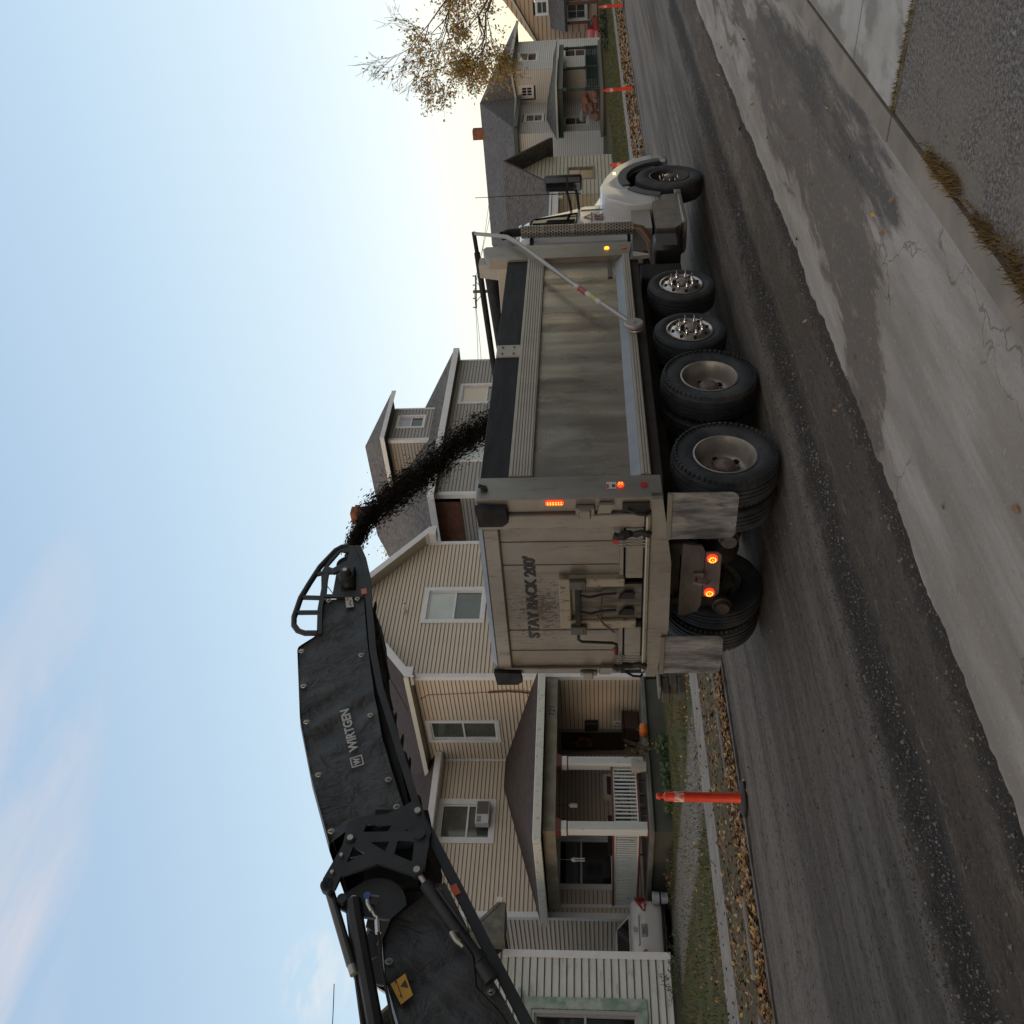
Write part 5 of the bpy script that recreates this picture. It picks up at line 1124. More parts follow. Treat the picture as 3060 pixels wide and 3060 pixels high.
# ---- wheels
def tyre_profile(Rt, w, rr, lugs=True):
    s = w/2; p = [(-s*.62, rr), (-s*.85, rr+.012), (-s*.98, rr+.05), (-s*1.03, (Rt+rr)/2), (-s*1.0, Rt-.06), (-s*.92, Rt-.025)]
    g = .012
    tr = []
    nb = 4; x0 = -s*.86
    for i in range(nb+1):
        a = x0+(2*s*.86)*i/(nb+1); b_ = x0+(2*s*.86)*(i+1)/(nb+1)-.012
        tr += [(a, Rt-(.008 if i in (0, nb) else 0)), (b_, Rt-(.008 if i in (0, nb) else 0))]
        if i < nb: tr += [(b_+.001, Rt-g), (b_+.011, Rt-g)]
    p += tr + [(s*.92, Rt-.025), (s*1.0, Rt-.06), (s*1.03, (Rt+rr)/2), (s*.98, rr+.05), (s*.85, rr+.012), (s*.62, rr)]
    return p
def wheel(c, Rt, w, rr, kind, face, parent=None, name='wheel', lugs=False, rot=0):
    """c centre, face = -1 outer side towards -y"""
    ax = Vector((math.sin(rot)*-face, face, 0)) if False else Vector((0, face, 0))
    m = MB(); m.lathe(tyre_profile(Rt, w, rr), c, ax, 72)
    # shoulder tread blocks
    nb = 56 if lugs else 0
    cv = Vector(c)
    for i in range(nb):
        a = 6.283*i/nb
        for sgn in (-1, 1):
            u = Vector((math.cos(a), 0, math.sin(a))); t_ = Vector((-math.sin(a), 0, math.cos(a))); p0 = cv+u*(Rt-.036)+ax*sgn*w*.40
            m._a([p0+t_*.018-ax*sgn*.02, p0-t_*.018-ax*sgn*.02, p0-t_*.018+ax*sgn*.055-u*.012, p0+t_*.018+ax*sgn*.055-u*.012, p0+t_*.018-ax*sgn*.02+u*.026, p0-t_*.018-ax*sgn*.02+u*.026, p0-t_*.018+ax*sgn*.052+u*.008, p0+t_*.018+ax*sgn*.052+u*.008], [(0, 1, 2, 3), (4, 5, 6, 7), (0, 1, 5, 4), (1, 2, 6, 5), (2, 3, 7, 6), (3, 0, 4, 7)])
    ty = m.build(name, M_tyre, parent, True, autos=25)
    s = w/2; m = MB(); holes = MB()
    if kind == 'dish':   # deep dual wheel, disc far inside
        m.lathe([(s*.80, rr+.006), (s*.92, rr+.012), (s*.95, rr-.004), (s*.82, rr-.014), (s*.45, rr-.03), (s*.1, rr-.045), (-s*.3, rr-.055), (-s*.62, rr-.075), (-s*.70, .20), (-s*.66, .14), (-s*.66, .05)], c, ax, 48)
        hz = -s*.69+.012; hr = .205; nh = 5 if False else 6
        for i in range(nh):
            a = 6.283*i/nh+.3; q = cv+Vector((hr*math.cos(a), 0, hr*math.sin(a)))+ax*(hz+.006); holes.cyl(q-ax*.01, q+ax*.004, .028, 12)
        rim = m.build('rim', M_rim, ty, True, autos=50); holes.build('hand_holes', M_hole, rim)
        m = MB(); m.lathe([(-s*.7, .135), (-s*.45, .13), (-s*.40, .112), (-s*.02, .108), (.02, .09), (.035, .05), (.038, 0)], c, ax, 20)
        for i in range(10):
            a = 6.283*i/10; q = cv+Vector((.158*math.cos(a), 0, .158*math.sin(a)))+ax*(-s*.68); m.cyl(q, q+ax*.035, .014, 6)
        m.build('hub', M_rust, rim, True)
    elif kind == 'dish_back':   # far side seen from inside
        m.lathe([(-s*.95, rr-.004), (-s*.8, rr-.014), (-s*.3, rr-.04), (s*.1, rr-.05), (s*.2, .1), (s*.2, 0)], c, ax, 40); rim = m.build('rim', M_rim, ty, True)
        m = MB(); m.lathe([(-s*1.1, .0), (-s*1.1, .17), (-s*.9, .205), (-s*.2, .205), (s*.1, .2)], c, ax, 28); m.build('brake_drum', mat('rusty_drum', (.10, .08, .065), .6, .3, col2=(.17, .15, .13), nscale=9), rim, True)
    elif kind == 'convex':
        m.lathe([(s*.80, rr+.006), (s*.93, rr+.012), (s*.95, rr-.006), (s*.85, rr-.018), (s*.78, rr-.03), (s*.98, rr-.06), (s*1.04, .165), (s*1.05, .12), (s*.9, .115)], c, ax, 48)
        for i in range(8):
            a = 6.283*i/8+.2; q = cv+Vector((.205*math.cos(a), 0, .205*math.sin(a)))+ax*(s*.965); holes.cyl(q-ax*.02, q+ax*.012, .02, 12)
        holes.lathe([(s*.92, .12), (s*.90, .0)], c, ax, 24)
        rim = m.build('rim', M_rimp, ty, True, autos=50); holes.build('hand_holes', M_hole, rim)
        m = MB(); m.lathe([(s*.7, .075), (s*1.25, .065), (s*1.3, .05), (s*1.28, 0)], c, ax, 20); m.build('hub', M_rim, rim, True)
        m = MB()
        for i in range(8):
            a = 6.283*i/8+.4; q = cv+Vector((.142*math.cos(a), 0, .142*math.sin(a)))+ax*s*1.03; m.lathe([(0, .022), (.035, .020), (.04, .015), (.075, .013), (.105, .002)], q, ax, 8)
        m.build('lug_nuts', M_chrome, rim, True)
    elif kind == 'steer':
        m.lathe([(s*.80, rr+.006), (s*.92, rr+.012), (s*.94, rr-.006), (s*.78, rr-.02), (s*.4, rr-.04), (s*.15, .20), (s*.35, .17), (s*.4, .12), (s*.4, 0)], c, ax, 48); rim = m.build('rim', mat('dark_rim', (.055, .045, .04), .45, .4), ty, True, autos=50)
        m = MB()
        for i in range(10):
            a = 6.283*i/10; q = cv+Vector((.145*math.cos(a), 0, .145*math.sin(a)))+ax*s*.38; m.lathe([(0, .019), (.03, .017), (.06, .011), (.08, .002)], q, ax, 8)
        m.build('lug_nuts', M_chrome, rim, True)
        m = MB(); m.lathe([(s*.35, .08), (s*.95, .075), (s*1.0, .06), (s*1.02, 0)], c, ax, 20); m.build('hub', mat('hub_oil', (.30, .26, .23), .3, .6), rim, True)
    return ty
for x in (.13, 1.57):
    wheel((x, .235, .525), .525, .275, .300, 'dish', -1, truck, lugs=True)
    wheel((x, .565, .525), .525, .275, .300, 'none', -1, truck)
    wheel((x, W_-.235+.05, .525), .525, .275, .300, 'none', 1, truck, lugs=True)
    wheel((x, W_-.565+.05, .525), .525, .275, .300, 'dish_back', 1, truck)
for x in (3.81, 2.63):
    wheel((x, .255, .635), .430, .285, .265, 'convex', -1, truck); wheel((x, W_-.255, .635), .430, .285, .265, 'none', 1, truck)
sw = wheel((0, 0, 0), .525, .31, .300, 'steer', -1, truck); sw.location = (7.42, .22, .525); sw.rotation_euler = (0, 0, R(2.5))
sw = wheel((0, 0, 0), .525, .31, .300, 'none', 1, truck); sw.location = (7.42, W_-.24, .525); sw.rotation_euler = (0, 0, R(2.5))
# ---- cab
def loft(m, secs, mi=0, cap=True):
    b = len(m.v); n = len(secs[0])
    for s_ in secs: m.v += [tuple(p) for p in s_]
    for i in range(len(secs)-1):
        for k in range(n): m.f.append([b+i*n+k, b+i*n+(k+1) % n, b+(i+1)*n+(k+1) % n, b+(i+1)*n+k]); m.m.append(mi)
    if cap: m.f.append([b+k for k in range(n)]); m.m.append(mi); m.f.append([b+(len(secs)-1)*n+k for k in range(n-1, -1, -1)]); m.m.append(mi)
def sec(x, y0, y1, z0, z1, r=.12, lean=0.):
    P = []
    for (cy, cz, a0) in ((y1-r, z1-r, 0), (y0+r, z1-r, 90), (y0+.03, z0+.03, 180), (y1-.03, z0+.03, 270)):
        rr = r if a0 < 180 else .03
        for k in range(5):
            a = R(a0+90*k/4); P.append((x+lean*(cz+rr*math.sin(a)-z0), cy+rr*math.cos(a), cz+rr*math.sin(a)))
    return P
m = MB(); loft(m, [sec(5.88, .42, 2.02, 1.0, 2.78, .12), sec(5.95, .36, 2.08, .95, 2.84, .16), sec(6.45, .34, 2.10, .95, 2.84, .18), sec(6.62, .34, 2.10, .95, 2.72, .2), sec(6.82, .34, 2.10, .95, 2.2, .10), sec(6.98, .34, 2.10, .95, 1.90, .05), sec(7.05, .36, 2.08, .95, 1.86, .05)])
cab_ = m.build('cab', M_wpaint, truck, True, autos=35)
m = MB(); q = .334
m.poly([(6.02, q, 2.02), (6.70, q, 1.98), (6.74, q, 2.05), (6.52, q, 2.58), (6.44, q, 2.64), (6.05, q, 2.64)]); m.build('side_window', M_glassd, cab_)
m = MB(); m.tube([(6.02, q-.004, 2.0), (6.72, q-.004, 1.96), (6.53, q-.004, 2.62), (6.42, q-.004, 2.67), (6.03, q-.004, 2.67), (6.02, q-.004, 2.0)], .012, 6); m.tube([(6.36, q-.006, 2.0), (6.36, q-.006, 2.64)], .014, 6); m.build('window_seal', M_blk, cab_)
m = MB(); m.box(5.98, q-.003, 1.02, 5.985, q+.01, 2.7); m.box(6.84, q-.003, 1.02, 6.845, q+.01, 1.9); m.box(5.98, q-.003, 1.02, 6.84, q+.01, 1.025); m.build('door_gap', M_hole, cab_)
m = MB(); m.poly([(6.63, .5, 2.62), (6.63, 1.94, 2.62), (7.0, 2.0, 1.93), (7.0, .44, 1.93)]); m.build('windshield', M_glassd, cab_)
m = MB(); m.bbox(6.05, .33, 1.78, 6.2, .345, 1.80, .002); m.build('door_handle', M_blk, cab_)
M_maroon = mat('maroon_lettering', (.14, .012, .03), .4)
text_on('lettering', '&K', .15, .27, (6.42, .331, 1.56), (1, 0, 0), (0, 0, 1), M_maroon, cab_, embolden=.03)
m = MB(); m.prism([(6.46, .331, 1.75), (6.56, .331, 1.87), (6.66, .331, 1.75), (6.63, .331, 1.75), (6.56, .331, 1.83), (6.49, .331, 1.75)], (0, -.003, 0)); m.box(6.38, .328, 1.73, 6.74, .331, 1.748); m.build('emblem', M_maroon, cab_)
m = MB(); m.box(6.55, .329, 1.28, 6.62, .332, 1.33); m.box(6.65, .329, 1.25, 6.74, .332, 1.31); m.build('badge', mat('badge_dark', (.06, .06, .065), .4), cab_)
m = MB(); m.bbox(6.55, .45, 2.80, 6.66, 1.98, 2.86, .02); m.build('sun_visor', M_wpaint, cab_)
for y in (.55, 1.0, 1.44, 1.88):
    m = MB(); m.bbox(6.25, y-.04, 2.84, 6.36, y+.04, 2.89, .012); m.build('marker_lamp', mat('marker_white', (.5, .42, .3), .3), cab_)
m = MB(); loft(m, [sec(7.0, .46, 1.98, 1.0, 1.90, .20), sec(7.4, .48, 1.96, 1.0, 1.80, .22), sec(8.1, .52, 1.92, .85, 1.64, .24), sec(8.6, .58, 1.86, .7, 1.48, .24), sec(8.75, .64, 1.80, .7, 1.36, .2)])
hood = m.build('hood', M_wpaint, truck, True, autos=45)
m = MB(); m.tube([(7.02, .445, 1.15), (7.02, .45, 1.72), (7.02, .62, 1.905), (7.02, 1.8, 1.905)], .010, 6); m.build('hood_seam', M_blk, hood)
m = MB(); m.bbox(7.05, .40, 1.30, 7.36, .50, 1.50, .02); m.build('hood_vent', M_blk, hood)
def fender(s):
    f_y = lambda v: v if s < 0 else W_-v
    outer = [(6.52, .72), (6.42, .90), (6.40, 1.14), (6.52, 1.32), (6.64, 1.48), (6.85, 1.58), (7.15, 1.60), (7.55, 1.50), (7.95, 1.34), (8.25, 1.10), (8.42, .86), (8.46, .72)]
    inner = []
    for k in range(13):
        a = R(-18+ (198+18-0)*0 + 204*k/12 - 0); 
    inner = [(7.42+.70*math.cos(R(a)), .52+.70*math.sin(R(a))) for a in range(15, 166, 10)]
    inner = [(8.12, .72)] + inner + [(6.72, .72)]
    # loft between flat outline at the outer skin and inner hood side
    m = MB(); N_ = len(outer)
    pr = outer+[(6.74, .70)]+[(7.42+.70*math.cos(R(a)), .52+.70*math.sin(R(a))) for a in range(165, 14, -10)]+[(8.14, .70)]
    pr = [p for p in outer] + list(inner)
    m.prism([(x, f_y(.10), z) for x, z in outer+inner], (0, .50*(-s), 0))
    ob = m.build('fender', M_wpaint, truck)
    bv = ob.modifiers.new('bevel', 'BEVEL'); bv.width = .075; bv.segments = 4; bv.limit_method = 'ANGLE'; bv.angle_limit = R(50)
    ob.data.polygons.foreach_set('use_smooth', [True]*len(ob.data.polygons)); 
    m = MB()
    for k in range(15):
        a0 = R(8+k*10.5); a1 = R(8+(k+1)*10.5)
        if k == 10: continue
        for (ra, rb) in ((.67, .80),):
            P = [(7.42+r_*math.cos(a), f_y(y_), .52+r_*math.sin(a)) for y_ in (.075, .14) for a in (a0, a1) for r_ in (ra, rb)]
            m._a(P, [(0, 1, 3, 2), (4, 6, 7, 5), (0, 4, 5, 1), (2, 3, 7, 6), (0, 2, 6, 4), (1, 5, 7, 3)])
    m.build('fender_flare', mat('flare_grey', (.055, .062, .075), .45), ob)
    m = MB(); m.prism([(x, f_y(.16), z) for x, z in ([(7.42+.665*math.cos(R(a)), .52+.665*math.sin(R(a))) for a in range(5, 176, 10)]+[(7.42+.64*math.cos(R(a)), .52+.64*math.sin(R(a))) for a in range(175, 4, -10)])], (0, .44*(-s), 0)); m.build('fender_liner', M_blk, ob)
    return ob
f1 = fender(-1); f2 = fender(1)
m = MB(); m.bbox(7.62, .083, 1.34, 7.70, .10, 1.39, .006); m.build('turn_signal', led('pale_lamp_lit', (1, .8, .5), 1.2), f1)
m = MB(); m.bbox(8.62, .25, .45, 8.85, 2.2, .78, .04); m.build('bumper', M_chrome, truck)
m = MB(); m.bbox(8.42, .16, .85, 8.52, .5, 1.05, .03); m.build('headlight', mat('headlight_lens', (.5, .5, .5), .1), truck)
# steps and tool box
M_step = mat('step_aluminium', (.30, .28, .265), .4, .7, col2=(.20, .185, .17), nscale=5)
m = MB(); m.prism([(5.5, .10, .84), (6.72, .10, .84), (6.74, .10, .48), (6.55, .10, .44), (5.75, .10, .40), (5.5, .10, .58)], (0, .48, 0)); m.bbox(5.62, .06, .40, 6.80, .5, .46, .01); m.bbox(6.66, .05, .40, 6.80, .12, .50, .01)
for i in range(8): m.box(5.53, .094, .50+i*.04, 6.7, .10, .512+i*.04)
st = m.build('side_step', M_step, truck)
m = MB(); m.prism([(5.75, .2, 1.16), (6.5, .2, 1.16), (6.62, .2, .98), (6.62, .2, .88), (5.75, .2, .88)], (0, .35, 0)); m.build('step_skirt', mat('dusty_white', (.30, .28, .26), .5), truck)
m = MB(); m.bbox(4.88, .10, .54, 5.36, .62, .93, .05); m.build('battery_box', mat('satin_black', (.016, .017, .018), .35, spec=.5), truck, True)
m = MB(); m.bbox(4.9, .75, .5, 7.0, 1.65, .95, .03); m.bbox(3.9+.45, .3, .55, 4.8, .7, 1.1, .02); m.build('air_tank', M_under, truck)
m = MB(); m.prism([(4.44, .02, 1.22), (4.60, .02, 1.22), (4.52, .02, 1.02), (4.48, .02, 1.0)], (0, .05, 0)); m.build('hinge_gusset', M_rail, truck)
# exhaust stack with perforated guard
sx_, sy_ = 5.62, .13
m = MB(); m.lathe([(0, .088), (1.60, .088)], (sx_, sy_, 1.16), (0, 0, 1), 40); ex = m.build('exhaust_guard', mat('perforated_steel', (.36, .325, .28), .4, .6, col2=(.28, .25, .21), nscale=4), truck, True)
m = MB(); rows = 40
for r_ in range(rows):
    for k_ in range(13):
        a = 6.283*(k_+.5*(r_ % 2))/13+.1; z = 1.20+r_*.0392
        if r_ % 11 == 10: continue
        n_ = Vector((math.cos(a), math.sin(a), 0)); p0 = Vector((sx_, sy_, z))+n_*.0885
        if n_.y > .5 : continue
        t_ = Vector((-n_.y, n_.x, 0)); m.poly([p0+t_*0.0125*math.cos(b*1.047)+Vector((0, 0, 0.0125*math.sin(b*1.047))) for b in range(6)])
m.build('perforations', M_hole, ex, fix=False)
m = MB(); m.tube([(sx_, sy_, 2.74), (sx_, sy_, 2.88), (sx_-.03, sy_, 2.96), (sx_-.10, sy_+.0, 3.02)], [.062, .062, .064, .066], 16, cap=False); m.tube([(sx_, sy_, 2.75), (sx_, sy_, 2.88), (sx_-.028, sy_, 2.955), (sx_-.09, sy_, 3.01)], [.055, .055, .057, .05], 16, mi=1); m.build('exhaust_pipe', [M_blk, M_hole], ex, True)
m = MB(); m.tube([(sx_, sy_, 1.17), (sx_-.02, sy_+.02, 1.05), (sx_-.12, sy_+.15, .93), (sx_-.2, sy_+.4, .88)], [.06, .06, .06, .055], 14); m.build('exhaust_elbow', mat('heat_brown_pipe', (.20, .12, .085), .4, .5), ex, True)
m = MB(); m.bbox(5.55, .2, 1.2, 5.8, .32, 1.24, .004); m.bbox(5.5, .22, 2.6, 5.9, .4, 2.64, .004); m.build('stack_bracket', M_blk, ex)
# mirror
m = MB(); m.bbox(7.0, -.15, 1.88, 7.09, .105, 2.46, .03); mi_ = m.build('mirror', mat('mirror_shell', (.02, .02, .022), .35), truck, True)
m = MB(); m.box(6.997, -.125, 2.12, 7.0, .08, 2.43); m.box(6.997, -.125, 1.91, 7.0, .08, 2.09); m.build('mirror_glass', mat('mirror_silver', (.55, .55, .55), .04, 1.), mi_)
m = MB(); m.tube([(7.04, .09, 2.12), (6.95, .22, 2.08), (6.86, .36, 2.05)], .022, 8); m.tube([(7.04, .09, 1.97), (6.97, .22, 1.95), (6.9, .36, 1.93)], .022, 8); m.build('mirror_arm', M_blk, mi_)
m = MB(); m.tube([(7.05, .15, 1.9), (7.06, .15, 2.6), (7.05, .15, 3.55)], [.009, .007, .005], 6); m.build('antenna', M_blk, truck)
# tarp arm and roller
M_arm = mat('tarp_arm_grey', (.34, .33, .32), .45, .6)
m = MB(); m.tube([(2.55, -.05, 1.36), (3.5, -.06, 1.98), (4.2, -.065, 2.40), (4.85, -.065, 2.78), (5.04, -.06, 2.92), (5.14, -.05, 3.12), (5.25, -.04, 3.40)], [.028, .03, .03, .03, .03, .027, .025], 10); ta = m.build('tarp_arm', M_arm, truck, True)
m = MB(); m.lathe([(0, 0), (0, .10), (.015, .115), (.04, .115), (.05, .10), (.05, .0)], (2.47, -.085, 1.30), (0, 1, 0), 28); m.lathe([(.06, 0), (.06, .09), (.08, .095), (.08, 0)], (2.45, -.085, 1.29), (0, 1, 0), 24); m.cyl((2.47, -.10, 1.30), (2.47, -.085, 1.30), .02, 8); m.build('arm_pivot', M_arm, ta, True)
m = MB()
m.tube([(3.02, -.056, 1.667), (3.12, -.057, 1.732), (3.40, -.06, 1.915), (3.50, -.06, 1.98)], .034, 12); m.tube([(3.28, -.058, 1.84), (3.42, -.060, 1.93)], .0355, 12, 1); m.tube([(3.10, -.058, 1.72), (3.20, -.06, 1.785)], .0355, 12, 2); m.build('arm_sticker', [mat('sticker_silver', (.42, .42, .40), .4), mat('sticker_red', (.26, .05, .05), .4), mat('sticker_green', (.30, .36, .12), .4)], ta)
m = MB(); m.tube([(5.25, -.06, 3.40), (5.25, .25, 3.38)], .03, 8); m.tube([(5.25, .25, 3.38), (5.25, 2.5, 3.27)], .045, 10); m.tube([(5.12, .35, 3.20), (5.12, 2.4, 3.06)], .10, 14); m.build('tarp_roller', M_board, truck, True)
m = MB(); m.tube([(2.55, W_+.05, 1.36), (4.85, W_+.065, 2.78), (5.04, W_+.06, 2.92), (5.25, W_+.04, 3.28)], .03, 10); m.build('tarp_arm', M_arm, truck, True)
m = MB(); m.bbox(4.05, -.0, 1.5, 4.42, .073, 1.58, .002); 
m = MB(); m.box(3.95, .060, 1.50, 4.40, .064, 1.56); m.build('name_plate', mat('plate_dark', (.11, .10, .09), .5, .5), truck)
# load inside
m = MB()
for j in range(13):
    for i in range(31):
        x = -.25+4.7*i/30; y = .1+2.24*j/12; m.v.append((x, y, 1.9+.75*math.exp(-((x-2.4)/1.1)**2-((y-1.2)/.7)**2)+.05*nz(x, y, 4)))
for j in range(12):
    for i in range(30): a = j*31+i; m.f.append([a, a+1, a+32, a+31]); m.m.append(0)
ld = m.build('millings_load', mat('black_millings', (.012, .011, .011), .9, bump=.8, bscale=50), None, fix=False, off=(0, 0, 0)); ld.location = truck.location; ld.rotation_euler = truck.rotation_euler
tag(ld, 'heap of black asphalt millings lying in the dump box', 'asphalt millings')
world()
# ============================================================ MILLING MACHINE CONVEYOR
from mathutils.geometry import tessellate_polygon
M_cs = mat('conveyor_steel', (.016, .017, .019), .5, col2=(.028, .029, .032), nscale=4, bump=.1, bscale=40, spec=.35)
def f_tarp(k):
    c = k.mix(k.rng(k.noise(2.2, det=5), .35, .68), (.020, .021, .024), (.048, .049, .052))
    c = k.mix(k.m('MULTIPLY', k.rng(k.noise(3.5, (1, 1, 1), (4, 2, 1), 6), .54, .7), .6), c, (.062, .060, .058))
    k.p.inputs['Specular IOR Level'].default_value = .45
    k.t.links.new(k.bump(k.noise(4.5, (1.2, 1, .8), det=5, dist=1.6), .8, .04), k.p.inputs['Normal']); return c
M_tarp = nodes_mat('conveyor_tarp', f_tarp, .48)
M_pin = mat('pin_steel', (.35, .34, .31), .4, .7); M_print = mat('grey_print', (.42, .43, .43), .6)
conv = thing('milling_machine_conveyor', 'black folding discharge conveyor of a milling machine with grey lettering on its tarp', 'conveyor', (7.275, 5.62, 0), R(1.3), local=True)
YN, YF = .75, 1.75
def interp(pts, x):
    pts = sorted(pts)
    if x <= pts[0][0]: return pts[0][1]
    for (a, b), (c, d) in zip(pts, pts[1:]):
        if x <= c: return b+(d-b)*(x-a)/(c-a) if c > a else d
    return pts[-1][1]
def plate(m, outline, holes, y0, y1, mi=0):
    polys = [[Vector((x, 0, z)) for x, z in outline]]+[[Vector((x, 0, z)) for x, z in h] for h in holes]
    tris = tessellate_polygon(polys); flat = [v for p in polys for v in p]; n = len(flat); b = len(m.v)
    m.v += [(v.x, y0, v.z) for v in flat]+[(v.x, y1, v.z) for v in flat]
    for t_ in tris: m.f.append([b+i for i in t_]); m.m.append(mi); m.f.append([b+n+i for i in reversed(t_)]); m.m.append(mi)
    k = 0
    for p in polys:
        for i in range(len(p)):
            j = (i+1) % len(p); m.f.append([b+k+i, b+k+j, b+n+k+j, b+n+k+i]); m.m.append(mi)
        k += len(p)
def tarp(top, bot, x0, x1, nx, name):
    m = MB(); nv = 16
    for (y, s) in ((YN, 1), (YF, -1)):
        b = len(m.v)
        for j in range(nv+1):
            for i in range(nx+1):
                x = x0+(x1-x0)*i/nx; zt, zb = interp(top, x), interp(bot, x); v_ = j/nv; z = zb+(zt-zb)*v_
                w = .02*abs(nz(x, z, 2.2, 3))+.045*abs(nz(x*1.8+z, z*.9, 1.6, 8))+.02*abs(nz(x*3-z*2, z, 2.4, 5))+.018*math.sin(math.pi*min(1, v_*1.0))
                m.v.append((x, y+s*w, z-(.015*abs(nz(x, 0, 3, 2)) if j == 0 else 0)))
        for j in range(nv):
            for i in range(nx): a = b+j*(nx+1)+i; m.f.append([a, a+1, a+nx+2, a+nx+1]); m.m.append(0)
    b = len(m.v)
    for i in range(nx+1):
        x = x0+(x1-x0)*i/nx; zt = interp(top, x)
        for y, dz in ((YN, 0), (YN+.12, .02), (YF-.12, .02), (YF, 0)): m.v.append((x, y, zt+dz))
    for i in range(nx):
        for k_ in range(3): a = b+i*4+k_; m.f.append([a, a+1, a+5, a+4]); m.m.append(0)
    return m.build(name, M_tarp, conv, True, fix=False, autos=60)
topU = [(-3.69, 3.80), (-3.14, 4.05), (-2.55, 4.28), (-1.80, 4.475), (-1.76, 4.47), (-1.64, 4.35), (-1.57, 4.31), (-1.21, 4.37), (-1.14, 4.34)]
botU = [(-3.69, 3.79), (-3.64, 3.735), (-3.54, 3.65), (-3.49, 3.55), (-3.47, 3.36), (-3.43, 3.27), (-3.13, 3.40), (-2.77, 3.55), (-2.27, 3.705), (-1.85, 3.82), (-1.4, 3.93), (-1.14, 3.985)]
tu = tarp(topU, botU, -3.69, -1.14, 110, 'cover')
topL = [(-8, 1.75), (-4.94, 3.10), (-4.66, 3.23), (-4.41, 3.29), (-4.25, 3.25), (-4.09, 3.06), (-3.98, 2.98)]
botL = [(-8, .60), (-4.92, 2.35), (-4.75, 2.46), (-4.47, 2.63), (-3.98, 2.91)]
tl = tarp(topL, botL, -7.9, -3.98, 120, 'cover')
xd = Vector((.42, 0, .16)).normalized(); yd = Vector((-.36, 0, .93)).normalized()
text_on('lettering', 'WIRTGEN', .078, .445, (-2.875, YN-.004, 3.722), xd, yd, M_print, tu, embolden=.03, depth=.003)
oc = Vector((-3.012, YN-.004, 3.655)); s_ = .098
m = MB()
def pt(u, v): return oc+xd*u+yd*v
for (u0, v0, u1, v1) in ((0, 0, s_, .009), (0, s_-.009, s_, s_), (0, .009, .009, s_-.009), (s_-.009, .009, s_, s_-.009)): m.prism([pt(u0, v0), pt(u1, v0), pt(u1, v1), pt(u0, v1)], (0, -.002, 0))
em = m.build('emblem', M_print, tu)
text_on('emblem_letter', 'W', .055, .068, pt(.015, .022), xd, yd, M_print, em, embolden=.04, depth=.003)
def eyelet(x, z, y=YN-.006, par=None):
    m = MB(); pts = [(x+.020*math.cos(a*.524)*.85, y, z+.020*math.sin(a*.524)*1.15) for a in range(13)]; m.tube(pts, .0055, 6, cap=False); m.tube([(x, y-.004, z-.014), (x+.004, y-.016, z), (x, y-.004, z+.014)], .006, 6); m.build('eyelet', M_pin, par, True)
for x, z in ((-1.19, 4.31), (-1.17, 4.04), (-1.82, 4.43), (-2.22, 4.32), (-2.6, 4.21), (-1.87, 3.88), (-2.53, 3.685), (-3.11, 4.0), (-3.60, 3.80), (-3.15, 3.44), (-3.39, 3.34)): eyelet(x, z, par=tu)
for x, z in ((-4.05, 2.955), (-4.55, 3.22), (-4.73, 2.53), (-5.3, 2.3)): eyelet(x, z, par=tl)
# frame rails
for y in (YN, YF):
    s = 1 if y == YN else -1
    m = MB()
    L1 = [(-.44, 4.18), (-.63, 4.09), (-.87, 4.01), (-1.14, 3.955), (-1.85, 3.79), (-2.26, 3.66), (-2.70, 3.48), (-3.41, 3.19), (-3.60, 3.08)]
    for a, b in zip(L1, L1[1:]): m.prism([(a[0], y-.03*s, a[1]+.015), (b[0], y-.03*s, b[1]+.015), (b[0], y-.03*s, b[1]-.045), (a[0], y-.03*s, a[1]-.045)], (0, .06*s, 0))
    m.build('lower_rail', M_cs, conv)
    m = MB(); L2 = [(-3.58, 3.10), (-4.02, 2.84), (-4.36, 2.645), (-4.92, 2.31), (-8, .46)]
    for a, b in zip(L2, L2[1:]): m.prism([(a[0], y-.03*s, a[1]+.02), (b[0], y-.03*s, b[1]+.02), (b[0], y-.03*s, b[1]-.06), (a[0], y-.03*s, a[1]-.06)], (0, .06*s, 0))
    m.build('lower_rail', M_cs, conv)
    # hoop guard at the tip
    H_ = [(-.42, 4.27), (-.43, 4.33), (-.48, 4.385), (-.72, 4.495), (-.95, 4.55), (-1.15, 4.592), (-1.40, 4.597), (-1.50, 4.575), (-1.57, 4.52), (-1.60, 4.45), (-1.60, 4.33)]
    m = MB(); m.tube([(x, y, z) for x, z in H_], .028, 8)
    for a, b in (((-1.14, 4.59), (-1.15, 4.38)), ((-1.34, 4.597), (-1.34, 4.36)), ((-.83, 4.52), (-.80, 4.42))): m.bar((a[0], y, a[1]), (b[0], y, b[1]), .035, .03)
    for a, b in (((-.80, 4.41), (-1.31, 4.37)), ((-1.31, 4.37), (-1.62, 4.31))): m.bar((a[0], y, a[1]), (b[0], y, b[1]), .03, .045)
    m.build('guard_hoop', M_cs, conv, True)
    m = MB()
    plate(m, [(-.40, 4.30), (-.43, 4.19), (-.63, 4.10), (-.87, 4.02), (-1.15, 3.96), (-1.15, 4.39), (-.80, 4.465), (-.48, 4.385)], [[(-.50, 4.33), (-.72, 4.42), (-.75, 4.36), (-.64, 4.24), (-.52, 4.24)], [(-.82, 4.39), (-1.11, 4.35), (-1.11, 4.29), (-.82, 4.31)], [(-.80, 4.25), (-1.08, 4.21), (-1.06, 4.07), (-.80, 4.12)]], y-.012, y+.012)
    m.build('end_plate', M_cs, conv)
m = MB(); m.cyl((-.62, YN+.05, 4.25), (-.62, YF-.05, 4.25), .11, 24); m.build('head_drum', mat('belt_rubber', (.02, .017, .016), .8), conv, True)
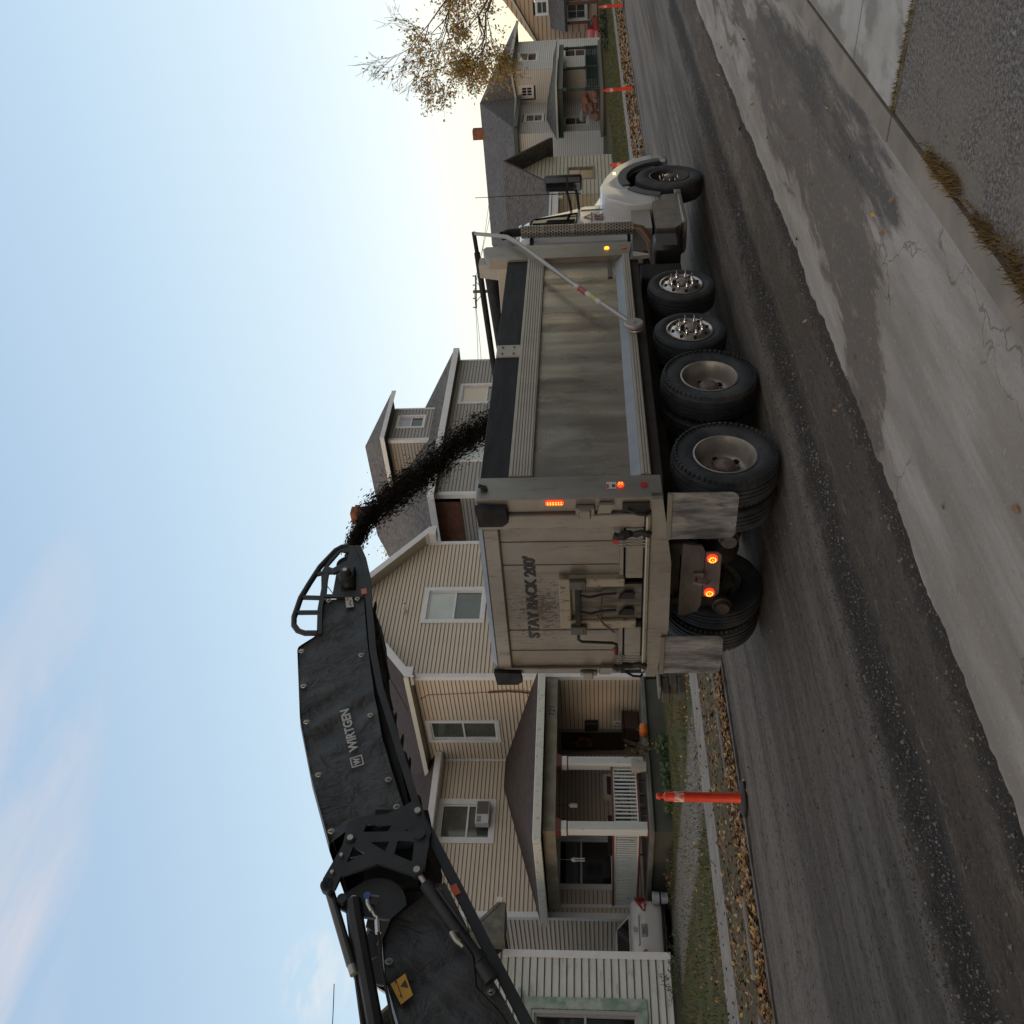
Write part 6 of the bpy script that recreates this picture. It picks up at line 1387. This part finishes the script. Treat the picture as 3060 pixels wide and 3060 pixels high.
m = MB(); m.lathe([(-.16, 0), (-.16, .035), (-.15, .05), (-.10, .055), (-.09, .075), (-.02, .075), (0, .09), (.05, .09)], (-.93, YN, 4.18), (0, 1, 0), 20); m.bbox(-.88, YN-.07, 4.12, -.78, YN+.02, 4.20, .01)
m.tube([(-.80, YN-.03, 4.36), (-.88, YN-.06, 4.31), (-.84, YN-.07, 4.25), (-.90, YN-.06, 4.19)], .016, 8); mo = m.build('drive_motor', M_cs, conv, True)
m = MB(); m.cyl((-.93, YN-.162, 4.18), (-.93, YN-.158, 4.18), .022, 14); m.build('motor_cap', M_pin, mo)
# belt and rollers
m = MB(); m.prism([(-.60, YN+.10, 4.12), (-3.5, YN+.10, 3.22), (-3.5, YN+.10, 3.26), (-.60, YN+.10, 4.37), (-1.2, YN+.10, 4.25)], (0, .8, 0)); m.prism([(-3.5, YN+.10, 3.22), (-8, YN+.10, .55), (-8, YN+.10, .9), (-3.6, YN+.10, 3.55)], (0, .8, 0)); m.build('belt', MAT['belt_rubber'], conv)
m = MB()
for x in (-1.3, -1.7, -2.1, -2.5, -2.9, -3.3): z = interp([(a, b) for a, b in L1], x); m.cyl((x, YN+.02, z-.03), (x, YF-.02, z-.03), .035, 10)
for i in range(9): m.blob((-1.2-.22*i, YN+.1, interp([(a, b) for a, b in L1], -1.2-.22*i)-.055), .10, .05, .012, 8, 4, 0, .08)
m.build('return_rollers', MAT['belt_rubber'], conv, True)
# joint plates
pA = [(-3.55, 3.67), (-3.5, 3.54), (-3.49, 3.40), (-3.42, 3.27), (-3.37, 3.21), (-3.42, 3.13), (-3.54, 3.09), (-3.63, 3.04), (-3.72, 3.05), (-3.75, 3.2), (-3.84, 3.6), (-3.80, 3.68)]
hA = [[(-3.575, 3.53), (-3.57, 3.47), (-3.59, 3.43), (-3.585, 3.34), (-3.68, 3.39), (-3.69, 3.55)], [(-3.61, 3.22), (-3.67, 3.20), (-3.68, 3.28)]]
pB = [(-3.685, 3.57), (-3.67, 3.13), (-3.70, 3.06), (-3.76, 3.03), (-3.98, 3.04), (-4.02, 3.09), (-3.93, 3.37), (-4.02, 3.62), (-4.12, 3.645), (-4.125, 3.72), (-4.05, 3.745), (-3.73, 3.635)]
hB = [[(-3.80, 3.575), (-3.85, 3.48), (-3.925, 3.60)], [(-3.765, 3.455), (-3.755, 3.32), (-3.835, 3.34)], [(-3.75, 3.26), (-3.755, 3.14), (-3.91, 3.135), (-3.855, 3.27)]]
pC = [(-4.04, 3.52)]+[(-4.20+.22*math.cos(R(a)), 3.37+.22*math.sin(R(a))) for a in range(60, -100, -16)]+[(-4.28, 3.25), (-4.26, 3.50), (-4.20, 3.63), (-4.12, 3.63)]
for y, yb, yc_ in ((YN-.05, YN-.12, YN-.02), (YF+.05, YF+.12, YF+.02)):
    m = MB(); plate(m, pA, hA, y-.012, y+.012); m.build('joint_plate', M_cs, conv)
    m = MB(); plate(m, pC, [[(-4.10, 3.42), (-4.16, 3.44), (-4.18, 3.36), (-4.11, 3.35)]], yc_-.015, yc_+.015); m.build('hinge_plate', M_cs, conv)
    m = MB(); plate(m, pB, hB, yb-.015, yb+.015); m.build('link_plate', M_cs, conv)
m = MB(); m.box(-4.0, YN+.02, 3.1, -3.4, YF-.02, 3.5); m.build('joint_box', MAT['hole_black'], conv)
m = MB()
for x, z, r, y in ((-3.47, 3.16, .024, YN-.07), (-3.74, 3.605, .022, YN-.14), (-3.875, 3.645, .013, YN-.14), (-4.005, 3.685, .013, YN-.14), (-3.98, 3.09, .024, YN-.14), (-4.155, 3.52, .026, YN-.05)): m.cyl((x, y-.02, z), (x, y+.03, z), r, 14)
pins = m.build('pins', M_pin, conv, True)
m = MB()
for x, z, r, y in ((-3.74, 3.605, .034, YN-.135), (-3.70, 3.11, .045, YN-.14), (-3.98, 3.09, .042, YN-.135), (-4.09, 3.705, .05, YN-.12), (-4.165, 3.595, .035, YN-.08)): m.cyl((x, y-.015, z), (x, y+.04, z), r, 18)
m.build('bushings', M_cs, conv, True)
# hydraulic cylinders and struts
m = MB(); m.tube([(-3.99, YN-.12, 3.08), (-4.08, YN-.12, 3.01)], .02, 10, 1); m.tube([(-4.07, YN-.12, 3.02), (-4.60, YN-.12, 2.60)], .045, 16); m.tube([(-4.60, YN-.12, 2.60), (-4.70, YN-.10, 2.52)], .055, 12); m.tube([(-4.12, YN-.17, 2.93), (-4.42, YN-.17, 2.69)], .012, 8)
m.build('hydraulic_cylinder', [M_cs, M_pin], conv, True)
m = MB(); m.tube([(-4.50, YN-.13, 2.72), (-4.47, YN-.19, 2.76), (-4.50, YN-.2, 2.72), (-4.58, YN-.16, 2.65), (-4.75, YN-.10, 2.62), (-4.9, YN-.08, 2.45), (-5.3, YN-.06, 2.2)], .014, 8); m.build('hose', M_blk, conv, True)
m = MB(); m.tube([(-4.42, YN-.15, 2.76), (-4.45, YN-.20, 2.79), (-4.49, YN-.20, 2.76), (-4.52, YN-.18, 2.71)], .019, 8); m.build('hose_fitting', M_pin, conv, True)
m = MB(); m.tube([(-4.10, YN-.05, 3.70), (-4.60, YN-.05, 3.455)], .034, 14); m.tube([(-4.60, YN-.05, 3.455), (-4.66, YN-.05, 3.425)], .03, 14, 1); m.build('fold_strut', [mat('oiled_steel_tube', (.09, .09, .088), .22, .8), M_pin], conv, True)
m = MB(); m.tube([(-4.16, YN-.06, 3.52), (-4.26, YN-.06, 3.49), (-5.9, YN-.06, 2.90)], .052, 8); m.tube([(-4.2, YN-.02, 3.56), (-4.4, YN-.02, 3.50), (-5.9, YN-.02, 3.02)], .016, 6); m.build('support_arm', M_cs, conv, True, autos=20)
m = MB(); m.tube([(-4.15, YN-.09, 3.42), (-4.21, YN-.10, 3.405), (-4.26, YN-.10, 3.37)], .016, 8); m.tube([(-4.25, YN-.1, 3.37), (-4.29, YN-.10, 3.345), (-4.30, YN-.1, 3.325), (-4.325, YN-.10, 3.32)], .011, 8); m.tube([(-4.32, YN-.1, 3.32), (-4.41, YN-.1, 3.30)], .02, 8); hk = m.build('cable_hook', mat('chrome_hook', (.45, .45, .44), .25, .9), conv, True)
m = MB(); m.cyl((-4.15, YN-.11, 3.42), (-4.15, YN-.07, 3.42), .026, 14); m.build('blue_cap', mat('blue_plastic', (.02, .06, .22), .4), hk)
m = MB(); m.tube([(-4.40, YN-.1, 3.30), (-4.62, YN-.1, 3.245), (-5.9, YN-.1, 2.78)], .010, 6); m.build('cable', M_blk, conv, True)
m = MB(); m.prism([(-4.56, YN-.02, 3.42), (-4.62, YN-.02, 3.465), (-4.68, YN-.02, 3.42), (-4.62, YN-.02, 3.385)], (0, .10, 0)); m.build('work_lamp', mat('lamp_housing', (.40, .36, .28), .4), conv)
m = MB(); m.tube([(-4.62, YN, 3.42), (-4.95, YN, 3.31), (-5.8, YN, 3.0)], .009, 6); m.build('wire', M_blk, conv)
# decals
m = MB(); m.prism([(-1.135, YN-.005, 4.165), (-1.115, YN-.005, 4.105), (-1.275, YN-.005, 4.055), (-1.285, YN-.005, 4.125)], (0, -.003, 0)); st_ = m.build('sticker', mat('decal_white', (.42, .43, .42), .5), tu)
m = MB(); m.prism([(-1.15, YN-.009, 4.155), (-1.14, YN-.009, 4.13), (-1.20, YN-.009, 4.115), (-1.20, YN-.009, 4.14)], (0, -.001, 0)); m.build('sticker_print', mat('decal_orange', (.40, .18, .04), .5), st_)
m = MB(); m.tube([(-1.19, YN-.01, 4.10), (-1.24, YN-.01, 4.105), (-1.26, YN-.01, 4.08)], .004, 5); m.build('sticker_print', MAT['black_plastic'], st_)
for (x, z) in ((-1.10, 3.985), (-4.06, 2.835)):
    m = MB(); m.bar((x+.035, YN-.034, z+.01), (x-.035, YN-.034, z-.01 if z > 3 else z-.03), .004, .05); m.build('reflector', MAT['orange_reflector'], conv)
m = MB(); q = [(-4.63, 3.10), (-4.765, 3.03), (-4.825, 3.10), (-4.70, 3.185)]; m.prism([(x, YN-.012, z) for x, z in q], (0, -.003, 0)); sg = m.build('warning_sign', mat('sign_amber', (.52, .27, .02), .5), tl)
u = (Vector((-4.63, 0, 3.10))-Vector((-4.765, 0, 3.03))).normalized(); v = Vector((-u.z, 0, u.x)); o2 = Vector((-4.765, YN-.0165, 3.03)); qq = lambda a, b: tuple(o2+u*a+v*b)
m = MB(); m.prism([qq(.055, .012), qq(.115, .012), qq(.085, .055)], (0, -.001, 0)); m.prism([qq(.012, .066), qq(.145, .066), qq(.145, .071), qq(.012, .071)], (0, -.001, 0)); m.prism([qq(.02, .071), qq(.04, .071), qq(.03, .082)], (0, -.001, 0)); m.prism([qq(.115, .071), qq(.135, .071), qq(.125, .082)], (0, -.001, 0)); m.build('pictogram', MAT['black_plastic'], sg)
# machine body beyond the frame that carries the conveyor
m = MB(); m.bbox(-13.5, -.05, .75, -7.7, 2.55, 2.3, .12); m.bbox(-12.5, .2, 2.3, -9.6, 2.3, 2.75, .1); m.bbox(-8.3, .55, .35, -7.4, 1.95, 1.4, .06); m.build('machine_body', mat('machine_grey', (.30, .30, .29), .5, col2=(.22, .21, .2), nscale=2), conv)
for x in (-12.6, -8.9):
    for y in (-.05, 2.2):
        m = MB(); m.prism([(x-.75, y, .35), (x-.6, y, .08), (x+.6, y, .08), (x+.75, y, .35), (x+.6, y, .60), (x-.6, y, .60)], (0, .32, 0)); m.build('crawler_track', M_blk, conv)
for y in (.15, 2.35):
    for x in (-12.3, -9.9):
        m = MB(); m.bar((x, y, 2.7), (x, y, 3.9), .06, .06); m.build('canopy_post', M_cs, conv)
m = MB(); m.bbox(-12.6, -.05, 3.9, -9.5, 2.55, 4.0, .04); m.build('canopy', M_cs, conv)
world()
# ---- stream of millings falling into the box
def stream():
    P = [(-.55, 4.32), (-.1, 4.42), (.18, 4.42), (.5, 4.36), (.85, 4.22), (1.1, 4.03), (1.29, 3.88), (1.62, 3.68), (1.96, 3.46), (2.2, 3.26), (2.42, 3.02), (2.6, 2.75), (2.7, 2.55)]
    seg = [0]
    for a, b in zip(P, P[1:]): seg.append(seg[-1]+math.dist(a, b))
    T_ = seg[-1]; m = MB()
    def at(s):
        for i in range(len(P)-1):
            if s <= seg[i+1]:
                t_ = (s-seg[i])/(seg[i+1]-seg[i]); a, b = P[i], P[i+1]; d = Vector((b[0]-a[0], 0, b[1]-a[1])).normalized(); return Vector((a[0]+(b[0]-a[0])*t_, 0, a[1]+(b[1]-a[1])*t_)), d
        return Vector((P[-1][0], 0, P[-1][1])), d
    for i in range(48000):
        s = random.random()*T_; c, d = at(s); n_ = Vector((-d.z, 0, d.x)); w = .024+.056*min(1, s/1.5)
        clump = .5+.9*max(0, nz(s*2.6, 0, 1.5, 3)+.45)
        g = random.gauss(0, 1); off_ = n_*(max(-2.6, min(2.6, g))*w*clump*.52 + .03*nz(s, 0, 3)); y = 1.25+random.gauss(0, .035+.085*min(1, s/1.8))
        if random.random() < .03 and s > .6: off_ *= 1.7
        p = c+off_+Vector((0, y, 0)); r = random.choices([.0035, .006, .009, .015], [5, 4, 1.4, .2])[0]; l = r*random.uniform(1.2, 4.5)
        a1 = d*l; a2 = n_*r*random.uniform(.5, 1); a3 = Vector((0, r*.8, 0)); b = len(m.v)
        for q in (a1, -a1*.8, a2, -a2, a3, -a3): m.v.append(tuple(p+q+Vector((random.uniform(-1, 1)*r*.3, 0, random.uniform(-1, 1)*r*.3))))
        for f_ in ((0, 2, 4), (0, 4, 3), (0, 3, 5), (0, 5, 2), (1, 4, 2), (1, 3, 4), (1, 5, 3), (1, 2, 5)): m.f.append([b+k for k in f_]); m.m.append(0)
    o = m.build('millings_stream', mat('wet_millings', (.022, .019, .017), .8, col2=(.05, .044, .039), nscale=22, spec=.25), None, fix=False, off=(0, 0, 0)); o.location = (7.275, 5.62, 0); o.rotation_euler = (0, 0, R(1.3))
    tag(o, 'stream of black asphalt millings pouring off the conveyor into the truck', 'falling millings', kind='stuff')
stream()
# ============================================================ CARS
def car(name, label, x, y, rz, paint, plate=None):
    t = thing(name, label, 'car', (x, y, -.03 if x < 20 else -.05), rz, local=True)   # local: rear at y=0, nose towards +y
    def S(y_, w, z0, z1, r=.16, tuck=.06):
        P = []
        for (cx, cz, a0) in ((w-r, z1-r, 0), (-w+r, z1-r, 90), (-w+tuck+.08, z0+.08, 180), (w-tuck-.08, z0+.08, 270)):
            rr = r if a0 < 180 else .08
            for k_ in range(5): a = R(a0+90*k_/4); P.append((cx+rr*math.cos(a), y_, cz+rr*math.sin(a)))
        return P
    m = MB(); loft(m, [S(0, .62, .42, .86, .12), S(.05, .76, .30, .96, .14), S(.16, .85, .22, 1.03, .13), S(.5, .90, .20, 1.07, .12), S(1.2, .915, .20, 1.04, .14), S(2.6, .915, .20, .98, .14), S(3.7, .90, .20, .95, .15), S(4.3, .86, .22, .86, .16), S(4.65, .74, .28, .72, .14), S(4.75, .6, .35, .62, .1)])
    b = m.build('body', paint, t, True, autos=60)
    m = MB(); loft(m, [S(.62, .70, .95, 1.07, .05, .0), S(1.15, .66, .95, 1.37, .10, -.10), S(1.55, .64, .95, 1.44, .13, -.14), S(2.3, .64, .95, 1.46, .13, -.14), S(2.8, .65, .95, 1.42, .12, -.12), S(3.5, .72, .9, 1.0, .05, 0)])
    cb = m.build('cabin', paint, t, True, autos=60)
    m = MB(); m.poly([(-.60, .655, 1.095), (.60, .655, 1.095), (.52, 1.135, 1.375), (-.52, 1.135, 1.375)]); m.build('rear_window', M_glassd, cb, fix=False)
    for s in (-1, 1):
        m = MB(); m.poly([(s*.80, .95, 1.06), (s*.80, 3.2, 1.03), (s*.66, 2.65, 1.37), (s*.645, 1.5, 1.38)]); m.build('side_window', M_glassd, cb, fix=False)
        for wy in (.95, 3.75):
            m = MB(); m.lathe([(-.11, .19), (-.11, .30), (-.08, .325), (.08, .325), (.11, .30), (.11, .20), (.09, .19)], (s*.80, wy, .325), (1, 0, 0), 32); w = m.build('wheel', M_tyre, t, True)
            m = MB(); m.lathe([(.09, .20), (.10, .19), (.06, .16), (.05, 0)], (s*.80, wy, .325), (s, 0, 0), 24); m.build('rim', M_rim, w, True)
        m = MB(); loft(m, [[(s*.47, -.035, .71), (s*.47, -.035, .76), (s*.47, .1, .76), (s*.47, .1, .71)], [(s*.66, -.02, .68), (s*.66, -.012, .90), (s*.66, .2, .90), (s*.66, .2, .68)], [(s*.80, .035, .70), (s*.80, .05, .95), (s*.80, .3, .95), (s*.80, .3, .70)], [(s*.90, .16, .75), (s*.90, .17, .955), (s*.84, .4, .955), (s*.84, .4, .75)], [(s*.928, .36, .82), (s*.928, .38, .94), (s*.88, .5, .94), (s*.88, .5, .82)]])
        tl_ = m.build('tail_light', mat('car_tail_red', (.24, .012, .016), .2, coat=.5), t, True)
        m = MB(); m.prism([(s*.50, -.040, .72), (s*.50, -.040, .755), (s*.64, -.026, .81), (s*.64, -.026, .73)], (0, .01, 0)); m.build('reverse_lens', mat('clear_lens', (.45, .42, .42), .2), tl_)
    m = MB(); m.bbox(-.36, -.045, .87, .36, .03, .90, .01); m.build('trunk_handle', M_wpaint if paint == M_wpaint else M_blk, t)
    if plate:
        m = MB(); m.bbox(-.155, -.03, .68, .155, .02, .83, .005); m.box(-.145, -.034, .69, .145, -.03, .725, 1); pl = m.build('license_plate', [mat('plate_blueish', (.36, .38, .42), .4), mat('plate_red', (.34, .12, .12), .4)], t)
        text_on('lettering', plate, .065, .22, (-.11, -.036, .735), (1, 0, 0), (0, 0, 1), mat('plate_ink', (.03, .05, .14), .5), pl)
        m = MB(); a_ = [(.055*math.cos(i*.349)*1.25, -.032, .955+.055*math.sin(i*.349)*.9) for i in range(19)]; m.tube(a_, .007, 6, cap=False); m.tube([(.026*math.cos(i*.349), -.032, .955+.047*math.sin(i*.349)) for i in range(19)], .006, 6, cap=False); m.tube([(.05*math.cos(i*.349), -.032, .977+.018*math.sin(i*.349)) for i in range(19)], .005, 6, cap=False); m.build('emblem', M_chrome, t, True)
    m = MB(); m.bbox(-.80, -.02, .26, .80, .2, .32, .02); m.build('bumper_skirt', M_blk, t)
    world(); return t
car('parked_car', 'white sedan seen from behind, parked between the tan house and the white house', 10.62, 22.55, 0, M_wpaint, '706DCC')
car('parked_car', 'red car parked beside the peach coloured house at the far right', 83, 20.75, R(90), mat('red_paint', (.35, .02, .025), .25, coat=.5))
# ============================================================ DELINEATORS
def delineator(x, y, tilt, az_, label):
    t = thing('delineator_post', label, 'delineator post', (x, y, .01), 0, 'orange delineator posts along the far kerb', local=True)
    t.rotation_euler = (math.sin(az_)*tilt, math.cos(az_)*tilt, 0)
    m = MB(); m.lathe([(.03, .066), (.08, .060), (.70, .060), (.72, .064), (.86, .064), (.88, .058), (.965, .058), (.985, .03), (.995, .022), (1.01, .022), (1.02, .036), (1.045, .042), (1.07, .036), (1.08, .0)], (0, 0, 0), (0, 0, 1), 24); b = m.build('post', mat('delineator_orange', (.80, .055, .018), .45, col2=(.62, .045, .018), nscale=8), t, True)
    m = MB(); m.lathe([(.64, .0615), (.84, .0655)] if False else [(.735, .0650), (.855, .0650)], (0, 0, 0), (0, 0, 1), 24); m.build('reflective_band', mat('scuffed_reflective', (.62, .56, .52), .5, col2=(.72, .07, .03), nscale=9, contrast=(.50, .56), stretch=(1, 1, .5)), b, True)
    m = MB(); m.lathe([(0, 0), (0, .215), (.02, .22), (.035, .205), (.045, .10), (.05, .0)], (0, 0, 0), (0, 0, 1), 32); m.build('base', mat('rubber_base', (.022, .022, .024), .7), t, True)
    world()
delineator(6.62, 10.50, R(1.0), 0, 'orange delineator post with scuffed white band and round black base nearest the camera')
delineator(36.0, 11.1, R(-6), 0, 'orange delineator post in front of the white house, leaning slightly')
delineator(45.2, 10.5, R(-5), 0, 'orange delineator post farthest away, at the right edge beyond the lawn')
delineator(27.9, 10.75, 0, 0, 'orange delineator post mostly hidden behind the truck fender')
t = thing('yard_sign', 'small red and white sign on a wire stake beside the fender of the truck', 'yard sign', (29.5, 13.0, 0))
m = MB(); m.box(29.2, 12.99, .55, 29.9, 13.0, 1.0, 0); m.box(29.2, 12.985, .55, 29.55, 12.99, 1.0, 1); m.build('panel', [mat('sign_white', (.5, .48, .48), .5), mat('sign_red', (.4, .06, .08), .5)], t)
m = MB(); m.tube([(29.55, 13.01, 0), (29.55, 13.01, .6)], .006, 5); m.build('stake', MAT['galv'], t); world()
# ============================================================ POLES AND WIRES
M_pole = mat('weathered_pole', (.10, .085, .07), .85)
def pole(x, y, h, label, arm=1.2, th=.13):
    t = thing('utility_pole', label, 'utility pole', (x, y, 0), 0, 'distant utility poles')
    m = MB(); m.tube([(x, y, 0), (x, y, h)], [th*1.3, th], 10); m.build('pole', M_pole, t, True)
    if arm:
        m = MB(); m.bar((x-arm*.66, y+arm*.75, h-.25), (x+arm*.66, y-arm*.75, h-.25), .12, .14)
        m.bar((x-arm*.4, y+arm*.45, h-.28), (x, y, h-1.0), .05, .05); m.bar((x+arm*.4, y-arm*.45, h-.28), (x, y, h-1.0), .05, .05); m.build('crossarm', M_pole, t)
        m = MB()
        for s in (-.95, -.4, .4, .95): m.lathe([(0, .04), (.08, .06), (.2, .05), (.24, 0)], (x+s*arm*.66, y-s*arm*.75, h-.18), (0, 0, 1), 8)
        m.build('insulators', mat('insulator', (.16, .10, .08), .3), t, True)
    world()
pole(75, 39.5, 11.7, 'distant utility pole with crossarm rising behind the dump truck', 1.45)
pole(92, 30.0, 10.2, 'thin distant pole top just above the roof of the white porch house', 0, .14)
def wire(label, pts, r=.02):
    w = MB(); P = []
    a, b = Vector(pts[0]), Vector(pts[1])
    for i in range(13): t_ = i/12; P.append(a+(b-a)*t_-Vector((0, 0, pts[2]*4*t_*(1-t_))))
    w.tube(P, r, 5); tag(w.build('power_line', M_blk, None, off=(0, 0, 0)), label, 'power line', 'power lines')
wire('upper power line running left from the distant crossarm', ((75, 39.5, 11.6), (60, 47, 11.0), .3))
wire('lower power line running left from the distant crossarm', ((74.3, 40.3, 11.5), (60, 46, 10.4), .3))
wire('upper power line running right from the distant crossarm', ((75, 39.5, 11.6), (92, 30.0, 10.1), .4))
wire('lower power line running right from the distant crossarm', ((75.7, 38.7, 11.5), (92, 30.2, 9.4), .4))
wire('thin service wire above the roof at the lower left of the photo', ((6.9, 35, 10.8), (9.8, 24, 8.4), .15), .012)
wire('service drop wire fixed to the eave corner of the tan house', ((Xg-.55, 21.1, 6.95), (Xg+.3, 17.0, 8.6), .1), .012)
# ============================================================ TREES
def tree(name, label, x, y, h, r, seed, leafm, nleaf, lsize, sparse=1., lean=(0, 0), barkc=(.09, .065, .05), z0=.02, group=None, depth=6, trunk_r=.22, bias=None):
    rnd = random.Random(seed); t = thing(name, label, 'tree', (x, y, z0), group=group)
    tk = MB(); br = MB(); tips = []
    def rec(p, d, l, rad, n):
        pts = [p]; rs = [rad]; q = p
        for i in range(3):
            d = (d+Vector((rnd.uniform(-.16, .16), rnd.uniform(-.16, .16), rnd.uniform(-.06, .12)))).normalized(); q = q+d*l/3; pts.append(q); rs.append(rad*(1-.13*(i+1)))
        (tk if n == depth else br).tube(pts, rs, 8 if n > 3 else (5 if n > 1 else 3), cap=False)
        if n <= 2: tips.extend([(pts[k_], d) for k_ in (1, 2, 3)])
        if n == 0: return
        for k_ in range(rnd.choice([2, 3, 3]) if n > 1 else 3):
            a = rnd.uniform(0, 6.28); sp = rnd.uniform(.35, .85); u = d.orthogonal().normalized(); w = d.cross(u); nd = (d+(u*math.cos(a)+w*math.sin(a))*sp+Vector((lean[0], lean[1], .05))*.25).normalized()
            rec(q if k_ < 2 else pts[2], nd, l*rnd.uniform(.62, .84), max(.004 if x < 40 else .011, rad*.58), n-1)
    rec(Vector((x, y, z0-.1)), Vector((lean[0]*.3, lean[1]*.3, 1)).normalized(), h*.30, trunk_r, depth)
    tk.build('trunk', mat('bark', barkc, .9, bump=.4, bscale=12), t, True); br.build('branches', MAT['bark'], t, True, fix=False)
    m = MB()
    for i in range(nleaf):
        p, d = rnd.choice(tips)
        if bias and rnd.random() > bias(p): continue
        p = p+Vector((rnd.gauss(0, .22), rnd.gauss(0, .22), rnd.gauss(0, .22))); l = lsize*rnd.uniform(.6, 1.4); v = Vector((rnd.gauss(0, 1), rnd.gauss(0, 1), rnd.gauss(0, 1))).normalized(); w = v.orthogonal().normalized()
        m.poly([p-v*l*.5, p+w*l*.35, p+v*l*.5, p-w*l*.35], rnd.choice([0, 0, 0, 1, 1, 2]))
    m.build('crown', leafm, t, fix=False); world(); return tips
olive = [mat('leaf_olive', (.26, .19, .04), .7), mat('leaf_olive_yellow', (.42, .26, .05), .7), mat('leaf_rusty', (.30, .11, .04), .7)]
tree('street_tree', 'tall half bare tree with olive and rusty leaves at the upper right of the street', 57, 10.0, 14.5, 5, 11, olive, 12000, .17, lean=(0, .12), barkc=(.13, .08, .06), depth=8, trunk_r=.24, bias=lambda p: .9 if p.z < 10.0 else .13)
orange = [mat('leaf_orange', (.42, .17, .03), .7), mat('leaf_gold', (.42, .26, .05), .7), mat('leaf_green_y', (.16, .17, .04), .7)]
tree('autumn_tree', 'orange and yellow autumn tree standing far behind the tan house roof', 41.8, 40.0, 14.2, 3, 5, orange, 26000, .15, depth=7)
bush('low_hedge', 'dark low planting bed in front of the far white house', (64, 16.0, .3), (4.5, .5, .3), 500, .25, [mat('dark_mulch', (.03, .025, .02), .9), MG[1]], None, 'hedge', 8)

# ============================================================ OTHER SIDE OF THE STREET: unseen, added for reflections in the truck and shade
def plain_house(name, label, x0, x1, y, zt, col, cname):
    t = thing(name, label, 'house', ((x0+x1)/2, y-4, 0))
    mm = mat(cname, col, .7)
    siding('wall', (x1, y), (-1., 0.), (0., 1.), .2, zt, (0, x1-x0), [], .3, [mm, M_lapg], t)
    m = MB(); m.box(x0, y-8, 0, x1, y-.03, zt); m.build('body', mm, t)
    m = MB(); roof_slab(m, [(x0-.4, y+.5, zt), (x1+.4, y+.5, zt), (x1+.4, y-4, zt+2.8), (x0-.4, y-4, zt+2.8)], .15); roof_slab(m, [(x0-.4, y-8.5, zt), (x1+.4, y-8.5, zt), (x1+.4, y-4, zt+2.8), (x0-.4, y-4, zt+2.8)], .15); m.build('roof', [M_roofg, M_white], t)
    for k_ in range(3):
        a = (x1-x0)*(k_+.6)/3.4
        for z_ in (1.2, 4.0):
            if z_+1.5 < zt: window(t, (x1, y), (-1., 0.), (0., 1.), a, z_, a+1.2, z_+1.5, deep=.0)
    world()
plain_house('unseen_white_house', 'unseen white house added across the street behind the photographer', 11, 20, -11, 5.6, (.5, .49, .46), 'plain_white')
plain_house('unseen_brown_house', 'unseen brown house added across the street behind the photographer', 25, 34, -10.5, 3.2, (.22, .15, .10), 'plain_brown')
plain_house('unseen_grey_green_house', 'unseen grey green house added across the street behind the photographer', 39, 50, -11, 5.8, (.30, .26, .22), 'plain_greygreen')
plain_house('unseen_tan_house', 'unseen tan house added across the street behind and left of the photographer', -14, -3, -12, 5.6, (.33, .28, .22), 'plain_tan')
MD = [mat('dense_green', (.035, .05, .02), .8), mat('dense_brown', (.07, .055, .025), .8)]
def bigbush(x, y, h, label):
    bush('unseen_tree', label, (x, y, 0), (2.8, 2.2, h), 2600, .45, MD, 'unseen trees added behind the photographer', 'tree', 6)
for x, y, h, l in ((7, -11, 8, 'unseen dense dark tree added behind the photographer left of the white house'), (22.5, -11, 7, 'unseen dense dark tree added behind the photographer between the white and brown house'), (36.5, -10, 9, 'unseen dense dark tree added behind the photographer beyond the brown house'), (-1, -10, 9, 'unseen dense dark tree added behind the photographer beside the tan house')): bigbush(x, y, h, l)

# ============================================================ tidy the object tree
def split_loose(ob, newname):
    me = ob.data; n = len(me.vertices); par = list(range(n))
    def find(a):
        while par[a] != a: par[a] = par[par[a]]; a = par[a]
        return a
    for e_ in me.edges:
        a, b = find(e_.vertices[0]), find(e_.vertices[1])
        if a != b: par[a] = b
    groups = {}
    for p in me.polygons: groups.setdefault(find(p.vertices[0]), []).append(p)
    if len(groups) < 2: ob.name = newname; return
    mats = list(me.materials)
    for g_ in groups.values():
        idx = sorted({v for p in g_ for v in p.vertices}); mp_ = {v: i for i, v in enumerate(idx)}
        nm = bpy.data.meshes.new(newname); nm.from_pydata([me.vertices[v].co[:] for v in idx], [], [[mp_[v] for v in p.vertices] for p in g_])
        for q in mats: nm.materials.append(q)
        nm.polygons.foreach_set('material_index', [p.material_index for p in g_]); nm.polygons.foreach_set('use_smooth', [p.use_smooth for p in g_])
        if g_[0].use_smooth:
            try: nm.set_sharp_from_angle(angle=R(40))
            except Exception: pass
        o_ = bpy.data.objects.new(newname, nm); C.objects.link(o_); o_.parent = ob.parent; o_.matrix_basis = ob.matrix_basis.copy()
    bpy.data.objects.remove(ob)
for ob in list(bpy.data.objects):
    if ob.type != 'MESH': continue
    base = ob.name.split('.')[0]
    if base in ('corner_board', 'lug_nuts', 'pins', 'bushings', 'insulators', 'dormer_trim', 'porch_beam', 'hand_holes') or (base == 'trim'):
        split_loose(ob, {'lug_nuts': 'lug_nut', 'pins': 'pin', 'bushings': 'bushing', 'insulators': 'insulator', 'hand_holes': 'hand_hole'}.get(base, base))
def chain(o):
    r = []
    while o: r.append(o); o = o.parent
    return r
for ob in list(bpy.data.objects):
    c_ = chain(ob)
    if len(c_) > 3:
        anc = c_[-2]; ml = ob.matrix_basis.copy()
        for q in c_[1:-2]: ml = q.matrix_basis @ ml
        ob.parent = anc; ob.matrix_basis = ml
